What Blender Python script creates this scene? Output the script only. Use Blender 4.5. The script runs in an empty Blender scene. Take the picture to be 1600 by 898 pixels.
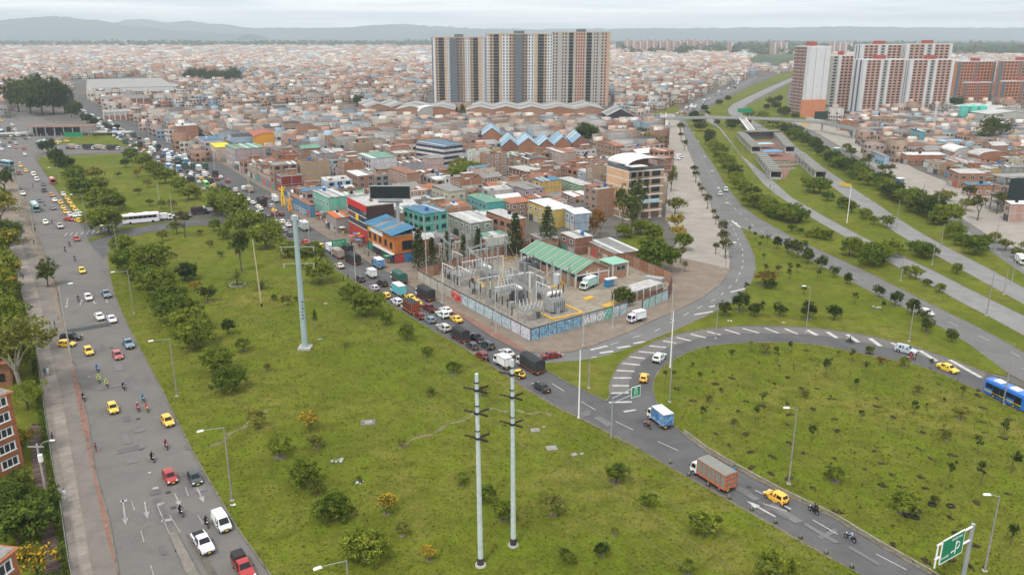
import bpy,bmesh,math,random
import numpy as np
from mathutils import Vector,Matrix
sc = bpy.context.scene
# ------------------------------------------------------------------ camera, sky, sun, exposure
H = 66.0; FPX = 1270.0; TH = math.radians(17.3); CT,ST = math.cos(TH),math.sin(TH)
cam_d = bpy.data.cameras.new("camera"); cam = bpy.data.objects.new("camera",cam_d); sc.collection.objects.link(cam)
cam.location = (0,0,H); cam.rotation_euler = (math.radians(90)-TH,0,0)
cam_d.sensor_fit = 'HORIZONTAL'; cam_d.sensor_width = 36; cam_d.lens = FPX*36/1600
cam_d.clip_start = 1; cam_d.clip_end = 60000
sc.camera = cam
SUN_EL,SUN_AZ = 58.0,205.0          # azimuth clockwise from +Y
w = bpy.data.worlds.new("World"); sc.world = w; w.use_nodes = True
nt = w.node_tree; nt.nodes.clear()
def N(t,**k):
    n = nt.nodes.new(t)
    for a,b in k.items(): setattr(n,a,b)
    return n
wo = N('ShaderNodeOutputWorld'); bg = N('ShaderNodeBackground'); bg.inputs[1].default_value = 0.072
sky = N('ShaderNodeTexSky',sky_type='NISHITA'); sky.sun_disc = False
sky.sun_elevation = math.radians(SUN_EL); sky.sun_rotation = math.radians(SUN_AZ)
tc = N('ShaderNodeTexCoord'); mp = N('ShaderNodeMapping'); mp.inputs['Scale'].default_value = (1,1,24.0)
nz = N('ShaderNodeTexNoise'); nz.inputs['Scale'].default_value = 2.6; nz.inputs['Detail'].default_value = 6; nz.inputs['Roughness'].default_value = .55
nz2 = N('ShaderNodeTexNoise'); nz2.inputs['Scale'].default_value = 4.2; nz2.inputs['Detail'].default_value = 5
mr = N('ShaderNodeMapRange'); mr.inputs[1].default_value = .30; mr.inputs[2].default_value = .62; mr.inputs[3].default_value = .74; mr.inputs[4].default_value = 1.0
cr = N('ShaderNodeValToRGB'); cr.color_ramp.elements[0].position = .38; cr.color_ramp.elements[0].color = (8.6,9.4,10.2,1)
cr.color_ramp.elements[1].position = .58; cr.color_ramp.elements[1].color = (13.2,13.1,12.9,1)
mx = N('ShaderNodeMix',data_type='RGBA')
L = nt.links.new
L(tc.outputs['Generated'],mp.inputs[0]); L(mp.outputs[0],nz.inputs[0]); L(mp.outputs[0],nz2.inputs[0])
L(nz.outputs[0],mr.inputs[0]); L(mr.outputs[0],mx.inputs[0]); L(sky.outputs[0],mx.inputs[6])
L(nz2.outputs[0],cr.inputs[0]); L(cr.outputs[0],mx.inputs[7]); L(mx.outputs[2],bg.inputs[0]); L(bg.outputs[0],wo.inputs[0])
sl = bpy.data.lights.new("sun",'SUN'); sl.energy = 1.5; sl.angle = math.radians(10); sl.color = (1,.95,.88)
sun = bpy.data.objects.new("sun",sl); sc.collection.objects.link(sun)
_a,_e = math.radians(SUN_AZ),math.radians(SUN_EL)
sdir = Vector((math.sin(_a)*math.cos(_e),math.cos(_a)*math.cos(_e),math.sin(_e)))
sun.rotation_euler = sdir.to_track_quat('Z','Y').to_euler(); sun.location = (0,0,300)
sc.view_settings.view_transform = 'Standard'; sc.view_settings.look = 'None'
sc.view_settings.exposure = 0.80; sc.view_settings.gamma = 1
sc.render.engine = 'CYCLES'
sc.cycles.use_denoising = True
try: sc.cycles.denoiser = 'OPENIMAGEDENOISE'
except Exception: pass
sc.cycles.max_bounces = 5; sc.cycles.diffuse_bounces = 3; sc.cycles.glossy_bounces = 2; sc.cycles.transmission_bounces = 2
sc.cycles.transparent_max_bounces = 6; sc.cycles.volume_bounces = 0
# ------------------------------------------------------------------ helpers
R = random.Random(7)
COL = sc.collection
def G(px,py,z=0.0):                 # a point of the photograph's ground -> the place where it stands
    u = (px-800)/FPX; v = (449-py)/FPX
    t = (H-z)/(ST-v*CT)
    return (u*t,(CT+v*ST)*t)
def hgt(px,py,pyt):                 # height of a vertical thing standing at (px, py) whose top shows at pyt
    y = G(px,py)[1]; v = (449-pyt)/FPX
    return H+y*(v*CT-ST)/(CT+v*ST)
def proj(x,y,z=0):
    d = y*CT-(z-H)*ST; up = y*ST+(z-H)*CT
    return (800+FPX*x/d,449-FPX*up/d)
def sl_(c): return c/12.92 if c <= .04045 else ((c+.055)/1.055) ** 2.4
def C(h): return tuple(sl_(int(h[i:i+2],16)/255) for i in (0,2,4))
class MB:
    def __init__(s): s.v = []; s.f = []; s.m = []
    def poly(s,pts,m=0):
        i = len(s.v); s.v += [tuple(p) for p in pts]; s.f.append(tuple(range(i,i+len(pts)))); s.m.append(m); return s
    def box(s,c,d,m=0,rz=0,tx=1,ty=1):          # centre, size; top scaled by tx, ty
        i = len(s.v); ca,sa = math.cos(rz),math.sin(rz)
        for z,kx,ky in ((-.5,1,1),(.5,tx,ty)):
            for x,y in ((-.5,-.5),(.5,-.5),(.5,.5),(-.5,.5)):
                X,Y = x*d[0]*kx,y*d[1]*ky
                s.v.append((c[0]+X*ca-Y*sa,c[1]+X*sa+Y*ca,c[2]+z*d[2]))
        for q in ((3,2,1,0),(4,5,6,7),(0,1,5,4),(1,2,6,5),(2,3,7,6),(3,0,4,7)):
            s.f.append(tuple(i+k for k in q)); s.m.append(m)
        return s
    def bx(s,x0,y0,z0,x1,y1,z1,m=0):
        return s.box(((x0+x1)/2,(y0+y1)/2,(z0+z1)/2),(abs(x1-x0),abs(y1-y0),abs(z1-z0)),m)
    def prism(s,p,z0,z1,m=0,mt=None):
        i = len(s.v); n = len(p)
        a = sum(p[k][0]*p[(k+1) % n][1]-p[(k+1) % n][0]*p[k][1] for k in range(n))
        if a < 0: p = p[::-1]
        s.v += [(q[0],q[1],z0) for q in p]+[(q[0],q[1],z1) for q in p]
        s.f.append(tuple(range(i+n,i+2*n))); s.m.append(m if mt is None else mt)
        for k in range(n):
            s.f.append((i+k,i+(k+1) % n,i+n+(k+1) % n,i+n+k)); s.m.append(m)
        return s
    def sheet(s,p,z,m=0):
        n = len(p); a = sum(p[k][0]*p[(k+1) % n][1]-p[(k+1) % n][0]*p[k][1] for k in range(n))
        if a < 0: p = p[::-1]
        return s.poly([(q[0],q[1],z) for q in p],m)
    def tube(s,p,q,r0,r1=None,n=6,m=0,cap=True):
        r1 = r0 if r1 is None else r1
        p = Vector(p); q = Vector(q); d = (q-p)
        if d.length < 1e-6: return s
        d.normalize(); a = d.orthogonal().normalized(); b = d.cross(a); i = len(s.v)
        for o,r in ((p,r0),(q,r1)):
            for k in range(n):
                t = 2*math.pi*k/n; s.v.append(tuple(o+a*(r*math.cos(t))+b*(r*math.sin(t))))
        for k in range(n):
            s.f.append((i+k,i+(k+1) % n,i+n+(k+1) % n,i+n+k)); s.m.append(m)
        if cap:
            s.f.append(tuple(range(i+n-1,i-1,-1))); s.m.append(m); s.f.append(tuple(range(i+n,i+2*n))); s.m.append(m)
        return s
    def path(s,pts,r,n=5,m=0):
        for a,b in zip(pts,pts[1:]): s.tube(a,b,r,r,n,m,True)
        return s
    def ball(s,c,r,nu=8,nv=5,m=0):
        if not hasattr(r,'__len__'): r = (r,r,r)
        i = len(s.v)
        for j in range(nv+1):
            ph = math.pi*j/nv
            for k in range(nu):
                t = 2*math.pi*k/nu
                s.v.append((c[0]+r[0]*math.sin(ph)*math.cos(t),c[1]+r[1]*math.sin(ph)*math.sin(t),c[2]+r[2]*math.cos(ph)))
        for j in range(nv):
            for k in range(nu):
                s.f.append((i+j*nu+k,i+(j+1)*nu+k,i+(j+1)*nu+(k+1) % nu,i+j*nu+(k+1) % nu)); s.m.append(m)
        return s
    def add(s,o,off=(0,0,0),rz=0,sc_=1):
        i = len(s.v); ca,sa = math.cos(rz),math.sin(rz)
        s.v += [(off[0]+(x*ca-y*sa)*sc_,off[1]+(x*sa+y*ca)*sc_,off[2]+z*sc_) for x,y,z in o.v]
        s.f += [tuple(i+k for k in f) for f in o.f]; s.m += o.m; return s
    def mesh(s,name,mats,smooth=False):
        me = bpy.data.meshes.new(name); me.from_pydata(s.v,[],s.f)
        for q in (mats if isinstance(mats,(list,tuple)) else [mats]): me.materials.append(q)
        me.polygons.foreach_set('material_index',s.m)
        if smooth: me.polygons.foreach_set('use_smooth',[True]*len(s.f))
        me.update(); return me
    def build(s,name,mats,parent=None,loc=(0,0,0),rz=0,smooth=False,color=None):
        return ob(name,s.mesh(name,mats,smooth),parent,loc,rz,color=color)
def ob(name,me,parent=None,loc=(0,0,0),rz=0,scale=None,color=None,rot=None):
    o = bpy.data.objects.new(name,me); COL.objects.link(o)
    if parent: o.parent = parent
    o.location = loc
    if rot: o.rotation_euler = rot
    elif rz: o.rotation_euler = (0,0,rz)
    if scale is not None: o.scale = scale if hasattr(scale,'__len__') else (scale,)*3
    if color is not None: o.color = (*color[:3],1)
    return o
THINGS = []                           # [object, words on its look, full label or None]
def reg(o,look,cat,group=None,label=None):
    o['category'] = cat
    if group: o['group'] = group
    THINGS.append([o,look,label]); return o
def thing(name,look,cat,loc=(0,0,0),rz=0,group=None,label=None):
    o = bpy.data.objects.new(name,None); COL.objects.link(o); o.empty_display_size = .5
    o.location = loc if len(loc) == 3 else (*loc,0); o.rotation_euler = (0,0,rz)
    return reg(o,look,cat,group,label)
def struct(o,label=None,kind='structure'):
    o['kind'] = kind
    if label: o['label'] = label
    return o
def copy_thing(src,loc,rz,look,label=None,color=None,scale=None):
    r = src.copy(); COL.objects.link(r); r.location = loc if len(loc) == 3 else (*loc,0); r.rotation_euler = (0,0,rz)
    if scale: r.scale = (scale,)*3
    for k in src.children:
        c = k.copy(); COL.objects.link(c); c.parent = r
        if color is not None and k.get('paint'): c.color = (*color,1)
        for g in k.children:
            d = g.copy(); COL.objects.link(d); d.parent = c
    THINGS.append([r,look,label]); return r
# ------------------------------------------------------------------ materials
MATS = {}
def M(name,col,rough=.8,var=.18,sc1=.35,sc2=3.0,metal=0,spec=.3,src='rgb',col2=None,bump=0,tint=.0,detail=4,streak=1):
    """procedural surface: colour (fixed, object colour or face colour) worn by two noises"""
    if name in MATS: return MATS[name]
    m = bpy.data.materials.new(name); m.use_nodes = True; t = m.node_tree; b = t.nodes['Principled BSDF']
    b.inputs['Roughness'].default_value = rough; b.inputs['Metallic'].default_value = metal
    b.inputs['Specular IOR Level'].default_value = spec
    geo = t.nodes.new('ShaderNodeNewGeometry')
    n1 = t.nodes.new('ShaderNodeTexNoise'); n1.inputs['Scale'].default_value = sc1; n1.inputs['Detail'].default_value = detail; n1.inputs['Roughness'].default_value = .6
    n2 = t.nodes.new('ShaderNodeTexNoise'); n2.inputs['Scale'].default_value = sc2; n2.inputs['Detail'].default_value = 3
    for n,k in ((n1,streak),(n2,1)):
        q = t.nodes.new('ShaderNodeMapping'); q.inputs['Scale'].default_value = (1,1,k); t.links.new(geo.outputs['Position'],q.inputs[0]); t.links.new(q.outputs[0],n.inputs['Vector'])
    mul = t.nodes.new('ShaderNodeMath'); mul.operation = 'ADD'
    t.links.new(n1.outputs[0],mul.inputs[0]); t.links.new(n2.outputs[0],mul.inputs[1])
    mrn = t.nodes.new('ShaderNodeMapRange'); mrn.inputs[1].default_value = .65; mrn.inputs[2].default_value = 1.35
    mrn.inputs[3].default_value = 1-var; mrn.inputs[4].default_value = 1+var
    t.links.new(mul.outputs[0],mrn.inputs[0])
    if src == 'rgb':
        rg = t.nodes.new('ShaderNodeRGB'); rg.outputs[0].default_value = (*col,1); co = rg.outputs[0]
    elif src == 'obj': co = t.nodes.new('ShaderNodeObjectInfo').outputs['Color']
    else:
        at = t.nodes.new('ShaderNodeAttribute'); at.attribute_name = 'Col'; co = at.outputs['Color']
    if col2 is not None:
        mi = t.nodes.new('ShaderNodeMix'); mi.data_type = 'RGBA'; mi.inputs[7].default_value = (*col2,1)
        rm = t.nodes.new('ShaderNodeMapRange'); rm.inputs[1].default_value = .42; rm.inputs[2].default_value = .62
        t.links.new(n1.outputs[0],rm.inputs[0]); t.links.new(rm.outputs[0],mi.inputs[0]); t.links.new(co,mi.inputs[6]); co = mi.outputs[2]
    if tint:
        oi = t.nodes.new('ShaderNodeObjectInfo'); hs = t.nodes.new('ShaderNodeHueSaturation')
        r1 = t.nodes.new('ShaderNodeMapRange'); r1.inputs[3].default_value = 1-tint; r1.inputs[4].default_value = 1+tint
        t.links.new(oi.outputs['Random'],r1.inputs[0]); t.links.new(r1.outputs[0],hs.inputs['Value'])
        r2 = t.nodes.new('ShaderNodeMapRange'); r2.inputs[3].default_value = .5+.04*tint; r2.inputs[4].default_value = .5-.06*tint
        t.links.new(oi.outputs['Random'],r2.inputs[0]); t.links.new(r2.outputs[0],hs.inputs['Hue'])
        t.links.new(co,hs.inputs['Color']); co = hs.outputs[0]
    vm = t.nodes.new('ShaderNodeVectorMath'); vm.operation = 'SCALE'
    t.links.new(co,vm.inputs[0]); t.links.new(mrn.outputs[0],vm.inputs['Scale']); t.links.new(vm.outputs[0],b.inputs['Base Color'])
    if bump:
        bp = t.nodes.new('ShaderNodeBump'); bp.inputs['Strength'].default_value = bump; bp.inputs['Distance'].default_value = .1
        t.links.new(n2.outputs[0],bp.inputs['Height']); t.links.new(bp.outputs[0],b.inputs['Normal'])
    MATS[name] = m; return m
glass = M('window_glass',(.025,.03,.036),.12,.5,1.2,.4,spec=.6)
carglass = M('car_glass',(.012,.015,.019),.12,.2,spec=.28)
paint = M('car_paint',None,.28,.07,.8,4,spec=.5,src='obj')
black = M('black_plastic',(.018,.018,.019),.55,.2)
rubber = M('rubber',(.017,.017,.017),.85,.2)
rimm = M('wheel_rim',(.38,.38,.39),.35,.1,metal=.7)
whitep = M('white_paint',(.74,.74,.73),.45,.06,.5,5)
lampw = M('lamp_lens',(.8,.8,.78),.15,.03,spec=.6)
lampr = M('red_lens',(.42,.015,.012),.25,.05)
platey = M('plate_yellow',(.75,.50,.04),.5,.05)
steel = M('galvanised_steel',(.33,.35,.35),.45,.14,.6,4,metal=.25)
conc = M('concrete',(.36,.35,.32),.9,.22,.25,2.5)
concd = M('weathered_concrete',(.25,.24,.22),.92,.3,.3,2)
objpaint = M('painted_wall',None,.85,.34,.55,2.4,src='obj',streak=.22)
facepaint = M('face_paint',None,.85,.32,.12,1.1,src='attr',streak=.5)
# ------------------------------------------------------------------ ground plan (outlines in metres, measured off the ground plane)
def P(*pts): return [G(a,b) for a,b in pts]
def groundmat(name,cols,scales,rough=.95,fine=.12,bump=.3):
    m = bpy.data.materials.new(name); m.use_nodes = True; t = m.node_tree; b = t.nodes['Principled BSDF']
    b.inputs['Roughness'].default_value = rough; b.inputs['Specular IOR Level'].default_value = .04
    geo = t.nodes.new('ShaderNodeNewGeometry'); co = None
    for i,(c,s) in enumerate(zip(cols[1:],scales)):
        n = t.nodes.new('ShaderNodeTexNoise'); n.inputs['Scale'].default_value = s; n.inputs['Detail'].default_value = 8; n.inputs['Roughness'].default_value = .65
        n.inputs['Distortion'].default_value = .4
        mpn = t.nodes.new('ShaderNodeMapping'); mpn.inputs['Location'].default_value = (i*37.1,i*11.3,0)
        t.links.new(geo.outputs['Position'],mpn.inputs[0]); t.links.new(mpn.outputs[0],n.inputs['Vector'])
        r = t.nodes.new('ShaderNodeMapRange'); r.inputs[1].default_value = .44; r.inputs[2].default_value = .64
        t.links.new(n.outputs[0],r.inputs[0])
        mi = t.nodes.new('ShaderNodeMix'); mi.data_type = 'RGBA'; mi.inputs[7].default_value = (*c,1)
        if co is None: mi.inputs[6].default_value = (*cols[0],1)
        else: t.links.new(co,mi.inputs[6])
        t.links.new(r.outputs[0],mi.inputs[0]); co = mi.outputs[2]
    n = t.nodes.new('ShaderNodeTexNoise'); n.inputs['Scale'].default_value = 2.6; n.inputs['Detail'].default_value = 6; n.inputs['Roughness'].default_value = .7
    t.links.new(geo.outputs['Position'],n.inputs['Vector'])
    r = t.nodes.new('ShaderNodeMapRange'); r.inputs[1].default_value = .3; r.inputs[2].default_value = .7; r.inputs[3].default_value = 1-fine; r.inputs[4].default_value = 1+fine
    t.links.new(n.outputs[0],r.inputs[0])
    vm = t.nodes.new('ShaderNodeVectorMath'); vm.operation = 'SCALE'
    t.links.new(co,vm.inputs[0]); t.links.new(r.outputs[0],vm.inputs['Scale']); t.links.new(vm.outputs[0],b.inputs['Base Color'])
    bp = t.nodes.new('ShaderNodeBump'); bp.inputs['Strength'].default_value = bump; bp.inputs['Distance'].default_value = .15
    t.links.new(n.outputs[0],bp.inputs['Height']); t.links.new(bp.outputs[0],b.inputs['Normal'])
    return m
grassm = groundmat('lawn_grass',[(0.093,0.116,0.012),(0.134,0.138,0.020),(0.065,0.094,0.008),(0.162,0.148,0.032),(0.106,0.140,0.011),(0.082,0.094,0.012)],[.022,.06,.035,.13,.30],fine=.30,bump=.5)
grassy = groundmat('verge_grass',[(0.093,0.112,0.012),(0.148,0.132,0.023),(0.068,0.091,0.009)],[.06,.12],fine=.28,bump=.4)
roadA = groundmat('worn_asphalt',[(0.144,0.138,0.131),(0.169,0.160,0.150),(0.123,0.119,0.115),(0.156,0.146,0.131)],[.05,.11,.3],fine=.07,bump=.1)
roadD = groundmat('dark_asphalt',[(0.104,0.104,0.104),(0.121,0.120,0.117),(0.088,0.088,0.091)],[.05,.14],fine=.08,bump=.1)
roadB = groundmat('pale_asphalt',[(0.150,0.148,0.144),(0.173,0.171,0.164),(0.135,0.133,0.130)],[.04,.12],fine=.07,bump=.1)
slabm = groundmat('busway_concrete',[(0.210,0.208,0.202),(0.235,0.231,0.223),(0.185,0.182,0.175)],[.05,.2],fine=.06,bump=.1)
pavem = groundmat('plaza_concrete',[(0.288,0.262,0.230),(0.328,0.298,0.259),(0.255,0.229,0.202)],[.04,.15],fine=.08,bump=.1)
sidem = groundmat('sidewalk_concrete',[(0.202,0.166,0.133),(0.234,0.193,0.155),(0.165,0.135,0.108)],[.08,.3],fine=.1,bump=.2)
dirtm = groundmat('bare_soil',[(.15,.125,.095),(.20,.175,.14),(.11,.095,.075)],[.1,.4],fine=.15)
soilm = groundmat('dark_soil',[(.030,.022,.015),(.055,.040,.026)],[.8],fine=.3)
brickp = groundmat('red_paver',[(0.227,0.122,0.097),(0.260,0.151,0.122),(0.185,0.101,0.084)],[.3,.9],fine=.12)
cityg = groundmat('city_ground',[(0.120,0.111,0.099),(0.144,0.135,0.120),(0.093,0.087,0.078)],[.02,.06],fine=.12)
fieldm = groundmat('far_fields',[(.065,.085,.035),(.10,.12,.045),(.04,.055,.03)],[.0012,.003],fine=.2)
hillm = groundmat('hill_forest',[(.05,.075,.05),(.075,.10,.06),(.035,.055,.04)],[.0006,.002],fine=.2)
kerbm = M('kerb_concrete',(.15,.13,.105),.95,.5,.35,2)
linem = M('road_paint',(.42,.41,.39),.7,.34,.8,2.6)
fadem = M('worn_road_paint',(.28,.27,.26),.8,.4,.8,2.6)

o = MB().sheet([(-16000,-900),(16000,-900),(16000,26000),(-16000,26000)],0).build('ground',cityg); struct(o,'pale dusty city ground running out to the horizon')
LV = [0.02]
def road(name,pts,m,label=None):
    LV[0] += .006
    return struct(MB().sheet(P(*pts),LV[0]).build(name,m),label)
def slabp(name,pts,z,m,label=None,mt=None):
    return struct(MB().prism(P(*pts),-.05,z,0).build(name,m),label)
def kerb(pts,wd=.22,z=.17,name='kerb',m=None,parent=None):
    mb = MB(); w_ = P(*pts)
    for a,b in zip(w_,w_[1:]):
        dx,dy = b[0]-a[0],b[1]-a[1]; l = math.hypot(dx,dy); 
        if l < .01: continue
        mb.box(((a[0]+b[0])/2,(a[1]+b[1])/2,z/2),(l+.05,wd,z),0,math.atan2(dy,dx))
    return struct(mb.build(name,m or kerbm,parent))
# ---- outlines
A_L = [(215,985),(185.5,898),(169.6,808),(148,734),(138,660),(122.5,596),(111,551),(97,496),(90,439),(64,378),(53,345),(42,311),(20,270),(-30,235),(-60,215)]
A_R = [(475,985),(422.6,898),(369.6,824),(324.6,747),(298,700),(250.5,604),(211.5,532),(192,493),(178,457),(172.5,437),(167,400),(150,380),(136,368),(122.5,347.5),(92,303),(72,275),(56,253),(50,238),(62,222)]
D_L = [(1450,960),(1345,898),(1300,874),(1218,828),(1145.6,787),(1073,745.5),(1000,703),(944.5,674),(900,651),(867,636),(816,605),(767,571),(718,540),(660,507),(620,482),(567,447),(523.6,421),(480,394),(456,376),(423,356),(407,342.6),(365,319),(345,308),(320,296),(289,273),(239,248),(205,227),(180,210),(150,190),(120,172),(95,155)]
D_RN = [(1550,960),(1445.6,893),(1373,852),(1300,808),(1218,769),(1155,735),(1102,704.5),(1065.5,677),(1049,662)]
D_RF = [(834,551),(814,547),(771,525),(727,496),(680,469),(636,443),(598.5,422),(567,405),(553,396),(510,371),(485,354),(460,335),(440,316),(422,301),(391,283),(350,258),(310,235),(270,214),(235,197),(200,182),(170,167),(140,152)]
ISL_B = [(847,576),(865,585),(900,605),(948,627)]
LOOP_O = [(948,627),(953,618),(952,602),(958,587),(967,569),(989,551),(1025,533),(1060,522),(1100,514.5),(1145,510),(1189.5,509),(1250,511),(1294.5,515),(1361,525.6),(1428,542),(1495,564.6),(1539.5,582),(1590,602),(1680,640)]
LOOP_I = [(1700,700),(1600,645),(1573,634),(1517,605),(1473,585),(1428,569),(1361,556),(1294.5,542),(1250,536),(1195,535),(1145,537),(1100,542),(1073.7,551),(1047,565),(1029,580),(1021,593.5),(1020,609),(1024,625),(1033,643),(1049,662)]
SLIP_O = [(1112,325),(1127,358),(1136,378),(1141,409),(1139,424.6),(1126,444.6),(1094.5,467),(1050,489),(1029,497),(982.5,519),(936,537),(893,550),(860,553),(834,551)]
SLIP_I = [(847,576),(851.5,568),(900,564.6),(944.5,557),(989,542),(1007,535.6),(1056,515.6),(1089,501),(1117,487),(1141,473.6),(1162,455),(1174.7,440),(1181,420),(1179,402),(1170,380),(1157,356)]
R1_L = [(1157,356),(1206,374),(1239,393),(1273,411),(1300,424.6),(1344.5,448),(1389,470),(1433.6,491),(1478,516),(1514,538),(1573,582),(1680,640)]
R1_R = [(1700,600),(1600,551),(1574,536),(1523,509),(1478,487),(1411,453.6),(1367,431),(1300,400),(1250.5,378),(1183.6,340),(1160,322.5),(1132,287),(1112,253.5),(1089,220),(1075,195),(1066,178)]
PL_R = [(1050,178),(1062,190),(1068,205),(1074,231),(1083,253.5),(1098,291),(1112,325)]
B1_L = [(1105,190),(1123.5,201),(1143.5,226),(1174.7,266),(1192.5,288),(1215,306),(1246,326),(1273,344),(1300,359),(1349,387),(1387,409),(1418,427),(1456,447),(1500,472),(1545,495),(1600,525),(1700,575)]
B1_R = [(1700,543),(1600,493.7),(1545,467),(1500,444.7),(1456,422),(1396,394.6),(1349,371),(1301.7,346),(1237,309),(1206,281),(1157,242),(1132.4,208),(1119,192),(1105,178),(1098,168)]
B2_L = [(1700,527),(1600,476),(1567,458),(1522.7,433.5),(1478,408),(1433.6,384),(1400,364.5),(1364.6,340),(1344.5,326),(1317,305),(1286,280),(1235,241),(1206,218),(1183.6,203.5),(1165,192),(1140,179)]
B2_R = [(1155,176),(1179,190),(1206,206),(1246,231),(1273,253),(1313,280),(1335.6,296),(1378,324),(1396,337),(1429,358),(1460,376),(1500,397),(1545,420),(1600,450),(1700,500)]
R2_L = [(1700,495),(1600,429),(1567,407),(1523,376),(1487,350),(1453.7,326),(1425,308),(1380,283),(1326,250),(1266,215),(1230,198),(1200,187),(1170,178)]
R2_R = [(1185,172),(1210,180),(1245,194),(1280,210),(1335,242),(1380,270),(1422.5,296),(1467,322),(1491.5,336),(1514,349),(1545,369),(1576,387),(1600,400),(1700,462)]
# ---- roads
ra = road('west_avenue',A_L+A_R[::-1],roadA,'broad worn asphalt avenue along the park')
rd = road('market_street',D_L+(D_RN+ISL_B[::-1]+D_RF)[::-1],roadD,'dark asphalt street packed with traffic')
road('junction_road',[(-60,215),(-60,165),(10,163),(60,183),(110,203),(122,222),(60,226),(50,240),(0,250)],roadA,'asphalt junction at the end of the avenue')
road('cross_road',[(45,242),(200,238),(212,231),(62,226)],roadA,'short cross road between two lawns')
road('link_road',[(162,405),(170,386),(195,372),(237,361.5),(300,352),(367,350),(420,357),(405,341),(367,340),(330,342),(278,346),(240,352),(195,361),(167,370),(139,380)],roadD,'curving link road between the two streets')
road('bus_lane',[(126,352),(137,372),(167,362),(195,351),(248,346.5),(278,343),(330,338.5),(385,335),(372,320),(335,327),(300,332),(240,339),(190,344),(155,353)],roadD,'lane with a queue of coaches beside the link road')
rl = road('loop_ramp',LOOP_O+LOOP_I,roadD,'loop ramp curving round the sapling lawn')
rs = road('slip_road',SLIP_O+SLIP_I,roadB,'slip road bending past the substation corner')
r1 = road('east_avenue',PL_R+[(1127,358)]+R1_L+R1_R,roadB,'grey avenue right of the plaza')
road('east_avenue_far',[(1050,178),(1062,172),(1100,153),(1150,133),(1180,120),(1186,121),(1165,134),(1122,156),(1085,178),(1066,178)],roadB,'far end of the grey avenue')
b1 = road('busway',B1_L+B1_R,slabm,'pale concrete busway left of the station')
b2 = road('busway',B2_L+B2_R,slabm,'pale concrete busway right of the station')
road('far_busway',[(1140,179),(1137,171),(1145,163),(1168,152),(1200,137.5),(1235,123),(1262,113),(1266,114),(1241,125.5),(1210,140),(1183,154),(1168,163),(1158,171),(1155,176)],slabm,'pale busway curving away past the towers')
r2 = road('service_road',R2_L+R2_R,roadB,'service road along the right-hand pavement')
# ---- lawns
lawns = {}
def lawn(key,pts,label,m=None,z=.14):
    lawns[key] = P(*pts); return slabp('lawn',pts,z,m or grassm,label)
lawn('park',[(475,985),(422.6,898),(369.6,824),(324.6,747),(298,700),(250.5,604),(211.5,532),(192,493),(178,457),(172.5,437),(168,410),(168,398),(173,388),(197,373),(237,363),(300,353.5),(367,351.5),(405,353),(423,359),(452,377)]+D_L[::-1][D_L[::-1].index((480,394)):]+[(1300,985)],'long park lawn with twin power poles and scattered trees')
lawn('upper',[(122.5,346),(152,350),(190,342),(240,337),(300,330),(335,324),(362,317),(345,309),(320,298),(289,276),(239,251),(205,240),(100,244),(58,246),(60,253),(74,275),(94,303)],'park lawn beyond the link road')
lawn('top',[(66,223),(120,213),(160,210),(186,213),(208,229),(130,226)],'small far lawn beside the canopy')
lawn('verge',[(140,379),(137,374),(167,364),(195,353),(248,348),(278,344.5),(330,340),(385,337),(330,341),(278,345.3),(240,351),(195,359),(167,368)],'narrow verge along the bus lane',grassy)
lawn('island',ISL_B+[(953,618),(952,602),(958,587),(967,569),(989,551),(1025,533),(1060,522),(1100,514.5),(1145,510),(1189.5,509),(1250,511),(1294.5,515),(1361,525.6),(1428,542),(1495,564.6),(1539.5,581),(1573,588)]+R1_L[::-1][1:]+SLIP_I[::-1][1:],'triangular lawn between the slip road and the grey avenue')
lawn('round',LOOP_I[1:]+D_RN[::-1]+[(1700,985),(1800,800),(1700,700)],'sapling lawn inside the loop ramp')
lawn('verge1',R1_R+B1_L,'planted verge between the grey avenue and the busway',grassm)
lawn('median',B1_R+[(1112,178),(1140,179)]+B2_L[::-1],'grass median round the bus station')
lawn('verge2',B2_R+R2_L,'tree planted verge right of the busways')
lawn('far',[(1092,178),(1124,160),(1168,138),(1212,119),(1240,108),(1260,110),(1200,136),(1168,151),(1144,162),(1136,171),(1138,178)],'far green verge beyond the footbridge')
lawn('far2',[(1162,172),(1172,163),(1186,156),(1215,142),(1236,128),(1228,150),(1232,168),(1262,186),(1240,192),(1200,180)],'far green verge below the grey tower')
lawn('field',[(1166,103),(1178,84),(1240,82),(1264,97),(1216,106)],'bright far field beyond the houses',fieldm)
lawn('tower',[(1014,181),(1012,168),(1062,165),(1058,176)],'small green plot left of the footbridge')
# ---- pavements
slabp('plaza',[(1136,378),(1127,358)]+PL_R[::-1]+[(1020,178),(1034,198),(1037,247),(1044,287),(1040,330),(1040,345),(1062,372),(1050,395),(1050,400),(1139,420),(1141,409)],.15,pavem,'pale concrete plaza beside the grey avenue')
slabp('substation_sidewalk',D_RF[::-1][D_RF[::-1].index((553,396)):]+SLIP_O[::-1][1:][:SLIP_O[::-1].index((1136,378))-0]+[(1045,395),(900,375),(760,392),(660,392),(617,400),(565,385)],.13,sidem,'worn sidewalk round the substation wall')
slabp('market_sidewalk',[(553,396),(510,371),(485,354),(460,335),(440,316),(422,301),(391,283),(350,258),(310,235),(270,214),(235,197),(200,182),(215,175),(300,215),(400,270),(440,290),(500,330),(565,380),(565,385)],.13,sidem,'busy sidewalk in front of the market shops')
slabp('east_pavement',R2_R+[(1760,440),(1640,345),(1540,300),(1480,285),(1433,266),(1388,240),(1345,222),(1310,195),(1250,178)],.13,pavem,'broad pavement in front of the low workshops')
slabp('dirt_strip',[(83.5,440),(67,445),(40,380),(28,330),(34,311),(42,311),(53,345),(64,378),(90,439),(97,496)],.1,dirtm,'bare soil strip beside the avenue')
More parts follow.
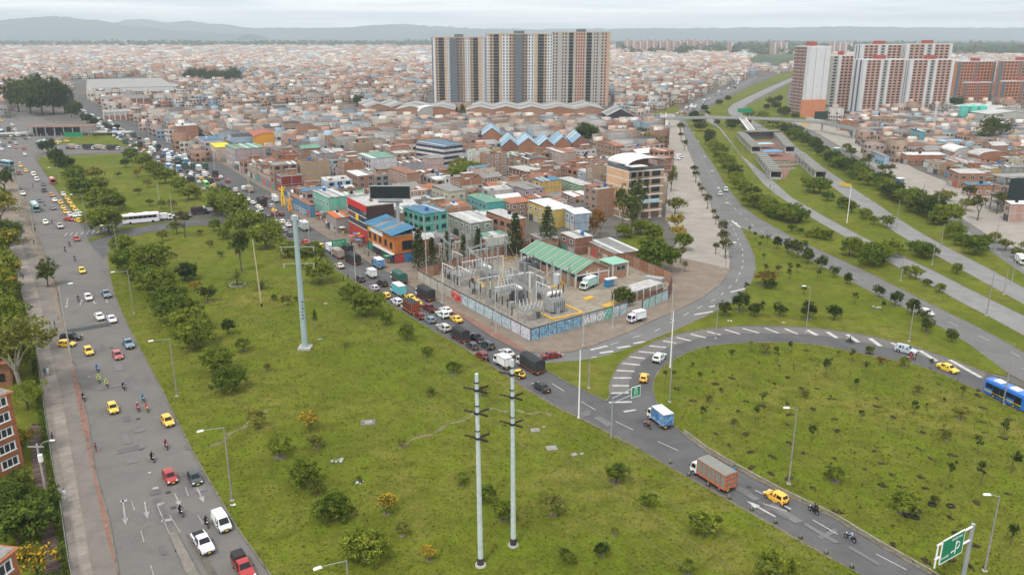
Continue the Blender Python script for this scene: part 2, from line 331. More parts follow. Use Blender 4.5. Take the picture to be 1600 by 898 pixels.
L1 = [(170,985),(146,898),(130,808),(116.6,731.5),(106,668),(92,598.6),(82,560),(70,500),(57,448),(40,400),(22,345)]
L2 = [(205,985),(181.5,898),(161.7,824),(143,734),(131,685),(111,579),(104,551),(90,496),(76,445),(52,395),(30,340)]
L0 = [(130,985),(111,898),(98,808),(85,739.5),(75,674),(61,573.6),(52,530),(40,485),(27,440),(14,395),(0,345)]
LK = [(215,985),(185.5,898),(169.6,808),(148,734),(138,660),(122.5,596),(111,551),(97,496),(83.5,440),(64,395),(40,340)]
sw = slabp('west_sidewalk',L0+LK[::-1],.12,sidem,'wide sidewalk with a bicycle lane left of the avenue')
slabp('sidewalk_far',[(27,440),(0,345),(-60,280),(-60,235),(-30,240),(20,276),(40,312),(30,335),(40,380),(67,445)],.09,sidem,'far end of the avenue sidewalk')
bw = struct(MB().sheet(P(*(L1+L2[::-1])),.127).build('bicycle_lane',groundmat('lane_asphalt',[(.175,.158,.142),(.20,.18,.16),(.15,.136,.122)],[.08,.3],fine=.08,bump=.1)),'grey bicycle lane on the sidewalk')
struct(MB().sheet(P(*(L0[:1]+L0[:5]+[(61,573.6)]+[(-80,573),(-300,985)])),.05).build('garden_lawn',grassm),'shaded garden lawn by the brick flats')
struct(MB().sheet(P((61,573.6),(52,530),(40,485),(27,440),(0,345),(-60,280),(-400,400),(-300,573)),.045).build('garden_lawn',grassy),'grass under the street trees')
def along(poly,step):
    w_ = P(*poly); out = []; d = 0; nxt = 0
    for a,b in zip(w_,w_[1:]):
        l = math.dist(a,b)
        while nxt <= d+l:
            t = (nxt-d)/l; out.append((a[0]+(b[0]-a[0])*t,a[1]+(b[1]-a[1])*t,math.atan2(b[1]-a[1],b[0]-a[0]))); nxt += step
        d += l
    return out
def pieces(polya,polyb,step,name,m,parent,z,gap=.14,th=.03,n=999,inset=.08):
    a = along(polya,step); w_b = P(*polyb)
    def on_b(p,ang):                                  # across the strip
        best = None
        for c,d in zip(w_b,w_b[1:]):
            ex,ey = -math.sin(ang),math.cos(ang); dx,dy = d[0]-c[0],d[1]-c[1]; den = ex*dy-ey*dx
            if abs(den) < 1e-9: continue
            t = ((c[0]-p[0])*dy-(c[1]-p[1])*dx)/den; s_ = ((c[0]-p[0])*ey-(c[1]-p[1])*ex)/den
            if -.01 <= s_ <= 1.01 and (best is None or abs(t) < abs(best[0])): best = (t,(p[0]+ex*t,p[1]+ey*t))
        return best and best[1]
    k = 0
    for i in range(len(a)-1):
        p,q = a[i],a[i+1]; p2,q2 = on_b(p,p[2]),on_b(q,p[2])
        if not p2 or not q2 or k >= n: continue
        def lerp(u,v,t): return (u[0]+(v[0]-u[0])*t,u[1]+(v[1]-u[1])*t)
        l = math.dist(p[:2],q[:2]); wd = math.dist(p[:2],p2); g = gap/l/2; h = inset/max(wd,.2)
        A,B,Cc,Dd = lerp(p,q,g),lerp(p,q,1-g),lerp(p2,q2,1-g),lerp(p2,q2,g)
        A,Dd = lerp(A,Dd,h),lerp(Dd,A,h); B,Cc = lerp(B,Cc,h),lerp(Cc,B,h)
        MB().prism([A,B,Cc,Dd],z-.02,z+th*R.uniform(.7,1.3)).build(name,m,parent); k += 1
slabmats = [groundmat('slab_%d' % k,[(.235*s,.205*s,.178*s),(.27*s,.238*s,.208*s),(.195*s,.17*s,.148*s)],[.12,.5],fine=.1,bump=.2) for k,s in enumerate((.9,1.0,1.1))]
def lst(m): return m
pieces(L0,L1,3.9,'slab',slabmats[1],sw,.12)
pieces(L2,LK,2.6,'red_paver_strip',brickp,sw,.121,inset=.1,n=34)
for pl in (A_R[:11],D_L[:22],LOOP_O,LOOP_I,SLIP_O,SLIP_I,R1_L,R1_R,D_RF[:20],D_RN,ISL_B,B1_L,B1_R,B2_L,B2_R,R2_L,R2_R,LK,PL_R):
    kerb(pl)
# drain channel beside the loop lawn
off = [(a+3.5,b-4) for a,b in D_RN[:-1]]
kerb(off,.22,.3,'drain_wall',M('drain_wall',(.24,.22,.18),.95,.4,.4,2))
struct(MB().sheet(P(*(D_RN[:-1]+off[::-1])),.16).build('drain_channel',dirtm),'shallow concrete drain beside the street')
# left avenue divider island
isl = [(264,835),(276,833),(312,898),(350,985),(318,985),(292,898)]
struct(MB().prism(P(*isl),0,.28).build('divider',M('divider_concrete',(.185,.165,.14),.95,.3,.5,3)),'concrete divider starting in the avenue')
# ---- painted markings
def stripe(a,b,wd,parent,m=linem,name='road_marking'):
    p,q = G(*a),G(*b); dx,dy = q[0]-p[0],q[1]-p[1]; l = math.hypot(dx,dy); nx,ny = -dy/l*wd/2,dx/l*wd/2
    return MB().sheet([(p[0]+nx,p[1]+ny),(q[0]+nx,q[1]+ny),(q[0]-nx,q[1]-ny),(p[0]-nx,p[1]-ny)],LV[0]+.008).build(name,m,parent)
def arrow(tail,tip,parent,wd=.22,head=1.0,m=linem):
    p,q = G(*tail),G(*tip); dx,dy = q[0]-p[0],q[1]-p[1]; l = math.hypot(dx,dy); ux,uy = dx/l,dy/l; nx,ny = -uy,ux; hl = min(2.0,l*.38)
    f = lambda a,b: (p[0]+ux*a+nx*b,p[1]+uy*a+ny*b)
    MB().sheet([f(0,-wd/2),f(l-hl,-wd/2),f(l-hl,-head/2),f(l,0),f(l-hl,head/2),f(l-hl,wd/2),f(0,wd/2)],LV[0]+.008).build('arrow_marking',m,parent)
def dashes(poly,on,gap,wd,parent,m=linem,skip=0):
    pts = along(poly,on+gap)
    for x,y,a in pts[skip:]:
        MB().box((x,y,LV[0]+.006),(on,wd,.004),0,a).build('lane_dash',m,parent)
for a,b in (((192,781),(197,821)),((226,784),(231,811)),((273,771),(282,791)),((308,762),(319,786))): arrow(a,b,ra,.22,.9,fadem)
for a,b in (((106,466),(104,482)),((125,478),(128,468)),((146,470),(149,476)),((166.5,468),(168,474)),((137,590),(141,589))): arrow(a,b,ra,.3,1.2,fadem)
for a,b in (((231,739.5),(236,739)),((238,764),(248,762)),((246,789),(257,786)),((252,815),(268,812)),((187,784),(199,782))): stripe(a,b,.7,ra,fadem)
stripe((246,790),(292,897),.12,ra,fadem); stripe((265,805),(282,832),.12,ra,fadem)
dashes([(292,768),(297,783),(340,860)],3,6,.14,ra,fadem); dashes([(208,790),(214,808),(240,898)],3,6,.14,ra,fadem)
# speed bump with painted bars
bump = thing('speed_bump','speed bump with dark painted bars across the avenue','speed bump',(*G(137,517),0),0,label='low speed bump with dark bars across the avenue beside the crossing black suv')
pa,pb = G(104,518),G(170,507)
nb = 22
for k in range(nb):
    t = (k+.5)/nb; x,y = pa[0]+(pb[0]-pa[0])*t,pa[1]+(pb[1]-pa[1])*t; c = G(137,517)
    MB().box((x-c[0],y-c[1],LV[0]+.04),(.55,2.6,.07),0,math.atan2(pb[1]-pa[1],pb[0]-pa[0])+.25,.8,.7).build('bar',M('bump_rubber',(.05,.062,.062),.8,.2),bump)
zig = [(66+k*8.5,371-k*.8) for k in range(9)]
for k,(a,b) in enumerate(zig[2:]): stripe((a+18,b),(a+22,b-5),.5,ra,fadem)
mid = lambda A,B: [((a[0]+b[0])/2,(a[1]+b[1])/2) for a,b in zip(A,B)]
dashes([(1500,948),(1396,880),(1300,830),(1240,795),(1144,749),(1100,724),(1050,700),(1010,682),(960,658),(905,626),(860,598),(828,580),(800,562)],4.2,5.6,.16,rd)
stripe((1230,799),(1192,787),.14,rd); arrow((1212,808),(1167,783),rd,.3,1.2); arrow((1236,796),(1200,777),rd,.3,1.2)
for k in range(5): stripe((556-k*22,425-k*15),(546-k*22,419-k*15),.15,rd,fadem)
hat = [((245,515),(370,512)),((255,462),(372,463)),((262,408),(390,408)),((285,355),(410,362)),((325,305),(450,318)),((375,260),(485,272)),((440,222),(560,235)),((515,182),(630,195)),((610,148),(700,163)),((705,123),(805,148)),((805,100),(910,127)),((920,82),(1015,106)),((1045,68),(1150,100)),((1170,60),(1285,93)),((1325,57),(1420,93)),((1465,62),(1555,100)),((230,580),(390,576)),((335,645),(420,632))]
pale = struct(MB().sheet(P((953,616),(953,602),(959,587),(968,569),(990,551),(1026,533.5),(1061,522.5),(1101,515),(1145,510.6),(1250,511.6),(1294,515.4),(1361,526),(1428,542.5),(1495,565),(1540,583),(1536,592),(1480,568),(1420,551),(1361,538),(1294,526),(1250,522.5),(1189,521),(1145,522),(1104,527),(1070,535),(1040,545),(1013,558),(996,571),(986,587),(982,602),(984,615)),LV[0]+.004).build('hatched_margin',roadA),'pale hatched margin of the loop ramp')
for a,b in hat: stripe((900+a[0]/4.491,500+a[1]/4.491),(900+b[0]/4.491,500+b[1]/4.491),.62,pale)
for a,b,wd in (((45,70),(120,108),1),((190,85),(260,128),1),((330,103),(410,157),1),((490,130),(565,185),1),((640,160),(690,185),.8),((840,215),(960,290),.9),((1050,280),(1270,405),.9)):
    stripe((1250+a[0]/4.491,500+a[1]/4.491),(1250+b[0]/4.491,500+b[1]/4.491),wd,pale)
stripe((903,566),(940,559),.9,rs); stripe((851,573),(905,566),.3,rs)
for a,b in (((920,562),(932,558)),((937,552),(958,549)),((964,544),(985,541)),((990,537),(1008,534)),((922,547),(949,541)),((1085,492),(1114,487)),((1108,480),(1130,476)),((1141,457),(1166,451))): stripe(a,b,.8,rs)
dashes([(960,537),(1025,517),(1080,487),(1120,467),(1150,440),(1161,415),(1160,390),(1148,362),(1135,340)],2.6,4.5,.2,rs)
dashes([(1700,612),(1540,530),(1440,484),(1330,432),(1250,394),(1180,356),(1140,318),(1110,275),(1090,235)],3.2,6.5,.18,r1)
dashes([(1700,612-18),(1540,518),(1440,473),(1330,424),(1250,386),(1180,349)],3.2,6.5,.16,r1,fadem)
stripe((1143,345),(1157,356),.9,r1); stripe((1650,640-40),(1595,575),.16,r1)
dashes([(1700,520),(1545,481),(1500,459),(1396,402),(1349,380)],3,8,.16,b1,fadem)
dashes([(1700,480),(1580,408),(1500,355)],3,6,.16,r2)
# plaza paving courses (light joints between cast slabs)
for k in range(26):
    py = 372-k*7.2*(1-k*.013); px0,px1 = 1046-max(0,(372-py))*.04,1128-(372-py)*.37
    if py > 205: stripe((px0,py),(px1,py-1),.35,None,M('plaza_joint',(.24,.22,.20),.9,.2),'paving_joint')
for o_ in list(COL.objects):
    if o_.name.startswith('paving_joint'): struct(o_)
# gravel / manholes on the lawn
for px,py,w_ in ((575,661,2.6),(836,673,1.6),(862,701,1.8),(850,668,.6),(897,711,1.0),(909,710,.7),(500,531,1.1),(509,475,1.0)):
    x,y = G(px,py); cm_ = concd if w_ < 2 else M('old_slab',(.15,.145,.13),.95,.5,.7,3); o = thing('inspection_cover','cracked concrete cover slab lying in the grass','manhole',(x,y,.14))
    MB().box((0,0,.05),(w_,w_*.8,.1),0,R.uniform(0,1)).build('slab',cm_,o)
    MB().box((.1,.05,.115),(w_*.5,w_*.4,.03),0,.4).build('lid',concd,o)
# grass tufts: nobody could count them
def inside(x,y,poly):
    c = False; n = len(poly); j = n-1
    for i in range(n):
        if (poly[i][1] > y) != (poly[j][1] > y) and x < (poly[j][0]-poly[i][0])*(y-poly[i][1])/(poly[j][1]-poly[i][1])+poly[i][0]: c = not c
        j = i
    return c
def tufts(key,n,ylo,yhi,m):
    poly = lawns[key]; xs = [p[0] for p in poly]; rs_ = np.random.RandomState(len(key)); V = []; F = []
    x0,x1 = min(xs),max(xs); tries = 0
    while len(F) < n and tries < n*6:
        tries += 1
        x,y = rs_.uniform(x0,x1),ylo+(yhi-ylo)*rs_.uniform() ** 1.6
        if not inside(x,y,poly): continue
        i = len(V); a = rs_.uniform(0,3.14); l = rs_.uniform(.08,.22); h = rs_.uniform(.06,.2); dx,dy = math.cos(a)*l,math.sin(a)*l; e = rs_.uniform(-.15,.15,2)
        V += [(x-dx,y-dy,.13),(x+dx,y+dy,.13),(x+dx*.7+e[0],y+dy*.7+e[1],.14+h),(x-dx*.7+e[0],y-dy*.7+e[1],.14+h*.8)]
        F.append((i,i+1,i+2,i+3))
    me = bpy.data.meshes.new('grass'); me.from_pydata(V,[],F); me.materials.append(m); o = ob('grass',me); o['kind'] = 'stuff'; o['label'] = 'short rough grass growing on the lawn'
tuftm = M('grass_blade',(0.113,0.136,0.015),.9,.35,.12,1.1,col2=(0.158,0.149,0.031),spec=.05)
tufts('park',26000,75,220,tuftm); tufts('round',14000,85,180,tuftm)
# far fields, hills
struct(MB().sheet([(-16000,5200),(-3000,4900),(900,4300),(1900,2600),(3200,2000),(16000,2300),(16000,25990),(-16000,25990)],.6).build('far_fields',fieldm),'dark green plain with tree belts beyond the city')
def hill(name,pts,y0,depth,label):
    V = []; F = []; n = len(pts); rr = random.Random(n)
    # a ridge with a real foot and back, interpolated between crest points given as photo columns
    xs = []; 
    for i in range(n-1):
        for k in range(12):
            t = k/12; xs.append((pts[i][0]+(pts[i+1][0]-pts[i][0])*t,pts[i][1]+(pts[i+1][1]-pts[i][1])*(t*t*(3-2*t))))
    xs.append(pts[-1]); rows = 9
    for j in range(rows):
        s_ = j/(rows-1); prof = math.sin(math.pi*s_) ** .9
        for (px,py) in xs:
            y = y0+depth*s_; x = (px-800)/FPX*(y0+depth*.5)*1.02; v = (449-py)/FPX
            top = H+(y0+depth*.5)*(v*CT-ST)/(CT+v*ST)
            V.append((x,y,max(.5,(top+40)*prof-40+rr.uniform(-9,9)*prof)))
    m_ = len(xs)
    for j in range(rows-1):
        for i in range(m_-1): F.append((j*m_+i,j*m_+i+1,(j+1)*m_+i+1,(j+1)*m_+i))
    me = bpy.data.meshes.new(name); me.from_pydata(V,[],F); me.materials.append(hillm); me.polygons.foreach_set('use_smooth',[True]*len(F))
    return struct(ob(name,me),label)
hill('hills',[(-300,40),(-120,20),(0,29),(40,34),(85,29),(140,26),(190,32),(240,41),(320,49),(420,54)],8600,1800,'long blue ridge at the left of the horizon')
hill('hills',[(100,54),(200,46),(255,30),(300,36),(325,33),(370,38),(420,44),(520,44),(640,38),(700,42),(760,45),(830,46),(960,45),(1060,44),(1200,43),(1290,42),(1380,43),(1500,44),(1600,43),(1700,43),(1850,47)],10600,2400,'faint far mountain range along the horizon')
# the air
def haze(density=1.25e-4):
    mb = MB().bx(-15900,-600,-1.5,15900,13400,360); o = mb.build('haze',None); o['kind'] = 'stuff'; o['label'] = 'thin pale haze over the city'
    m = bpy.data.materials.new('haze_air'); m.use_nodes = True; t = m.node_tree; t.nodes.clear()
    out = t.nodes.new('ShaderNodeOutputMaterial'); pv = t.nodes.new('ShaderNodeVolumePrincipled')
    pv.inputs['Color'].default_value = (.84,.94,1.0,1); pv.inputs['Density'].default_value = density; pv.inputs['Anisotropy'].default_value = .2
    t.links.new(pv.outputs[0],out.inputs['Volume']); o.data.materials.clear(); o.data.materials.append(m); return o
haze()
for a_,b_ in (((158,279),(216,271)),((96,296),(112,293)),((150,262),(205,259)),((620,700),(760,640)),((760,640),(868,648)),((420,640),(330,700))):
    p_,q_ = Vector(G(*a_)),Vector(G(*b_)); n_ = 14; d_ = (q_-p_).normalized(); e_ = Vector((-d_.y,d_.x)); l_,r_ = [],[]
    for k in range(n_+1): c_ = p_.lerp(q_,k/n_)+e_*math.sin(k*1.3+a_[0])*.5; w_ = .35+.25*math.sin(k*2.1); l_.append(tuple(c_+e_*w_)); r_.append(tuple(c_-e_*w_))
    struct(MB().sheet(l_+r_[::-1],.146).build('footpath',M('trodden_grass',(.155,.135,.070),.95,.4,.5,2.4)),'faint trodden path across the lawn')
# repairs, drains and tyre-darkened lanes on the asphalt
rw = random.Random(9); pm_ = [groundmat('repair_%d' % k,[(v,v*.98,v*.96),(v*1.12,v*1.1,v*1.07)],[.4],fine=.1,bump=.1) for k,v in enumerate((.118,.145,.15))]
for (ax,ay),(bx_,by_),n_,s_ in (((150,460),(262,880),16,14),((200,470),(330,800),12,10),((870,622),(1380,880),14,8),((560,430),(860,600),8,6),((1180,350),(1560,560),8,6),((1090,250),(1150,400),5,6)):
    for k in range(n_):
        t_ = rw.random(); px,py = ax+(bx_-ax)*t_+rw.uniform(-s_,s_),ay+(by_-ay)*t_; x_,y_ = G(px,py); a_ = 2.13+rw.choice((0,0,1.57)); l_,w_ = rw.uniform(1.5,6),rw.uniform(.5,1.8); c_,d_ = math.cos(a_),math.sin(a_)
        struct(MB().sheet([(x_+c_*u*l_-d_*v*w_,y_+d_*u*l_+c_*v*w_) for u,v in ((-.5,-.5),(.5,-.45),(.5,.5),(-.45,.5))],LV[0]+.0015+.0002*k).build('asphalt_repair',pm_[k % 3]),'patched piece of asphalt')
        if k % 3 == 0: struct(MB().prism([(x_+2+math.cos(q*.8)*.4,y_+math.sin(q*.8)*.4) for q in range(8)],LV[0]-.02,LV[0]+.004).build('drain_cover',M('drain_iron',(.045,.043,.04),.6,.3)),'round iron drain cover in the road')
# brown silt washed along the kerbs
for nm_,pts_ in (('silt',[(166,900),(153,818),(140,745),(128,668),(118,600),(126,598),(136,666),(150,742),(165,818),(186,900)]),('silt',[(290,835),(300,838),(345,905),(330,905)]),('silt',[(1000,703),(944,674),(900,651),(867,636),(816,605),(767,571),(718,540),(721,538),(770,569),(819,603),(870,634),(903,649),(948,672),(1004,701)]),('silt',[(1300,874),(1218,828),(1145,787),(1073,745),(1077,743),(1150,785),(1222,826),(1304,871)])):
    q_ = P(*pts_); struct(MB().sheet(q_,LV[0]+.003).build(nm_,groundmat('silt_%d' % len(MATS),[(.135,.118,.098),(.165,.145,.12),(.10,.092,.08)],[.2,.7],fine=.15)),'brown silt along the kerb'); MATS['s%d' % len(MATS)] = 0
red_ = P((690,479),(727,499),(771,528),(812,549),(826,549),(780,521),(740,499),(700,478))
struct(MB().sheet(red_,.136).build('red_paving',brickp),'worn red paving strip beside the kerb')
# ------------------------------------------------------------------ trees and shrubs
def leafmat(name,a,b,c,tint=.25):
    m = bpy.data.materials.new(name); m.use_nodes = True; t = m.node_tree; p = t.nodes['Principled BSDF']
    p.inputs['Roughness'].default_value = .75; p.inputs['Specular IOR Level'].default_value = .04
    geo = t.nodes.new('ShaderNodeNewGeometry'); n = t.nodes.new('ShaderNodeTexNoise'); n.inputs['Scale'].default_value = .9; n.inputs['Detail'].default_value = 5
    t.links.new(geo.outputs['Position'],n.inputs['Vector']); r = t.nodes.new('ShaderNodeValToRGB')
    e = r.color_ramp.elements; e[0].position = .36; e[0].color = (*a,1); e[1].position = .66; e[1].color = (*c,1); k = e.new(.5); k.color = (*b,1)
    t.links.new(n.outputs[0],r.inputs[0])
    oi = t.nodes.new('ShaderNodeObjectInfo'); hs = t.nodes.new('ShaderNodeHueSaturation')
    r1 = t.nodes.new('ShaderNodeMapRange'); r1.inputs[3].default_value = 1-tint; r1.inputs[4].default_value = 1+tint
    t.links.new(oi.outputs['Random'],r1.inputs[0]); t.links.new(r1.outputs[0],hs.inputs['Value'])
    r2 = t.nodes.new('ShaderNodeMapRange'); r2.inputs[3].default_value = .515; r2.inputs[4].default_value = .485
    t.links.new(oi.outputs['Random'],r2.inputs[0]); t.links.new(r2.outputs[0],hs.inputs['Hue'])
    t.links.new(r.outputs[0],hs.inputs['Color']); t.links.new(hs.outputs[0],p.inputs['Base Color'])
    tr = t.nodes.new('ShaderNodeBsdfTranslucent'); t.links.new(hs.outputs[0],tr.inputs[0]); ms = t.nodes.new('ShaderNodeMixShader'); ms.inputs[0].default_value = .25
    t.links.new(p.outputs[0],ms.inputs[1]); t.links.new(tr.outputs[0],ms.inputs[2]); t.links.new(ms.outputs[0],t.nodes['Material Output'].inputs[0])
    return m
def _k(c,k=1.45): return tuple(v*k for v in c)
_lm = leafmat
def leafmat(n,a,b,c): return _lm(n,(a[0]*1.7,a[1]*1.78,a[2]*1.1),(b[0]*2.0,b[1]*2.05,b[2]*1.2),(c[0]*2.35,c[1]*2.3,c[2]*1.4))
LEAF = dict(
    bushy=leafmat('willow_leaf',(.036,.050,.010),(.062,.082,.016),(.100,.118,.028)),
    dark=leafmat('dark_leaf',(.016,.024,.010),(.028,.040,.014),(.050,.062,.022)),
    olive=leafmat('olive_leaf',(.045,.050,.016),(.075,.078,.026),(.115,.11,.04)),
    plaza=leafmat('plaza_leaf',(.035,.032,.020),(.055,.052,.028),(.085,.075,.04)),
    red=leafmat('rusty_leaf',(.06,.032,.016),(.095,.05,.024),(.12,.075,.03)),
    pine=leafmat('pine_needle',(.012,.020,.010),(.022,.034,.015),(.04,.052,.022)),
    palm=leafmat('palm_leaf',(.025,.035,.012),(.045,.058,.02),(.08,.085,.035)),
    hedge=leafmat('hedge_leaf',(.02,.032,.010),(.036,.054,.014),(.06,.08,.022)))
flower = M('yellow_flower',(.52,.30,.02),.7,.3,1,6,spec=.1)
flower2 = M('amber_flower',(.38,.20,.02),.7,.35,1,6,spec=.1)
bark = M('bark',(.10,.08,.06),.95,.3,1,6)
barkp = M('pale_bark',(.26,.24,.20),.95,.3,1,6)
def leafmesh(name,cl,nleaf,size,seed,mats,spread=.5,fl=0,flat=.5):
    """leaf faces scattered round clump centres cl = [(x, y, z, r)]"""
    rs = np.random.RandomState(seed); cl = np.array(cl); n = len(cl)*nleaf
    c = np.repeat(cl,nleaf,0); d = rs.normal(size=(n,3)); d /= np.linalg.norm(d,axis=1)[:,None]
    rad = c[:,3:4]*rs.uniform(.35,1.0,(n,1)); p = c[:,:3]+d*rad*np.array([1,1,.8])
    nrm = d*.9+rs.normal(size=(n,3))*.5+np.array([0,0,flat]); nrm /= np.linalg.norm(nrm,axis=1)[:,None]
    a = np.cross(nrm,rs.normal(size=(n,3))); a /= np.linalg.norm(a,axis=1)[:,None]; b = np.cross(nrm,a)
    s = size*rs.uniform(.6,1.3,(n,1)); e = s*rs.uniform(.45,.8,(n,1))
    V = np.stack([p-a*s,p-b*e,p+a*s,p+b*e+nrm*s*.2],1).reshape(-1,3)
    me = bpy.data.meshes.new(name); me.vertices.add(n*4); me.vertices.foreach_set('co',V.ravel().astype(np.float32))
    me.loops.add(n*4); me.loops.foreach_set('vertex_index',np.arange(n*4,dtype=np.int32))
    me.polygons.add(n); me.polygons.foreach_set('loop_start',np.arange(0,n*4,4,dtype=np.int32)); me.polygons.foreach_set('loop_total',np.full(n,4,np.int32))
    for m in mats: me.materials.append(m)
    mi = np.zeros(n,np.int32)
    if fl: mi[(rs.uniform(size=n) < fl) & (d[:,2] > -.2)] = 1
    me.polygons.foreach_set('material_index',mi); me.update(); me.validate(); return me
def clumps(seed,rx,rz,z0,n,cr,lobes=4,low=-.45):
    rr = random.Random(seed); out = []
    lb = [(rr.uniform(-.45,.45)*rx,rr.uniform(-.45,.45)*rx,z0+rz*rr.uniform(-.15,.35),rr.uniform(.5,.72)) for _ in range(lobes)]+[(0,0,z0,.7)]
    while len(out) < n:
        l = rr.choice(lb); d = Vector((rr.gauss(0,1),rr.gauss(0,1),rr.gauss(0,1))).normalized(); q = rr.uniform(.55,1.05)
        if d.z < low: continue
        out.append((l[0]+d.x*rx*l[3]*q,l[1]+d.y*rx*l[3]*q,l[2]+d.z*rz*l[3]*q,cr*rr.uniform(.6,1.3)))
    return out
def trunkmesh(name,seed,h,r,spread,nl=5,m=None,base=0):
    rr = random.Random(seed); mb = MB(); k = Vector((rr.uniform(-.06,.06)*h,rr.uniform(-.06,.06)*h,h*.5))
    mb.tube((0,0,base-.1),k,r,r*.75,7); fork = k
    for i in range(nl):
        a = 2*math.pi*i/nl+rr.uniform(-.5,.5); e = Vector((math.cos(a)*spread*rr.uniform(.5,1),math.sin(a)*spread*rr.uniform(.5,1),h*rr.uniform(.85,1.25)))
        mid = fork.lerp(e,.5)+Vector((0,0,h*.06)); mb.tube(fork,mid,r*.5,r*.33,5); mb.tube(mid,e,r*.33,r*.12,5)
    return mb.mesh(name,m or bark)
# unit trees: crown radius 1, total height about the second number
TREES = {}
PATCH = [MB().sheet([(math.cos(a*.628)*R.uniform(.7,1.2),math.sin(a*.628)*R.uniform(.6,1.0)) for a in range(10)],.03).mesh('soil_patch',dirtm if k else soilm) for k in range(3)]
def kind(key,crowns,trunks): TREES[key] = (crowns,trunks)
def mk(key,n,rx,rz,z0,ncl,cr,nleaf,ls,leaf,h,tr,sp,lobes=4,fl=0,flm=None,low=-.45,nl=5,bk=None):
    kind(key,[leafmesh(key+'_crown',clumps(s*7+len(key),rx,rz,z0,ncl,cr,lobes,low),nleaf,ls,s+11,[LEAF[leaf]]+([flm] if fl else []),fl=fl) for s in range(n)],
         [trunkmesh(key+'_trunk',s+3,h,tr,sp,nl,bk) for s in range(n)])
mk('bushy',5,1.12,.85,.66,170,.19,40,.050,'bushy',.75,.06,.55)
mk('dark',3,1.12,.9,.70,150,.19,36,.053,'dark',.75,.06,.55)
mk('round',4,1.12,.95,.90,110,.22,34,.062,'bushy',.8,.07,.5)
mk('darkround',3,1.1,1.05,1.1,110,.22,34,.062,'dark',.95,.07,.5)
mk('olive',3,1.1,.8,.95,85,.21,24,.062,'olive',.9,.055,.7)
mk('plaza',3,1,.95,2.1,60,.24,22,.08,'plaza',1.8,.08,.5)
mk('yellow',3,1,.8,.95,80,.21,26,.06,'olive',.85,.055,.6,fl=.5,flm=flower)
mk('amber',3,1,.8,1.0,90,.20,24,.055,'bushy',.85,.055,.6,fl=.28,flm=flower2)
mk('red',2,1,.8,1.0,40,.24,18,.09,'red',.8,.05,.5)
mk('tall',3,1.1,1.5,1.8,110,.22,22,.06,'dark',2.1,.08,.6,lobes=6)
mk('big',3,1.05,.95,1.1,150,.16,26,.036,'bushy',1.15,.06,.7,lobes=7)
mk('bigolive',2,1,.85,1.6,120,.17,24,.04,'olive',1.5,.06,.75,lobes=7,bk=barkp)
mk('sapling',4,1,1.3,2.0,12,.42,9,.22,'dark',1.9,.07,.5,lobes=2,nl=3)
mk('twig',3,1,1.0,2.2,7,.38,7,.20,'olive',2.2,.06,.7,lobes=2,nl=4)
mk('hedgy',2,1,.7,.6,80,.20,24,.06,'hedge',.5,.05,.5)
# conifers, palms
def conifer(seed):
    rr = random.Random(seed); cl = []
    for k in range(15):
        z = 1.2+k*.58; rad = 2.5*(1-k/15.5) ** .85+.15; nb = 6
        for j in range(nb):
            a = 2*math.pi*(j+.5*(k % 2))/nb+rr.uniform(-.3,.3); q = rr.uniform(.75,1.08)
            for s in (.35,.7,1): cl.append((math.cos(a)*rad*s*q,math.sin(a)*rad*s*q,z-s*.25*rad*.35,.30+.1*s*(rad > 1)))
    return leafmesh('conifer_crown',cl,11,.17,seed,[LEAF['pine']],flat=.2)
kind('conifer',[conifer(s) for s in range(3)],[MB().tube((0,0,0),(0,0,10),.2,.04,7).mesh('conifer_trunk',bark)])
def frondmesh():
    mb = MB(); pts = [(0,0,0),(.5,0,.32),(1.1,0,.42),(1.7,0,.25),(2.2,0,-.15)]
    for i in range(4):
        a,b = Vector(pts[i]),Vector(pts[i+1]); mb.tube(a,b,.03,.02,4)
        for t in (.15,.45,.75):
            p = a.lerp(b,t); l = .55-.09*i
            for s in (-1,1): mb.poly([p,p+Vector((.10,0,.01)),p+Vector((.32,s*l,-.10))])
    return mb.mesh('frond',LEAF['palm'])
FROND = frondmesh()
def place(px,py): return (*G(px,py),.12)
NTREE = [0]
def tree(k,px,py,rpx,look,cat='tree',group=None,hs=1.0,z=.12,label=None,xy=None):
    """crown about rpx photo pixels in radius; (px, py) is the foot of the trunk"""
    x,y = xy or G(px,py); d = y*CT+H*ST; r = (1.36 if px < 100 and py > 280 else 1.2)*rpx*d/FPX
    NTREE[0] += 1; i = NTREE[0]; cs,ts = TREES[k]
    t = thing({'sapling': 'sapling','twig': 'sapling','conifer': 'pine_tree','hedgy': 'shrub','yellow': 'flowering_shrub','red': 'shrub'}.get(k,'tree'),look,cat,(x,y,z),R.uniform(0,6.28),group,label)
    s = r*R.uniform(.95,1.05); sv = (s,s,s*hs)
    ob('crown',cs[i % len(cs)],t,scale=sv); ob('trunk',ts[i % len(ts)],t,scale=sv)
    if xy is None and py > 440 and rpx < 20 and k in ('round','darkround','yellow','olive','red') and i % 3: ob('soil_patch',PATCH[i % 3],t,(0,0,.012+.004*(i % 3)),scale=max(.5,r*R.uniform(.35,.6)))
    return t
def palm(px,py,h,sc_,look):
    t = thing('palm_tree',look,'palm',place(px,py),R.uniform(0,6)); mb = MB()
    for k in range(6): mb.tube((0,0,h*k/6),(.02*k,0,h*(k+1)/6),.26-.02*k,.24-.02*k,7)
    mb.build('trunk',bark,t)
    for k in range(26):
        el = R.uniform(-.5,.85); ob('frond',FROND,t,(0.1,0,h),rot=(0,-el,k*2.4),scale=sc_*R.uniform(.85,1.1))
    return t
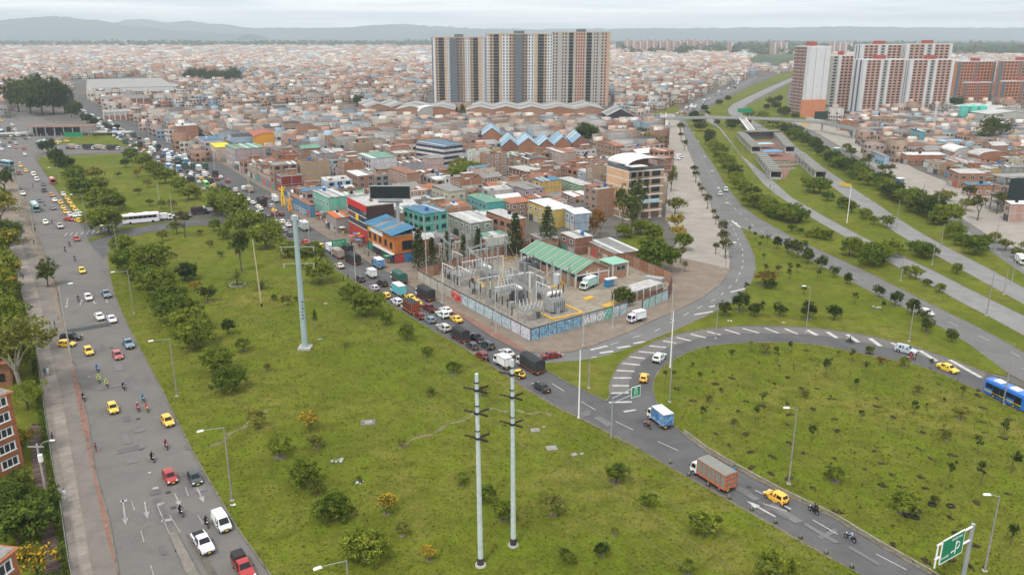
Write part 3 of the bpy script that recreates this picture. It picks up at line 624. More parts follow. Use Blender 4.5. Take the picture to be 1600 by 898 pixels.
# --- park lawn
for px,py,r in ((193,398,20),(203,424,22),(232,432,30),(226,452,22),(248,465,28),(272,505,29),(298,520,27),(306,545,27),(341,582,24),(363,612,22),(270,482,22)):
    tree('bushy',px,py,r,'broad dense green tree',group='trees along the avenue side of the park')
for px,py,r in ((387,366,26),(416,388,25),(501,443,23),(484,415,20),(450,402,16),(549,470,18),(576,493,22)):
    tree('bushy',px,py,r,'spreading bright green tree',group='trees along the market street side of the park')
for k,px,py,r,w_ in (('dark',290,440,17,'dark bushy tree'),('darkround',325,472,11,'small dark round tree'),('darkround',357,523,11,'small dark round tree'),('round',381,550,12,'small leafy round tree'),
    ('round',603,507,10,'small round tree'),('round',636,533,13,'small leafy round tree'),('round',669,558,8,'small round tree'),('round',709,585,10,'small round tree'),('olive',404,670,15,'thin olive green tree'),
    ('round',438,715,18,'low round green tree'),('bushy',478,757,24,'broad low green tree'),('bushy',516,815,27,'broad low green tree'),('bushy',574,878,32,'wide dense green tree'),('olive',494,700,14,'thin olive green tree'),
    ('olive',495,775,13,'thin olive shrub'),('olive',628,698,7,'tiny olive shrub'),('round',723,757,9,'small pale green tree'),('round',763,785,14,'small leafy tree'),('round',786,812,16,'dark leafy tree'),
    ('olive',863,806,19,'slim spreading tree with thin crown'),('round',887,882,12,'small leafy tree'),('darkround',940,870,10,'compact dark round shrub'),('round',962,754,16,'low round tree'),('round',1013,791,12,'low dark round shrub'),
    ('round',1100,838,20,'dense round green tree'),('round',1073,897,11,'small green tree'),('bushy',1213,905,25,'broad green tree'),('olive',753,620,9,'small thin tree'),('round',672,618,8,'tiny round shrub'),
    ('olive',450,478,9,'tiny thin tree'),('round',428,470,5,'tiny shrub'),('olive',540,543,5,'tiny shrub'),('olive',752,690,6,'tiny olive shrub'),('olive',960,835,6,'tiny olive shrub'),
    ('plaza',289,372,13,'small dark tree'),('olive',254,378,9,'small bare looking shrub'),('olive',277,366,11,'small olive tree'),('round',335,362,9,'small green tree'),('round',350,375,9,'small green tree'),
    ('round',346,402,5.5,'small round dark shrub'),('round',314,367,4,'tiny round shrub'),('olive',328,388,6,'small spiky shrub'),('olive',267,404,6,'small thin tree'),('red',417,580,6,'small rusty red shrub'),
    ('olive',560,752,5,'tiny shrub'),('round',463,470,4,'tiny shrub'),('twig',277,412,5,'slender bare sapling')):
    tree(k,px,py,r,w_,'shrub' if 'shrub' in w_ else 'tree')
for k,px,py,r,w_ in (('yellow',481,672,17,'shrub covered in bright yellow flowers'),('yellow',603,805,18,'thin shrub with scattered yellow flowers'),('yellow',671,876,12,'small shrub with yellow flowers'),('yellow',306,455,8,'small yellow flowering shrub'),('olive',629,838,11,'small olive shrub')):
    tree(k,px,py,r,w_,'shrub')
tree('tall',378,425,15,'tall dark tree with a ragged crown',hs=1.3)
palm(371.5,447,2.6,1.35,'feathery palm standing in a stone ring'); palm(409,452,.7,1.3,'low bushy palm beside the leaning pole')
t = thing('topiary_tree','narrow dark young conifer with bare lower stems','tree',place(493,513))
ob('crown',TREES['conifer'][0][1],t,(0,0,1.6),scale=.32); MB().tube((0,0,0),(0,0,2.2),.06,.05,5).tube((.4,0,0),(.2,0,1.9),.04,.03,5).tube((-.4,.2,0),(-.2,.1,1.9),.04,.03,5).build('trunk',barkp,t)
# --- upper lawn
for k,px,py,r,w_ in (('dark',75,240,12,'dark tree'),('dark',88,255,13,'dark tree'),('dark',104,270,14,'dark green tree'),('bushy',117,288,16,'broad green tree'),('bushy',122,304,15,'broad green tree'),
    ('amber',150,287,13,'tree tinged with brown blossom'),('bushy',139,312,20,'broad green tree'),('amber',158,308,17,'brownish green tree'),('bushy',167,330,22,'broad dark green tree'),('bushy',180,330,17,'broad green tree'),
    ('bushy',145,352,14,'round green tree'),('bushy',170,365,24,'broad dense green tree'),('bushy',206,253,13,'broad tree'),('bushy',223,263,14,'broad tree'),('bushy',242,275,15,'rounded spreading tree'),('round',197,262,7,'small round tree'),
    ('bushy',259,287,14,'rounded spreading tree'),('bushy',281,300,14,'rounded spreading tree'),('bushy',296,313,14,'rounded spreading tree'),('yellow',215,278,7,'small yellow flowering shrub'),('olive',185,278,5,'small thin tree'),
    ('olive',252,327,7,'small thin tree'),('olive',270,328,9,'slim pale tree'),('olive',235,322,6,'slim thin tree'),('olive',232,294,7,'slim thin tree'),('olive',217,305,6,'small thin shrub'),('bushy',347,336,24,'dense dark green tree'),('bushy',367,345,25,'dense green tree'),('bushy',358,333,20,'dense green tree'),('round',213,234,5,'small round tree'),('round',150,216,4,'tiny tree')):
    tree(k,px,py,r,w_,'shrub' if 'shrub' in w_ else 'tree')
# --- west sidewalk and garden
tree('darkround',75,448,13,'small dark round street tree',hs=1.2)
for k,px,py,r,w_ in (('darkround',8,300,14,'dark street tree'),('amber',2,356,26,'tree with amber blossom'),('bushy',6,383,22,'dense green street tree'),('amber',8,408,24,'tree with amber blossom'),('bushy',5,432,24,'dense green street tree'),('amber',12,455,26,'tree covered in amber blossom'),('bushy',-12,470,26,'dense green street tree')):
    tree(k,px,py,r,w_)
tree('bigolive',38,620,46,'big loose crowned tree leaning over the sidewalk',hs=.95); tree('big',12,560,38,'big full olive tree',hs=1.1)
tree('bushy',20,590,34,'dense dark green tree under the big street trees',hs=1.3); tree('big',-22,590,36,'dense green garden tree'); tree('big',44,640,24,'green understorey tree',hs=.7)
[tree(k_,a_,b_,r_,'tall dense dark tree in the belt beside the west sidewalk',hs=1.25) for k_,a_,b_,r_ in (('bushy',-4,492,24),('dark',4,520,24),('amber',10,480,22),('bushy',-16,540,28),('dark',-8,400,22),('bushy',-6,330,18))]
tree('amber',36,712,21,'round bush covered in orange flowers','bush'); tree('hedgy',22,697,15,'dark rounded bush','bush')
for px,py,r in ((20,800,26),(55,832,34),(30,850,36),(10,830,32),(72,800,22),(5,790,24),(60,790,18)): tree('hedgy',px,py,r,'dark dense garden shrub','shrub')
tree('yellow',60,905,24,'dark bush dotted with orange flowers','bush'); tree('hedgy',88,930,20,'low dark bush','bush'); tree('hedgy',40,945,24,'low dark bush','bush')
tree('hedgy',30,765,18,'low green shrub','shrub'); tree('bigolive',-60,760,40,'big olive tree')
# --- east verges: rows of trees
def row(pts,n,k,r0,r1,look,group,jit=5,hs=1):
    for i in range(n):
        t = i/(n-1)*(len(pts)-1); j = min(int(t),len(pts)-2); t -= j
        px = pts[j][0]+(pts[j+1][0]-pts[j][0])*t+R.uniform(-jit,jit); py = pts[j][1]+(pts[j+1][1]-pts[j][1])*t+R.uniform(-jit,jit)*.5
        tree(k if isinstance(k,str) else R.choice(k),px,py,(r0+(r1-r0)*i/(n-1))*R.uniform(.85,1.15),look,group=group,hs=hs)
row([(1086,190),(1107,222),(1130,255),(1150,285),(1170,312),(1195,333),(1225,345),(1246,349)],26,('bushy','bushy','dark'),9,16,'dense round tree in the verge row','verge trees left of the first busway')
for px,py,r in ((1275,372,11),(1290,375,9),(1327,400,18),(1345,402,14),(1366,415,24),(1390,400,17),(1378,408,15)): tree('bushy',px,py,r,'broad verge tree')
for px,py,r in ((1236,362,6),(1249,366,6),(1260,371,5),(1430,437,10),(1467,458,8),(1448,448,6),(1414,428,6)): tree('round',px,py,r,'small verge tree')
row([(1176,186),(1215,198),(1240,215),(1270,232),(1300,258),(1335,275),(1370,295),(1400,315),(1440,332),(1475,352)],34,('bushy','bushy','dark'),8,17,'dense round tree in the long row','verge trees right of the busways')
for px,py,r in ((1465,352,12),(1492,372,16),(1503,384,12),(1523,398,17),(1530,390,14)): tree('bushy',px,py,r,'spreading verge tree')
for px,py,r in ((1258,292,8),(1280,303,16),(1292,314,10),(1272,300,12),(1316,326,10),(1330,333,9),(1352,342,10),(1365,352,8),(1385,356,9),(1441,404,15),(1455,402,9),(1422,392,8),(1494,428,8),(1440,398,12)): tree('bushy' if r > 9 else 'round',px,py,r,'low round median shrub','shrub')
for px,py,r in ((1120,195,5),(1142,203,7),(1150,198,6),(1140,196,8),(1100,175,6),(1125,165,5),(1137,158,5),(1205,165,7),(1215,172,7),(1226,180,8),(1198,172,5),(1240,187,6),(1218,160,6)): tree('dark',px,py,r,'dark verge tree')
# --- triangle lawn
for px,py,r in ((1171,366,3),(1180,376,4),(1190,381,4),(1199,382,4),(1214,390,8),(1230,396,8),(1246,404,11),(1262,413,10),(1283,423,9),(1303,434,7),(1324,445,7),(1372,466,8),(1398,479,9),(1424,493,11),(1446,520,10),(1441,504,8),(1487,536,9),(1187,392,4),(1193,407,3),(1195,428,4)):
    tree('darkround' if r > 5 else 'sapling',px,py,r,'dark young tree on the triangular lawn' if r > 5 else 'slim sapling on the triangular lawn',group='young trees on the triangular lawn',hs=1.1)
for px,py,r in ((1132,495,11),(1155,487,13),(1178,495,11),(1217,495,10),(1263,499,13),(1303,500,12)): tree('darkround',px,py,r,'dark bushy young tree near the loop ramp',group='young trees on the triangular lawn',hs=.9)
tree('red',1196,447,18,'low thicket of brown and green brush','thicket',hs=.6); tree('hedgy',1205,452,10,'low dark green brush','shrub')
for px,py in ((1166,460),(1192,487),(1215,430),(1232,428),(1234,438),(1245,428),(1255,462),(1335,475),(1377,488),(1277,436)): tree('sapling',px,py,5,'slim young sapling on the triangular lawn')
# --- plaza trees
for px,py,r in ((1062,212,6),(1064,222,5),(1069,236,5),(1083,277,6),(1087,286,6),(1093,300,4),(1097,307,5),(1100,313,3),(1105,327,7),(1114,343,5),(1118,352,5),(1127,374,9),(1130,390,10),(1133,405,10),(1070,426,5),(1118,398,6)):
    tree('plaza',px,py,r,'small dark street tree on the plaza edge',group='street trees along the plaza',hs=.95)
for k,px,py,r,w_ in (('round',1046,280,11,'leafy tree'),('plaza',1048,300,9,'dark thin tree'),('olive',1054,335,14,'loose grey green tree'),('yellow',1056,360,13,'tree in yellow flower'),('yellow',1058,376,12,'tree in yellow flower'),('round',1068,392,14,'leafy green tree'),('plaza',1063,412,8,'thin dark tree'),
    ('bushy',1030,423,26,'broad green tree by the brick wall'),('bushy',1012,415,18,'green tree by the brick wall'),('round',1020,232,14,'leafy tree'),('round',1008,240,13,'leafy tree'),('dark',985,232,14,'dark tree'),('dark',968,226,13,'dark tree'),('dark',1000,222,12,'dark tree'),
    ('dark',912,226,19,'big dark round tree'),('dark',940,228,14,'dark round tree'),('round',1030,215,9,'leafy tree'),('bushy',1000,365,12,'low green shrub'),('bushy',1020,378,16,'low green tree'),('bushy',976,372,12,'low green shrub')):
    tree(k,px,py,r,w_,'shrub' if 'shrub' in w_ else 'tree')
for px,py,s in ((655,420,1.25),(700,410,1.0),(725,405,.8),(748,408,1.05),(805,402,1.45),(855,398,1.6),(675,415,.9)):
    x,y = G(px,py); t = thing('pine_tree','dark layered pine','tree',(x,y,.1),R.uniform(0,6)); i = int(px) % 3
    ob('crown',TREES['conifer'][0][i],t,scale=s); ob('trunk',TREES['conifer'][1][0],t,scale=s)
for px,py,r in ((985,372,13),(972,358,12),(996,350,13)): tree('tall',px,py,r,'tall very dark conifer',hs=1.5)
for px,py,r in ((937,370,11),(928,375,10)): tree('red',px,py,r,'rusty brown conifer',hs=2.0)
for px,py,r,k in ((733,290,24,'bushy'),(722,278,16,'olive'),(745,283,16,'bushy'),(742,298,12,'dark'),(650,305,9,'dark'),(625,200,10,'olive'),(640,210,10,'bushy'),(655,208,11,'olive'),(560,167,10,'dark'),(830,207,10,'dark'),(845,208,9,'dark'),(815,226,9,'olive'),(800,222,10,'dark'),(505,205,6,'dark'),(790,212,8,'olive'),(850,232,12,'olive'),(612,325,5,'dark')):
    tree(k,px,py,r,'tree among the houses')
tree('tall',724,194,4,'slender dark cypress',hs=2.2)
# --- east pavement trees
for px,py,r in ((1330,246,8),(1322,238,8),(1352,258,7),(1357,262,7),(1378,272,9),(1389,278,7),(1470,322,13),(1484,315,9),(1508,330,12),(1527,345,12),(1513,322,11),(1557,335,12),(1573,342,10),(1552,380,10),(1570,392,11),(1590,405,10),(1600,395,11)):
    tree('plaza' if px % 2 else 'olive',px,py,r,'street tree on the right-hand pavement',hs=.9)
for px,py,r in ((1548,226,17),(1560,224,14),(1535,228,12)): tree('tall',px,py,r,'large grey green tree rising over the roofs',hs=.75)
for px,py,r in ((1492,172,11),(1500,178,9),(1290,172,8),(1282,175,7),(1220,182,8),(1540,160,7)): tree('dark',px,py,r,'dark tree near the towers')
# --- dark grove
for i,(px,py,r) in enumerate(((30,175,17),(48,178,20),(66,180,22),(84,179,19),(102,178,15),(118,180,9),(40,158,13),(75,155,12),(60,165,18),(92,168,14),(112,184,8),(24,168,10))):
    tree('dark',px,py,r,'tall dark tree in the grove',group='dark grove beyond the junction',hs=1.5)
for px,py,r in ((137,193,8),(150,197,7),(165,200,5),(182,202,4),(240,155,6),(64,212,6),(70,210,7)): tree('dark',px,py,r,'small dark street tree')
for i in range(16): tree('dark',292+i*5.2,127-(i % 3)*2.5,R.uniform(5,8),'tree in the pale green far grove',group='far grove among the roofs',hs=1.2)
for px,py,r in ((880,82,0),(560,118,5),(868,104,6),(1000,90,3),(1012,88,3),(1100,102,4),(1172,105,5),(1175,112,5),(1126,126,4),(617,104,6)):
    if r: tree('dark',px,py,r,'small dark tree far among the roofs')
# --- saplings with dark soil pits on the loop lawn
rnd = random.Random(5); pts = []
S_BIG = [(1197,553,9,'olive'),(1214,568,6,'sapling'),(1236,553,5,'sapling'),(1142,565,5,'sapling'),(1098,660,6,'sapling'),(1179,660,6,'sapling'),(1147,665,6,'olive'),(1191,635,6,'sapling'),(1107,627,6,'olive'),(1303,752,14,'round'),(1410,803,18,'round'),(1255,622,8,'olive'),(1291,590,7,'sapling'),(1331,568,5,'sapling'),(1359,553,6,'round'),(1413,573,7,'round'),(1378,572,7,'red'),(1453,578,4,'sapling'),(1434,615,7,'olive'),(1503,622,5,'sapling'),(1426,652,6,'sapling'),(1478,688,9,'olive'),(1500,655,11,'olive'),(1567,685,7,'sapling'),(1268,690,6,'sapling'),(1344,662,5,'sapling'),(1339,612,5,'sapling'),(1352,585,5,'sapling'),(1482,750,6,'sapling'),(1527,710,7,'sapling'),(1580,740,9,'sapling'),(1578,852,9,'sapling'),(1460,790,8,'olive'),(1533,757,8,'sapling'),(1040,594,4,'sapling'),(1052,594,4,'sapling'),(1092,598,4,'sapling'),(1127,613,4,'olive'),(1172,552,6,'twig')]
pitm = MB().prism([(math.cos(k*.7)*(.9+.2*(k % 3)),math.sin(k*.7)*(.62+.15*(k % 2))) for k in range(9)],0,.05).mesh('soil_pit',soilm)
def pit(t): ob('soil_pit',pitm,t,(0,0,-.02),R.uniform(0,3),scale=R.uniform(.5,.85))
for px,py,r,k in S_BIG:
    w_ = {'sapling': 'slim dark sapling in a dark soil pit','olive': 'thin loose sapling in a soil pit','twig': 'bare twiggy sapling in a soil pit','round': 'leafy round shrub on the loop lawn','red': 'small reddish shrub in a soil pit'}[k]
    t = tree(k,px,py,r,w_,'sapling' if 'sapling' in w_ else 'shrub','planting on the loop lawn',hs=1 if k != 'sapling' else 1.3); pit(t); pts.append((px,py))
rl_ = lawns['round']; n = 0
while n < 118:
    px,py = rnd.uniform(1030,1600),rnd.uniform(545,895); x,y = G(px,py)
    if not inside(x,y,rl_) or any(abs(px-a) < 21+(py-545)*.03 and abs(py-b) < 9+(py-545)*.035 for a,b in pts): continue
    e = [inside(G(px+a,py+b)[0],G(px+a,py+b)[1],rl_) for a,b in ((14,0),(-16,0),(0,12),(0,-6))]
    if not all(e): continue
    pts.append((px,py)); n += 1; k = rnd.random()
    if k < .40:
        t = tree(rnd.choice(('sapling','twig','sapling')),px,py,rnd.uniform(1.7,3.2),'tiny young sapling in a dark soil pit','sapling','planting on the loop lawn',hs=1.1); pit(t)
    else:
        t = thing('planting_pit','empty dark soil planting pit in the grass','planting pit',(x,y,.14),0,'planting on the loop lawn'); pit(t)
        mb = MB()
        for q in range(6): a = q*1.05; mb.poly([(math.cos(a)*.2,math.sin(a)*.2,.02),(math.cos(a)*.35,math.sin(a)*.3,.02),(math.cos(a+.3)*.55,math.sin(a+.3)*.4,.3)])
        mb.build('weed',LEAF['olive'],t)
for px,py in ((1418,807),(1430,810),(1432,800),(1456,790),(1485,792)):
    t = thing('tyre','old black tyre lying on the loop lawn','tyre',(*G(px,py),.14)); mb = MB()
    for q in range(10):
        a,b = q*.628,(q+1)*.628; mb.tube((math.cos(a)*.5,math.sin(a)*.5,.12),(math.cos(b)*.5,math.sin(b)*.5,.12),.16,.16,5)
    mb.build('tread',rubber,t)
# ------------------------------------------------------------------ people: one skinned body per pose, shared; clothing colour per object
skin = M('skin',(.30,.17,.11),.6,.1); hairm = M('hair',(.012,.010,.009),.7,.2); helm = M('helmet',None,.25,.05,spec=.5,src='obj'); shoem = M('shoe',(.03,.028,.026),.7,.2); eyem = M('eye',(.015,.012,.01),.4,.1)
trouser = [M('trouser_dark',(.025,.027,.033),.85,.2),M('trouser_denim',(.06,.09,.15),.85,.2),M('trouser_tan',(.20,.16,.12),.85,.2)]
def skel(pose):
    v = []; e = []; r = []
    def add(p,rad,par=None):
        v.append(p); r.append(rad)
        if par is not None: e.append((par,len(v)-1))
        return len(v)-1
    ride = pose == 'ride'; z0 = .86 if ride else .94; lean = .16 if ride else .02
    pel = add((0,0,z0),(.15,.115)); wa = add((lean*.3,0,z0+.17),(.135,.10),pel); ch = add((lean*.8,0,z0+.38),(.165,.115),wa); nb = add((lean,0,z0+.52),(.075,.07),ch); nk = add((lean+.03,0,z0+.58),(.055,.055),nb)
    h1 = add((lean+.05,0,z0+.66),(.085,.09),nk); add((lean+.05,0,z0+.78),(.075,.085),h1)
    for s in (-1,1):
        sh = add((lean*.9,s*.185,z0+.46),(.065,.06),ch)
        if ride: el = add((lean+.16,s*.30,z0+.26),(.048,.045),sh); wr = add((lean+.40,s*.33,z0+.20),(.036,.032),el); hd = add((lean+.50,s*.33,z0+.19),(.036,.022),wr)
        else:
            sw = (.16 if pose == 'walk' else .03)*s; el = add((sw*.3-.02,s*.235,z0+.18),(.047,.044),sh); wr = add((sw+.04,s*.25,z0-.06),(.034,.030),el); hd = add((sw+.07,s*.25,z0-.15),(.036,.020),wr)
        hip = add((.0,s*.095,z0-.06),(.095,.09),pel)
        if ride: kn = add((.36,s*.20,z0-.16),(.068,.066),hip); an = add((.18,s*.19,.34),(.045,.045),kn); add((.34,s*.19,.29),(.042,.035),an)
        else:
            st = (.24 if pose == 'walk' else .02)*-s; kn = add((st*.6+.05,s*.10,.50),(.066,.064),hip); an = add((st-(.05 if st < 0 else 0),s*.10,.09+(.04 if st < -.1 else 0)),(.044,.044),kn); add((st+.15,s*.11,.045+(.02 if st < -.1 else 0)),(.045,.035),an)
    return v,e,r
BODY = {}
def body(pose,tm):
    key = (pose,tm.name)
    if key in BODY: return BODY[key]
    v,e,r = skel(pose); me = bpy.data.meshes.new('person_skeleton'); me.from_pydata(v,e,[]); o = bpy.data.objects.new('person_skeleton',me); COL.objects.link(o)
    sk = o.modifiers.new('skin','SKIN'); sk.use_smooth_shade = True; sk.branch_smoothing = .6
    for i,d in enumerate(me.skin_vertices[0].data): d.radius = r[i]; d.use_root = (i == 0)
    sb = o.modifiers.new('sub','SUBSURF'); sb.levels = 1; sb.render_levels = 1
    dg = bpy.context.evaluated_depsgraph_get(); nm = bpy.data.meshes.new_from_object(o.evaluated_get(dg)); nm.name = 'person_body'; bpy.data.objects.remove(o)
    # hands: five fingers each; face: eyes, nose, mouth
    mb = MB(); z0 = v[0][2]; hands = [(v[i],v[i-1]) for i in range(len(v)) if r[i][1] in (.022,.020)]
    for hv,wv in hands:
        d = (Vector(hv)-Vector(wv)).normalized(); sd = d.cross(Vector((0,1,0))).normalized() if pose != 'ride' else Vector((0,1,0)); cu = Vector((0,-1 if hv[1] > 0 else 1,0))*.3 if pose != 'ride' else Vector((0,0,-.5))
        for q in range(4): b0 = Vector(hv)+sd*(.018*(q-1.5)); m1 = b0+d*(.052-.006*abs(q-1.3)); mb.tube(b0,m1,.009,.008,5,0); mb.tube(m1,m1+(d*.8+cu).normalized()*.038,.008,.006,5,0)
        mb.tube(Vector(hv)-d*.03,Vector(hv)-sd*.05+d*.01,.010,.008,5,0)
    hx,hz = v[5][0]+.085,v[5][2]+.05
    mb.tube((hx,0,hz+.01),(hx+.028,0,hz-.03),.010,.014,5,0)
    for s in (-1,1): mb.ball((hx-.002,s*.032,hz+.02),.011,6,4,1); mb.ball((hx-.085,s*.088,hz),(.02,.012,.03),6,4,0)
    mb.box((hx-.002,0,hz-.062),(.012,.045,.010),1)
    n0 = len(nm.vertices); bm = bmesh.new(); bm.from_mesh(nm); mi = []
    for f in bm.faces:
        c = f.calc_center_median(); z = c.z
        if pose == 'ride': f.material_index = 3 if z < .36 else 2 if (z < z0-.02 or (z < z0+.06 and abs(c.y) < .2)) else 0
        else: f.material_index = 3 if z < .09 else 2 if z < z0+.03 and abs(c.y) < .19 else 0
        if z > z0+.56: f.material_index = 1
        if min((c-Vector(h)).length for h,w_ in hands) < .075: f.material_index = 1
        f.smooth = True
    vs = [bm.verts.new(p) for p in mb.v]
    for f,m_ in zip(mb.f,mb.m):
        try: g = bm.faces.new([vs[k] for k in f]); g.material_index = 1 if m_ == 0 else 4
        except ValueError: pass
    bm.to_mesh(nm); bm.free(); nm.materials.clear()
    for m_ in (objpaint,skin,tm,shoem,eyem): nm.materials.append(m_)
    BODY[key] = (nm,Vector(v[5])); return BODY[key]
HAIR = MB().ball((0,0,0),(.098,.092,.085),9,5).box((-.055,0,-.06),(.08,.14,.10)).mesh('hair',hairm,True)
HELM = MB().ball((0,0,0),(.135,.125,.135),10,6).mesh('helmet',helm,True); VIS = MB().box((.105,0,-.01),(.06,.16,.075),0,0,.8,.9).mesh('visor',carglass)
def person(x,y,z,h,pose,shirt,tr=None,look='person',helmet=None,group='people on foot',label=None,tm=None):
    tm = tm or trouser[0] if pose == 'ride' else tm or R.choice(trouser)
    nm,hp = body(pose,tm); t = thing('person',look,'person',(x,y,z),h,group,label); s = R.uniform(.95,1.04)
    ob('body',nm,t,color=shirt,scale=s)
    if helmet is not None:
        o = ob('helmet',HELM,t,(hp.x*s,0,(hp.z+.06)*s),color=helmet); ob('visor',VIS,o)
    else: ob('hair',HAIR,t,((hp.x-.015)*s,0,(hp.z+.085)*s))
    return t
# ------------------------------------------------------------------ vehicles
# stations: x, half width at sill, half width at belt, z sill, z belt, half width of top, z top ; x grows towards the nose
CARS = dict(
 hatch=dict(L=3.7,wb=2.4,wr=.29,st=[(-1.83,.66,.70,.38,.78,.60,.82),(-1.76,.74,.78,.26,.88,.62,.98),(-1.45,.76,.80,.22,.92,.60,1.43),(-.9,.78,.81,.20,.93,.62,1.50),(0,.79,.81,.20,.92,.62,1.50),(.30,.79,.81,.20,.91,.60,1.44),(.95,.78,.80,.20,.88,.66,.96),(1.60,.74,.76,.22,.74,.60,.80),(1.83,.62,.66,.34,.60,.52,.64)],cab=(1,6),roof=(2,5)),
 sedan=dict(L=4.4,wb=2.6,wr=.31,st=[(-2.18,.68,.74,.40,.80,.60,.86),(-2.05,.78,.82,.26,.90,.66,.96),(-1.45,.82,.85,.20,.93,.66,.99),(-.95,.83,.86,.20,.94,.60,1.38),(-.4,.83,.86,.20,.94,.62,1.45),(.25,.83,.86,.20,.93,.62,1.43),(.55,.83,.86,.20,.92,.60,1.34),(1.15,.82,.85,.20,.90,.70,.97),(1.90,.78,.80,.24,.76,.62,.82),(2.18,.64,.70,.36,.62,.54,.66)],cab=(2,7),roof=(3,6)),
 suv=dict(L=4.5,wb=2.65,wr=.36,st=[(-2.22,.74,.80,.48,.90,.66,1.0),(-2.15,.84,.88,.34,1.02,.70,1.12),(-1.95,.86,.90,.30,1.08,.68,1.66),(-1.2,.87,.91,.28,1.08,.70,1.74),(.10,.87,.91,.28,1.06,.70,1.72),(.40,.87,.91,.28,1.05,.68,1.64),(1.0,.86,.90,.28,1.02,.76,1.10),(1.95,.82,.86,.34,.92,.68,.98),(2.22,.70,.76,.44,.76,.60,.82)],cab=(1,6),roof=(2,5)),
 van=dict(L=4.2,wb=2.7,wr=.32,st=[(-2.08,.76,.80,.36,1.0,.70,1.70),(-2.02,.80,.84,.28,1.04,.72,1.84),(-.9,.82,.85,.26,1.05,.72,1.90),(.5,.82,.85,.26,1.02,.72,1.88),(.85,.82,.85,.26,1.0,.68,1.80),(1.5,.80,.84,.26,.98,.74,1.05),(1.95,.76,.80,.30,.82,.66,.88),(2.08,.66,.70,.38,.70,.58,.74)],cab=(0,5),roof=(1,4)),
 pickup=dict(L=5.2,wb=3.05,wr=.38,st=[(-2.6,.80,.86,.50,1.02,.80,1.03),(-2.55,.84,.89,.40,1.05,.84,1.06),(-.85,.87,.91,.34,1.06,.86,1.07),(-.80,.87,.91,.34,1.08,.74,1.10),(-.62,.87,.91,.34,1.08,.70,1.68),(0,.87,.91,.34,1.08,.71,1.76),(.55,.87,.91,.34,1.06,.68,1.68),(1.15,.86,.90,.34,1.04,.78,1.12),(2.2,.84,.87,.40,.96,.72,1.02),(2.6,.72,.78,.50,.80,.62,.84)],cab=(3,7),roof=(4,6)),
)
def car_parts(k,canopy=False):
    """builders for the parts of one kind of car: [(name, MB, material, loc)]"""
    s = CARS[k]; st = s['st']; out = []; b = MB(); n = len(st); rings = []
    for (x,ws,wb,zs,zb,wt,zt) in st:
        zm = zs*.45+zb*.55
        rings.append([(x,-ws,zs),(x,-wb,zm),(x,-wb*.985,zb),(x,-wt,zt),(x,-wt*.35,zt+.03),(x,wt*.35,zt+.03),(x,wt,zt),(x,wb*.985,zb),(x,wb,zm),(x,ws,zs)])
    for r in rings: b.v += r
    for i in range(n-1):
        for j in range(9):
            b.f.append((i*10+j,i*10+j+1,(i+1)*10+j+1,(i+1)*10+j)); b.m.append(0)
        b.f.append((i*10+9,i*10,(i+1)*10,(i+1)*10+9)); b.m.append(1)
    b.f.append(tuple(range(9,-1,-1))); b.m.append(0); b.f.append(tuple((n-1)*10+j for j in range(10))); b.m.append(0)
    # wheel arches, sills
    wx = [-s['wb']/2-.03,s['wb']/2+.02]; hw = st[3][2]
    for x in wx:
        for sg in (-1,1): b.tube((x,sg*(hw-.12),s['wr']),(x,sg*(hw+.004),s['wr']),s['wr']*1.22,s['wr']*1.2,12,1)
    out.append(('body',b,[paint,black]))
    def pane(name,quad,f=.86,off=.012):
        q = [Vector(p) for p in quad]; c = sum(q,Vector())/len(q); nn = (q[1]-q[0]).cross(q[2]-q[0])
        if nn.length < 1e-6: nn = (q[2]-q[0]).cross(q[3]-q[0])
        nn.normalize()
        if nn.dot(c-Vector((0,0,.7))) < 0: nn = -nn
        g = MB(); front = [c+(p-c)*f+nn*off for p in q]; back = [c+(p-c)*f-nn*.01 for p in q]; g.poly(front)
        for a in range(len(q)): g.poly([back[a],back[(a+1) % len(q)],front[(a+1) % len(q)],front[a]])
        out.append((name,g,carglass))
    c0,c1 = s['cab']; r0,r1 = s['roof']
    pane('windshield',[rings[c1][3],rings[c1][6],rings[r1][6],rings[r1][3]],.90,.04)
    pane('rear_window',[rings[c0][6],rings[c0][3],rings[r0][3],rings[r0][6]],.82,.04)
    for sg in (2,7):
        t = 3 if sg == 2 else 6
        xs = [st[i][0] for i in range(r0,r1+1)]; midx = (st[r0][0]+st[r1][0])/2+.05
        def at(x,j):
            for i in range(n-1):
                if st[i][0] <= x <= st[i+1][0]:
                    tt = (x-st[i][0])/(st[i+1][0]-st[i][0]); return Vector(rings[i][j]).lerp(Vector(rings[i+1][j]),tt)
            return Vector(rings[-1][j])
        xr,xf = st[r0][0]+.02,st[r1][0]; xw = st[c1][0]-(st[c1][0]-st[r1][0])*.35
        if k == 'van': pane('side_window',[at(-.05,sg),at(xw,sg),at(xf,t),at(-.05,t)],.84)
        else:
            pane('side_window',[at(midx,sg),at(xw,sg),at(xf,t),at(midx,t)],.86)
            pane('side_window',[at((st[c0][0]+xr)/2 if k != 'pickup' else xr,sg),at(midx,sg),at(midx,t),at(xr,t)],.86)
    fx,rx = st[-1][0],st[0][0]; zf = st[-2][4]-.06
    for sg in (-1,1):
        out.append(('headlight',MB().box((fx-.06,sg*st[-2][1]*.80,zf-.02),(.14,.30,.15),0,-sg*.25),lampw))
        out.append(('tail_light',MB().box((rx+.02,sg*st[1][1]*.84,st[1][4]-.12),(.12,.18,.22),0,sg*.15),lampr))
        out.append(('mirror',MB().box((st[c1][0]-.22,sg*(hw+.10),st[c1][4]+.10),(.12,.20,.13)),paint if k in ('hatch','sedan') else black))
    out.append(('front_bumper',MB().box((fx+.02,0,st[-1][3]+.05),(.12,st[-1][1]*2.05,.20),0,0,.8,.96).box((fx+.035,0,st[-1][4]-.08),(.03,.62,.10)),black))
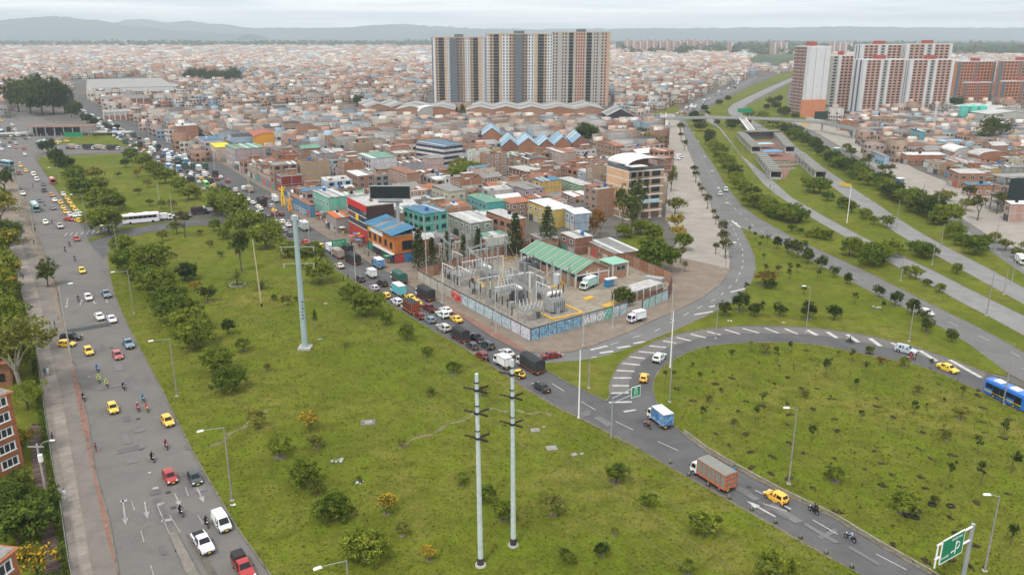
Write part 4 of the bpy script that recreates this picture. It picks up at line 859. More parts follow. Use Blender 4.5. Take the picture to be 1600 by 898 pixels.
    out.append(('rear_bumper',MB().box((rx-.02,0,st[0][3]+.08),(.12,st[0][1]*2.05,.20)),black))
    out.append(('number_plate',MB().box((fx+.09,0,st[-1][3]+.10),(.02,.42,.16)),platey))
    out.append(('rear_plate',MB().box((rx-.085,0,st[0][3]+.22),(.02,.42,.16)),platey))
    if k == 'pickup':
        bx = MB(); bx.bx(-2.5,-.74,.80,-.92,.74,1.125,0) if not canopy else None
        if canopy:
            for i,(x,z) in enumerate(((-2.55,1.75),(-1.7,1.82),(-.85,1.80))): pass
            bx.box((-1.72,0,1.45),(1.75,1.72,.78),0,0,.97,.86).box((-1.72,0,1.86),(1.72,1.3,.08),0,0,.96,.9)
            out.append(('canopy',bx,M('tarp_dark',(.035,.034,.033),.85,.3)))
        else: out.append(('load_bed',bx,black)); out.append(('roll_bar',MB().tube((-.98,-.7,1.08),(-.98,-.6,1.5),.035).tube((-.98,-.6,1.5),(-.98,.6,1.5),.035).tube((-.98,.6,1.5),(-.98,.7,1.08),.035),black))
    if k == 'suv':
        out.append(('roof_rail',MB().tube((-1.6,-.62,1.78),(.2,-.62,1.78),.025,n=4).tube((-1.6,.62,1.78),(.2,.62,1.78),.025,n=4),black))
    return out,[(x,sg*(hw-.09),s['wr']) for x in wx for sg in (-1,1)],s['wr'],.20
def wheelmesh(r,w_):
    a = MB(); n = 14; a.tube((0,-w_/2,0),(0,w_/2,0),r,r,n); return a.mesh('tyre',rubber)
def rimmesh(r,w_):
    a = MB()
    for sg in (-1,1):
        a.tube((0,sg*w_*.4,0),(0,sg*(w_/2+.012),0),r*.62,r*.56,10)
        for k in range(5): t = k*1.2566; a.tube((0,sg*(w_/2+.015),0),(math.cos(t)*r*.5,sg*(w_/2+.018),math.sin(t)*r*.5),.03,.02,4,0)
    return a.mesh('rim',rimm)
def truck_parts(kind_,L=6.2,W=2.1,Hb=2.3,body=None,cabc=None):
    """cab-over lorry with a box, tarp or stake body"""
    out = []; cl = 1.55; x1 = L/2; xc = x1-cl; zf = .85
    c = MB(); prof = [(xc+.02,.55),(x1-.05,.50),(x1,.75),(x1-.02,1.15),(x1-.30,2.02),(x1-.55,2.16),(xc+.05,2.16)]
    w2 = W/2-.12; i = 0
    for sg in (-1,1): c.v += [(x,sg*(w2-(.06 if z > 1.3 else 0)),z) for x,z in prof]
    n = len(prof)
    for a in range(n): c.f.append((a,(a+1) % n,n+(a+1) % n,n+a)); c.m.append(0)
    c.f.append(tuple(range(n))); c.m.append(0); c.f.append(tuple(range(2*n-1,n-1,-1))); c.m.append(0)
    out.append(('cab',c,[paint]))
    out.append(('windshield',MB().poly([(x1-.03+.02,-w2+.14,1.2),(x1-.03+.02,w2-.14,1.2),(x1-.28,w2-.16,1.98),(x1-.28,-w2+.16,1.98)]),carglass))
    for sg in (-1,1):
        y = sg*(w2+.012); out.append(('side_window',MB().poly([(xc+.35,y,1.28),(x1-.22,y,1.24),(x1-.42,y-sg*.05,1.92),(xc+.35,y-sg*.05,1.94)]),carglass))
        out.append(('headlight',MB().box((x1+.01,sg*(w2-.2),.80),(.06,.3,.16)),lampw))
        out.append(('mirror',MB().box((x1-.15,sg*(w2+.2),1.55),(.08,.16,.34)).tube((x1-.2,sg*w2,1.7),(x1-.15,sg*(w2+.2),1.7),.015,n=4),black))
        out.append(('tail_light',MB().box((-L/2-.02,sg*(W/2-.25),.72),(.05,.25,.12)),lampr))
    out.append(('bumper',MB().box((x1+.02,0,.50),(.12,W-.3,.22)).box((x1+.0,0,1.0),(.04,W-.9,.14)),black))
    out.append(('chassis',MB().bx(-L/2,-.42,.55,xc+.3,.42,.80).bx(-L/2-.04,-W/2+.1,.45,-L/2+.1,W/2-.1,.57),black))
    out.append(('number_plate',MB().box((x1+.09,0,.5),(.02,.45,.17)),platey)); out.append(('rear_plate',MB().box((-L/2-.06,.5,.62),(.02,.45,.17)),platey))
    b = MB(); x0,xe = -L/2,xc-.08; lx = xe-x0; cx = (x0+xe)/2; top = zf+Hb
    if kind_ == 'box':
        b.box((cx,0,zf+Hb/2),(lx,W,Hb),0); out.append(('cargo_box',b,[body]))
        f = MB()
        for sx in (x0,xe):
            for sy in (-1,1): f.bx(sx-.05,sy*W/2-.045,zf,sx+.05,sy*W/2+.045,top+.02)
        for sy in (-1,1): f.bx(x0,sy*W/2-.04,top-.08,xe,sy*W/2+.05,top+.03).bx(x0,sy*W/2-.04,zf-.02,xe,sy*W/2+.05,zf+.1)
        for sx in (x0-.02,xe+.02): f.bx(sx-.03,-W/2,top-.08,sx+.03,W/2,top+.03)
        f.bx(x0-.04,-.02,zf,x0,.02,top); out.append(('box_frame',f,steel)); out.append(('box_roof',MB().box((cx,0,top+.06),(lx-.1,W-.1,.1)),boxw))
    elif kind_ == 'tarp':
        hb = Hb*.80; b.box((cx,0,zf+hb/2),(lx,W,hb),0)
        arc = [(-W/2-.02,zf+hb-.02)]+[(-W/2*math.cos(a),zf+hb+math.sin(a)*(Hb-hb)) for a in (.35,.8,1.2,1.57,1.94,2.34,2.79)]+[(W/2+.02,zf+hb-.02)]
        i = len(b.v); m_ = len(arc)
        for x in (x0-.03,xe+.03): b.v += [(x,y,z) for y,z in arc]
        for a in range(m_-1): b.f.append((i+a,i+a+1,i+m_+a+1,i+m_+a)); b.m.append(0)
        b.f.append(tuple(i+a for a in range(m_))); b.m.append(0); b.f.append(tuple(i+m_+a for a in range(m_-1,-1,-1))); b.m.append(0)
        out.append(('tarpaulin',b,[body])); r = MB(); k = max(4,int(lx/.8))
        for q in range(k+1):
            x = x0+lx*q/k
            for sy in (-1,1): r.bx(x-.03,sy*(W/2+.03)-.03,zf-.05,x+.03,sy*(W/2+.03)+.03,zf+hb)
        out.append(('hoop',r,M('tarp_edge',(.05,.05,.05),.8,.2))); out.append(('bed_rim',MB().bx(x0-.05,-W/2-.05,zf-.12,xe,W/2+.05,zf+.04),cabc or M('truck_red',(.30,.035,.025),.5,.2)))
    elif kind_ == 'stake':
        fr = cabc; k = max(5,int(lx/.9)); r = MB()
        for sy in (-1,1):
            for q in range(k+1): x = x0+lx*q/k; r.bx(x-.045,sy*W/2-.04,zf,x+.045,sy*W/2+.04,top)
            r.bx(x0,sy*W/2-.05,top-.1,xe,sy*W/2+.05,top).bx(x0,sy*W/2-.06,zf-.1,xe,sy*W/2+.06,zf+.12)
        for q in range(5): y = -W/2+W*q/4; r.bx(x0-.05,y-.05,zf,x0+.05,y+.05,top)
        for z in (zf,zf+Hb*.35,zf+Hb*.7,top-.1): r.bx(x0-.05,-W/2,z-.04,x0+.05,W/2,z+.08)
        out.append(('stake_frame',r,fr)); out.append(('canvas',b.box((cx,0,zf+Hb/2),(lx-.08,W-.06,Hb-.02),0),[body]))
        out.append(('canvas_roof',MB().box((cx,0,top+.07),(lx+.1,W+.06,.14),0,0,.97,.72),body))
    wr = .40; ws = [(x1-.85,sg*(W/2-.25),wr) for sg in (-1,1)]+[(-L/2+1.25,sg*(W/2-.30),wr) for sg in (-1,1)]
    return out,ws,wr,.34
def bus_parts(L,W,Hh,band,stripe=None,roofunits=2,doors=False):
    out = []; b = MB(); st = []
    for x,k in ((-L/2,.90),(-L/2+.18,1),(L/2-.35,1),(L/2-.05,.94),(L/2+.05,.88)):
        w2 = W/2*k; zt = Hh*(1 if abs(x) < L/2-.2 else .97); st.append([(x,-w2,.38),(x,-w2,Hh*.8),(x,-w2*.90,zt-.06),(x,-w2*.6,zt),(x,w2*.6,zt),(x,w2*.90,zt-.06),(x,w2,Hh*.8),(x,w2,.38)])
    for r in st: b.v += r
    for i in range(len(st)-1):
        for j in range(8): b.f.append((i*8+j,i*8+(j+1) % 8,(i+1)*8+(j+1) % 8,(i+1)*8+j)); b.m.append(0)
    b.f.append(tuple(range(7,-1,-1))); b.m.append(0); b.f.append(tuple((len(st)-1)*8+j for j in range(8))); b.m.append(0)
    out.append(('body',b,[paint])); z0,z1 = Hh*.50,Hh*.80; nw = max(3,int(L/1.6))
    for sg in (-1,1):
        for q in range(nw):
            x0 = -L/2+.45+(L-1.1)*q/nw; x1 = x0+(L-1.1)/nw-.05
            zz = .62 if doors and sg == 1 and q in (1,nw // 2,nw-1) or doors and sg == -1 and q in (1,nw // 2,nw-1) else z0
            out.append(('side_window',MB().bx(x0,sg*(W/2-.02),zz,x1,sg*(W/2+.012),z1),carglass))
        out.append(('headlight',MB().box((L/2+.06,sg*(W/2-.4),.8),(.06,.35,.2)),lampw)); out.append(('tail_light',MB().box((-L/2-.01,sg*(W/2-.25),1.0),(.05,.18,.4)),lampr))
        out.append(('mirror',MB().box((L/2+.12,sg*(W/2+.12),Hh*.72),(.15,.18,.4)),black))
    out.append(('windshield',MB().box((L/2+.035,0,Hh*.60),(.05,W*.84,Hh*.42)),carglass)); out.append(('rear_window',MB().box((-L/2-.01,0,Hh*.68),(.05,W*.7,Hh*.25)),carglass))
    for q in range(roofunits): out.append(('roof_unit',MB().box((-L*.25+q*L*.4,0,Hh+.09),(1.7,W*.6,.2),0,0,.9,.9),whitep))
    if stripe: out.append(('side_stripe',MB().bx(-L/2+.2,-W/2-.012,Hh*.28,L/2-.6,W/2+.012,Hh*.36),stripe))
    out.append(('number_plate',MB().box((L/2+.09,0,.55),(.02,.5,.17)),platey)); out.append(('bumper',MB().bx(L/2-.1,-W/2*.95,.34,L/2+.08,W/2*.95,.5),black))
    ws = [(x,sg*(W/2-.13),.46) for x in (L/2-2.2,-L/2+2.4) for sg in (-1,1)]
    return out,ws,.46,.28
PROTO = {}
def proto(key,parts):
    pl,ws,wr,ww = parts
    PROTO[key] = ([(n,mb.mesh(n,ms),(ms[0] if isinstance(ms,list) else ms) is paint) for n,mb,ms in pl],ws,wheelmesh(wr,ww),rimmesh(wr,ww),None)
    mb = MB(); mats = []
    for n,b,ms in pl:
        ms = ms if isinstance(ms,list) else [ms]; ix = []
        for q in ms:
            if q not in mats: mats.append(q)
            ix.append(mats.index(q))
        i = len(mb.v); mb.v += b.v; mb.f += [tuple(i+k for k in f) for f in b.f]; mb.m += [ix[k] for k in b.m]
    if rubber not in mats: mats.append(rubber)
    for w_ in ws: mb.tube((w_[0],w_[1]-ww/2,w_[2]),(w_[0],w_[1]+ww/2,w_[2]),wr,wr,9,mats.index(rubber))
    PROTO[key] = PROTO[key][:4]+(mb.mesh(key,mats),)
for k in CARS: proto(k,car_parts(k))
proto('pickup_canopy',car_parts('pickup',True))
tarpb = M('tarp_black',(.030,.033,.034),.8,.3); tarpg = M('tarp_olive',(.20,.205,.18),.85,.15); boxw = M('box_white',(.70,.71,.71),.5,.08); boxc = M('box_cyan',(.09,.42,.50),.5,.12); boxg = M('box_grey',(.42,.44,.45),.5,.12)
boxb = M('box_blue',(.04,.14,.33),.5,.25,1.4,3,col2=(.20,.36,.55)); tarpgr = M('tarp_green',(.04,.10,.085),.8,.3); trorange = M('truck_orange',(.50,.11,.035),.5,.15); trred = M('truck_red',(.30,.035,.025),.5,.2); boxt = M('box_teal_top',(.35,.55,.50),.5,.1)
proto('box_white',truck_parts('box',5.6,2.0,2.0,boxw)); proto('box_cyan',truck_parts('box',6.2,2.1,2.2,boxc)); proto('box_grey',truck_parts('box',6.6,2.2,2.3,boxg)); proto('box_blue',truck_parts('box',5.6,2.1,2.1,boxb)); proto('box_small',truck_parts('box',4.8,1.9,1.7,boxw)); proto('box_teal',truck_parts('box',6.0,2.1,2.1,boxt))
proto('tarp_black',truck_parts('tarp',7.4,2.4,2.5,tarpb)); proto('tarp_green',truck_parts('tarp',7.0,2.3,2.4,tarpgr)); proto('tarp_small',truck_parts('tarp',5.8,2.1,2.3,tarpb)); proto('stake_olive',truck_parts('stake',7.6,2.4,2.4,tarpg,trorange)); proto('stake_orange',truck_parts('stake',6.6,2.3,2.2,tarpb,trorange)); proto('tarp_tan',truck_parts('tarp',6.4,2.2,2.2,M('tarp_tan',(.33,.29,.24),.85,.2)))
proto('coach',bus_parts(12.2,2.6,3.6,1)); proto('bus',bus_parts(10.0,2.5,3.1,1)); proto('minibus',bus_parts(6.6,2.1,2.7,1,roofunits=1)); proto('city_bus',bus_parts(9.0,2.55,3.2,1,M('bus_yellow',(.6,.42,.03),.5,.05),3,True))
WORD = dict(hatch='hatchback',sedan='sedan',suv='SUV',van='van',pickup='pickup',pickup_canopy='pickup with a dark canopy',box_white='box truck',box_small='small box truck',box_cyan='truck with a cyan box',box_grey='truck with a grey box',box_blue='truck with a blue printed box',box_teal='truck with a teal box roof',tarp_black='truck under a black tarpaulin',tarp_green='truck under a dark green tarpaulin',tarp_small='small truck under a black tarpaulin',stake_olive='truck with olive canvas and orange stake sides',stake_orange='truck with black canvas and orange stakes',tarp_tan='truck under a tan tarpaulin',coach='coach',bus='bus',minibus='minibus',city_bus='city bus')
COLR = dict(white=(.72,.72,.71),silver=(.45,.46,.47),grey=(.16,.17,.18),dark=(.05,.055,.06),black=(.014,.014,.016),red=(.38,.03,.028),maroon=(.17,.02,.022),blue=(.06,.11,.20),bluegrey=(.16,.22,.28),teal=(.10,.24,.27),yellow=(.74,.44,.05),taxi=(.76,.47,.05),orange=(.60,.22,.05),cream=(.62,.56,.40),green=(.16,.42,.07),cyan=(.10,.38,.55),tan=(.42,.36,.28),pink=(.45,.10,.11),lightblue=(.30,.48,.58),deepblue=(.02,.16,.50))
ADJ = dict(bluegrey='blue-grey',lightblue='light blue',deepblue='bright blue',taxi='yellow',dark='dark grey')
CARPOS = []
def heading(p,q): a,b = G(*p),G(*q); return math.atan2(b[1]-a[1],b[0]-a[0])
HA = heading((200,600),(330,800)); HD = heading((867,620),(480,372)); HR1 = heading((1157,330),(1500,510))
def car(k,colr,px,py,hd,group=None,extra='',label=None,z=None,detail=None,xy=None):
    x,y = xy or G(px,py); d = y; c = COLR[colr]; c = tuple(min(1,v*R.uniform(.9,1.1)) for v in c); h = hd+R.uniform(-.03,.03)
    taxi = colr == 'taxi'; cat = 'taxi' if taxi else {'coach': 'coach','bus': 'bus','city_bus': 'bus','minibus': 'bus','van': 'van','pickup': 'pickup truck','pickup_canopy': 'pickup truck','suv': 'car','hatch': 'car','sedan': 'car'}.get(k,'truck')
    word = ('taxi' if k in ('hatch','sedan') else WORD[k]) if taxi else WORD[k]
    cabw = {'box_white': 'white','box_small': 'white'}.get(k)
    look = f"{ADJ.get(colr, colr)} {word}" if cat != 'truck' else (f"{cabw} {word}" if cabw else word)
    if extra: look += ' '+extra
    name = {'taxi': 'taxi','pickup truck': 'pickup_truck'}.get(cat,cat)
    zz = z if z is not None else .03; pl,ws,tm,rm,joined = PROTO[k]; CARPOS.append((x,y))
    if not (detail if detail is not None else py > 372):
        o = ob(name,joined,None,(x,y,zz),h,color=c); return reg(o,look,cat,group,label)
    t = thing(name,look,cat,(x,y,zz),h,group,label)
    for n,me,pt in pl:
        o = ob(n,me,t,color=c if pt else None)
        if pt: o['paint'] = 1
    for w_ in ws:
        wo_ = ob('wheel',tm,t,w_); ob('rim',rm,wo_)
    return t
GA = 'traffic on the west avenue'; GD = 'traffic jammed on the market street'
# west avenue, towards the camera
for k,c,px,py in (('hatch','white',138.3,468),('pickup','bluegrey',166.4,463),('sedan','white',156,498),('sedan','white',175,502),('hatch','pink',184.5,559),('pickup','bluegrey',201,541),('hatch','taxi',139,552.5),('hatch','taxi',177,642),('hatch','taxi',262.5,662),('hatch','red',266,750),('hatch','dark',305,752),('pickup','white',318,854),('van','white',347,822),('pickup_canopy','red',381,893),
    ('hatch','taxi',128.6,426),('hatch','red',120,376),('hatch','white',71.5,350),('sedan','grey',83.5,327),('sedan','white',85.7,315),('hatch','orange',82,307),('hatch','blue',62,316),('hatch','white',99.6,306),('hatch','taxi',95,319),('hatch','taxi',99,327),('hatch','taxi',103,334),('hatch','taxi',105,312),('hatch','taxi',109,318),('hatch','taxi',113.5,324),('hatch','taxi',118,330),('hatch','white',110,338),('sedan','white',117,339),('hatch','white',126,338),('sedan','silver',122,334),('pickup','white',36,305),('suv','black',69.6,300),('hatch','blue',68,290),('van','white',58,283),('van','white',53,275),('suv','maroon',30.6,273),('hatch','taxi',32.6,261.5),('hatch','taxi',41,269),('hatch','white',39,243)):
    car(k,c,px,py,HA,GA)
car('pickup','silver',94,356,HA,GA,detail=False); car('bus','teal',55.7,329,HA,GA); car('bus','teal',11.7,260,HA+.4,GA); car('minibus','red',82.7,287,HA,GA)
car('suv','black',112,531,heading((90,529),(140,529)),GA,'turning across the avenue'); car('hatch','taxi',105,541,heading((80,541),(130,541)),GA,'waiting at the sidewalk exit')
car('sedan','red',108.5,345,heading((95,343),(125,346)),GA,'turning across the lanes'); car('hatch','taxi',125,347,heading((95,343),(125,346)),GA); car('hatch','taxi',134,347,heading((95,343),(125,346)),GA)
HB = heading((195,352),(248,347))
car('coach','white',221,348,HB,label='long white coach queued on the curved lane between the two lawns')
for k,c,px,py in (('box_small','white',259,344),('sedan','white',274,342),('sedan','white',290,340)): car(k,c,px,py,HB,'vehicles queued behind the coach')
car('tarp_small','dark',312,335,HB,'vehicles queued behind the coach'); car('box_small','orange',329,332,HB+.1,'vehicles queued behind the coach')
# market street, towards the upper left
for k,c,px,py in (('van','white',381,297),('tarp_tan','white',390,300),('sedan','white',387,314),('sedan','white',395,319),('hatch','white',407,329),('suv','silver',424,325),('hatch','silver',402,335),('hatch','dark',411,338),('suv','black',419,343),('hatch','maroon',428,338),('hatch','maroon',439,337),('suv','white',428,350),('hatch','white',439,358),('hatch','white',441,349),('sedan','white',450,354),('hatch','silver',443,362),('hatch','dark',453.5,369),('van','white',460,344),('box_grey','white',474.6,359),('box_small','white',430,316),('van','white',428,310),('sedan','red',477,381),('sedan','maroon',491,383),('hatch','taxi',501,387),('suv','white',495,393),('suv','black',497,400),('box_white','white',516,394),('tarp_small','dark',544,396),('tarp_tan','white',528,402),('tarp_black','dark',551,411),('sedan','cream',531,418),('box_small','white',580,433),('box_blue','blue',591,418),('suv','dark',562,439),('suv','black',597,446),('hatch','silver',585,453),('hatch','taxi',603,465),('box_cyan','white',622,460),('tarp_green','white',623,440),('suv','white',620,475),('sedan','taxi',641,468),('sedan','taxi',651,476),('stake_orange','white',641,487),('tarp_black','white',664,466),('pickup','maroon',671,485),('hatch','maroon',655,497),('hatch','bluegrey',672,503),('suv','white',691,495),('sedan','white',697,488),('sedan','taxi',713,502),('suv','silver',693,516),('tarp_small','dark',718,531),('pickup','black',744,532),('hatch','dark',737,544),('suv','dark',761,543),('hatch','maroon',753,559),('sedan','silver',792,555),('box_small','white',785,572),('tarp_black','white',828,577),('hatch','taxi',809,588),('sedan','black',846,609)):
    car(k,c,px,py,HD,GD)
car('pickup','maroon',410,312,heading((395,312),(425,310)),GD,'crossing the jam')
car('minibus','green',322,292,HD,GD)
for k,c,px,py in (('hatch','white',311,287),('van','white',298,277),('hatch','white',309,278),('box_small','white',320,277),('hatch','taxi',315,281),('hatch','taxi',327,281),('box_grey','white',311,268),('tarp_green','dark',289,263),('tarp_green','dark',320,264),('box_white','white',264,254),('sedan','tan',270,260),('hatch','maroon',279,264),('hatch','dark',294,270),('tarp_green','white',303,264),('box_blue','white',258,243),('hatch','white',277,242),('box_white','white',289,249),('tarp_black','white',300,247),('box_teal','white',294,239),('tarp_tan','white',230,232),('tarp_black','white',219,230),('box_white','white',242,229),('sedan','maroon',339,282),('hatch','taxi',334,292),('hatch','taxi',345,293),('hatch','red',356,285),('hatch','white',345,279),('hatch','white',331,294),('van','silver',368,300),('hatch','dark',357,296),('tarp_small','white',336,276)):
    car(k,c,px,py,HD,GD)
rj = random.Random(11); kinds_ = ['hatch','sedan','suv','van','box_white','tarp_black','hatch','box_grey','tarp_green','tarp_tan','box_blue','pickup']; cols_ = ['white','white','silver','grey','black','maroon','blue','taxi','tan','dark','white','taxi']
n = 0; tries = 0
while n < 125 and tries < 6000:
    tries += 1; t = rj.random()*1.3-.3; px = 325-t*(215 if t > 0 else 300); py = 288-t*(118 if t > 0 else 176)+(t*t-t)*6*(t > 0); x,y = G(px,py); s_ = rj.choice((-5.5,-2.6,.3,3.2,6.0)) if t < .8 else rj.choice((-3,0,3)); x += .848*s_; y += .53*s_
    if any(math.hypot(x-a,y-b) < 4.6 for a,b in CARPOS): continue
    k = rj.choice(kinds_); c = rj.choice(cols_); c = c if k in ('hatch','sedan') or c != 'taxi' else 'white'
    car(k,c,0,0,HD,GD,xy=(x,y)); n += 1
# junction at the far end of the avenue
for k,c,px,py in (('bus','teal',3,210),('tarp_black','dark',14,206),('hatch','white',17,214),('van','white',24,205),('hatch','dark',7,217),('hatch','dark',22,219),('hatch','maroon',16,224),('suv','silver',25,226),('sedan','pink',25,232),('hatch','white',15,231),('hatch','blue',7,229),('hatch','white',3,235),('hatch','red',38,234),('hatch','white',0,225),('van','white',20,197),('hatch','taxi',3,190),('hatch','dark',40,218),('box_white','white',28,214)): car(k,c,px,py,HA+R.uniform(-.3,.3),'cars waiting at the far junction')
car('bus','lightblue',68,227,heading((50,229),(90,222))); 
for k,c,px,py in (('tarp_tan','white',116,233),('tarp_black','white',140,234),('tarp_tan','white',158,234),('tarp_black','white',178,235),('hatch','taxi',88,226),('hatch','cream',92,223),('hatch','taxi',104,222),('hatch','taxi',84,223),('hatch','white',87,234),('hatch','dark',108,233)): car(k,c,px,py,heading((116,232),(176,234)),'queue on the cross road')
# right-hand half
car('stake_olive','white',1112,752,HD,label='white cab truck with orange frame and olive canvas sides on the street below the loop'); car('hatch','taxi',1212,781,HD,label='yellow taxi passing the straight arrow on the lower street')
car('box_blue','white',1030,661,heading((1045,668),(1008,640)),label='white cab truck with a blue printed box entering the loop ramp'); car('hatch','taxi',1006,594,heading((1006,600),(1012,575)),label='yellow taxi on the loop ramp beside the hatched margin'); car('suv','white',1030,563,heading((1022,570),(1042,552)),label='white SUV on the loop ramp near the hatched margin')
car('suv','silver',1415,551,heading((1361,540),(1428,556)),label='silver SUV on the far side of the loop ramp'); car('sedan','taxi',1480,579,heading((1428,556),(1480,576)),label='yellow taxi on the far side of the loop ramp')
hb = heading((1545,606),(1640,650)); car('city_bus','deepblue',1574,628,hb,label='bright blue city bus leaving the frame on the loop ramp')
car('sedan','white',1446,491,heading((1411,470),(1478,502)),label='white car on the grey avenue behind the young trees'); car('hatch','silver',1125,305,heading((1112,270),(1130,315))); car('suv','silver',1134,299,heading((1112,270),(1130,315)))
car('box_small','white',1594,412,heading((1560,385),(1600,415)),label='small white box truck on the service road at the frame edge'); car('sedan','white',1416,299,heading((1400,290),(1440,310)),label='white car parked beside the right-hand pavement')
car('sedan','maroon',862,559,heading((850,561),(880,556)),label='dark red car turning out of the slip road'); car('box_small','white',994,503,heading((1010,499),(980,507)),label='white small truck parked outside the graffiti wall',z=.14,detail=True); car('box_teal','white',919,451,heading((930,446),(905,457)),label='white truck with a teal roofed box in the substation yard',z=.16,detail=True)
car('van','white',1062,247,heading((1052,246),(1072,249)),z=.16); car('sedan','white',1058,250,heading((1052,246),(1072,249)),z=.16)
for px,py in ((1018,186),(1052,184),(1024,190),(1032,185),(1040,187)): car(R.choice(('hatch','van','suv')),R.choice(('white','silver','dark')),px,py,1.6,z=.16)
rj = random.Random(4)
for i in range(26):
    t = rj.random(); px = 1058+t*95; py = 181-t*47+rj.uniform(-3,3); car(rj.choice(('hatch','sedan','van','box_white','bus')),rj.choice(('white','silver','dark','red','taxi','blue')) if True else 0,px,py,heading((1058,181),(1100,158)),'far traffic beyond the footbridge')
car('bus','red',1170,192,heading((1160,184),(1206,212)),label='red bus on the busway under the footbridge ramp')
car('suv','dark',715,287,.5); car('van','white',728,286,.7); car('box_white','white',698,290,.5)
# motorcycles
def moto_parts():
    o = []; o.append(('frame',MB().tube((-.55,0,.52),(.45,0,.72),.09,.08,6).box((.12,0,.78),(.52,.30,.24),0,0,.8,.7).box((-.02,0,.42),(.42,.26,.28)).tube((.66,0,.30),(.44,0,.98),.04,.04,5),[paint]))
    o.append(('seat',MB().box((-.42,0,.80),(.68,.26,.10),0,0,.95,.8),black)); o.append(('handlebar',MB().tube((.40,-.36,1.03),(.46,0,.98),.02,n=5).tube((.46,0,.98),(.40,.36,1.03),.02,n=5),black))
    o.append(('headlight',MB().ball((.62,0,.90),(.09,.10,.10),8,5),lampw)); o.append(('exhaust',MB().tube((-.1,-.16,.35),(-.85,-.18,.45),.05,.06,6),rimm)); o.append(('tail_light',MB().box((-.84,0,.76),(.06,.14,.08)),lampr)); o.append(('mudguard',MB().box((.68,0,.62),(.40,.14,.04),0,0,1,.8).box((-.72,0,.64),(.42,.16,.04)),black))
    return [(n,b.mesh(n,m),(m[0] if isinstance(m,list) else m) is paint) for n,b,m in o]
MOTO = moto_parts(); MT = wheelmesh(.30,.12); MRIM = rimmesh(.30,.12)
def moto(px,py,hd,colr,rider,look,helmet=(.02,.02,.02),second=None,z=.03):
    x,y = G(px,py); h = hd+R.uniform(-.08,.08); t = thing('motorcycle',f'{colr} motorcycle ridden by a person {look}','motorcycle',(x,y,z),h,'motorcycles in traffic')
    for n,me,pt in MOTO: ob(n,me,t,color=COLR[colr] if pt else None)
    for xx in (-.66,.70): w_ = ob('wheel',MT,t,(xx,0,.30)); ob('rim',MRIM,w_)
    person(x-.30*math.cos(h),y-.30*math.sin(h),z,h,'ride',rider,(.03,.032,.04),f'person {look} riding a motorcycle',helmet=helmet,group='motorcycle riders')
    if second: person(x-.68*math.cos(h),y-.68*math.sin(h),z,h,'ride',second,(.05,.05,.06),f'pillion passenger behind the rider {look}',helmet=helmet,group='motorcycle riders')
# ------------------------------------------------------------------ riders and walkers
BK = (.015,.015,.017)
for px,py,colr,sh,look,hm in ((152.5,580,'blue',(.04,.16,.42),'in a blue jacket',(.04,.14,.35)),(155,597,'dark',(.50,.62,.05),'in a hi-vis yellow jacket',(.5,.6,.06)),(167,604,'dark',(.52,.64,.06),'in a hi-vis lime vest',(.6,.65,.1)),(193.5,608,'black',BK,'in dark grey clothes',(.25,.26,.28)),
    (224,627,'dark',(.03,.24,.36),'in a teal jacket',(.04,.2,.3)),(216,641,'red',(.35,.06,.06),'in a red jacket',(.5,.5,.5)),(230,642,'orange',(.55,.14,.06),'in an orange jacket',(.3,.05,.04)),(131,625,'dark',BK,'in black beside the kerb',(.2,.05,.06)),(123,471,'black',BK,'in black near a white car',BK),
    (260,700,'maroon',(.22,.02,.04),'in a maroon jacket',(.15,.02,.03)),(238.5,720,'black',BK,'in a black jacket',BK),(283,804,'black',BK,'in black over the arrow',BK),(323,821,'black',BK,'in black between the van and pickup',BK),(117,407,'black',BK,'in black on the upper avenue',BK),(102,393,'black',BK,'in dark clothes on the upper avenue',BK),(109,385,'dark',BK,'in grey on the upper avenue',BK),(70,322,'black',(.3,.3,.3),'in light grey',BK)):
    moto(px,py,HA,colr,sh,look,hm)
moto(1011,668,HD,'black',(.35,.12,.10),'in a reddish top beside the blue truck',BK); moto(1271,801,HD,'black',BK,'in black with a passenger',BK,BK); moto(1328,844,HD,'black',(.30,.34,.38),'in a pale jacket',(.05,.1,.3)); moto(1145,741,HD,'orange',(.03,.25,.45),'in a blue jacket beside the orange truck',BK)
moto(1327,536,heading((1361,547),(1300,530)),'black',BK,'in black on the loop ramp',BK); moto(1423,561,heading((1361,545),(1428,562)),'red',(.32,.05,.05),'in red beside the silver SUV',BK); moto(762,566,HD,'black',(.06,.05,.05),'in dark clothes behind a maroon car',BK)
def walk(px,py,sh,look,pose='walk',h=None,z=.14,label=None): return person(*G(px,py),z,R.uniform(0,6.28) if h is None else h,pose,sh,None,look,label=label)
walk(102,781,(.66,.68,.72),'person in a white shirt and dark trousers walking on the sidewalk slabs',h=HA+3.14); walk(83,691,(.03,.025,.03),'person in dark clothes walking by the garden fence'); walk(150.5,706,(.20,.04,.04),'person in a maroon top standing at the kerb','stand',z=.03)
walk(71,587,(.05,.10,.13),'person in a dark top walking beside someone in white',h=HA+3); walk(75.5,586,(.66,.66,.7),'person in a white top walking beside someone in dark',h=HA+3); walk(67,542,(.03,.03,.04),'person in black standing near the sidewalk trees','stand'); walk(86,512,(.03,.03,.03),'person with dark clothes near the kerb','stand')
for px,py,sh in ((37,437,BK),(33,434,(.1,.1,.12)),(55,363,BK),(93,470,(.3,.3,.32)),(54,383,BK),(45,381,(.3,.12,.1)),(52,294,BK),(82,351,BK),(134,360,(.1,.1,.1))): walk(px,py,sh,'distant pedestrian on the avenue')
for px,py,sh in ((537,440,BK),(544,437,(.05,.06,.1))): walk(px,py,sh,'person standing at the lawn edge by the market street','stand')
walk(768,507,(.3,.3,.3),'person pushing a bicycle on the red sidewalk'); walk(773,511,(.35,.30,.25),'person standing with bicycles on the red sidewalk','stand'); walk(1203,294,BK,'person walking on the busway',z=.05)
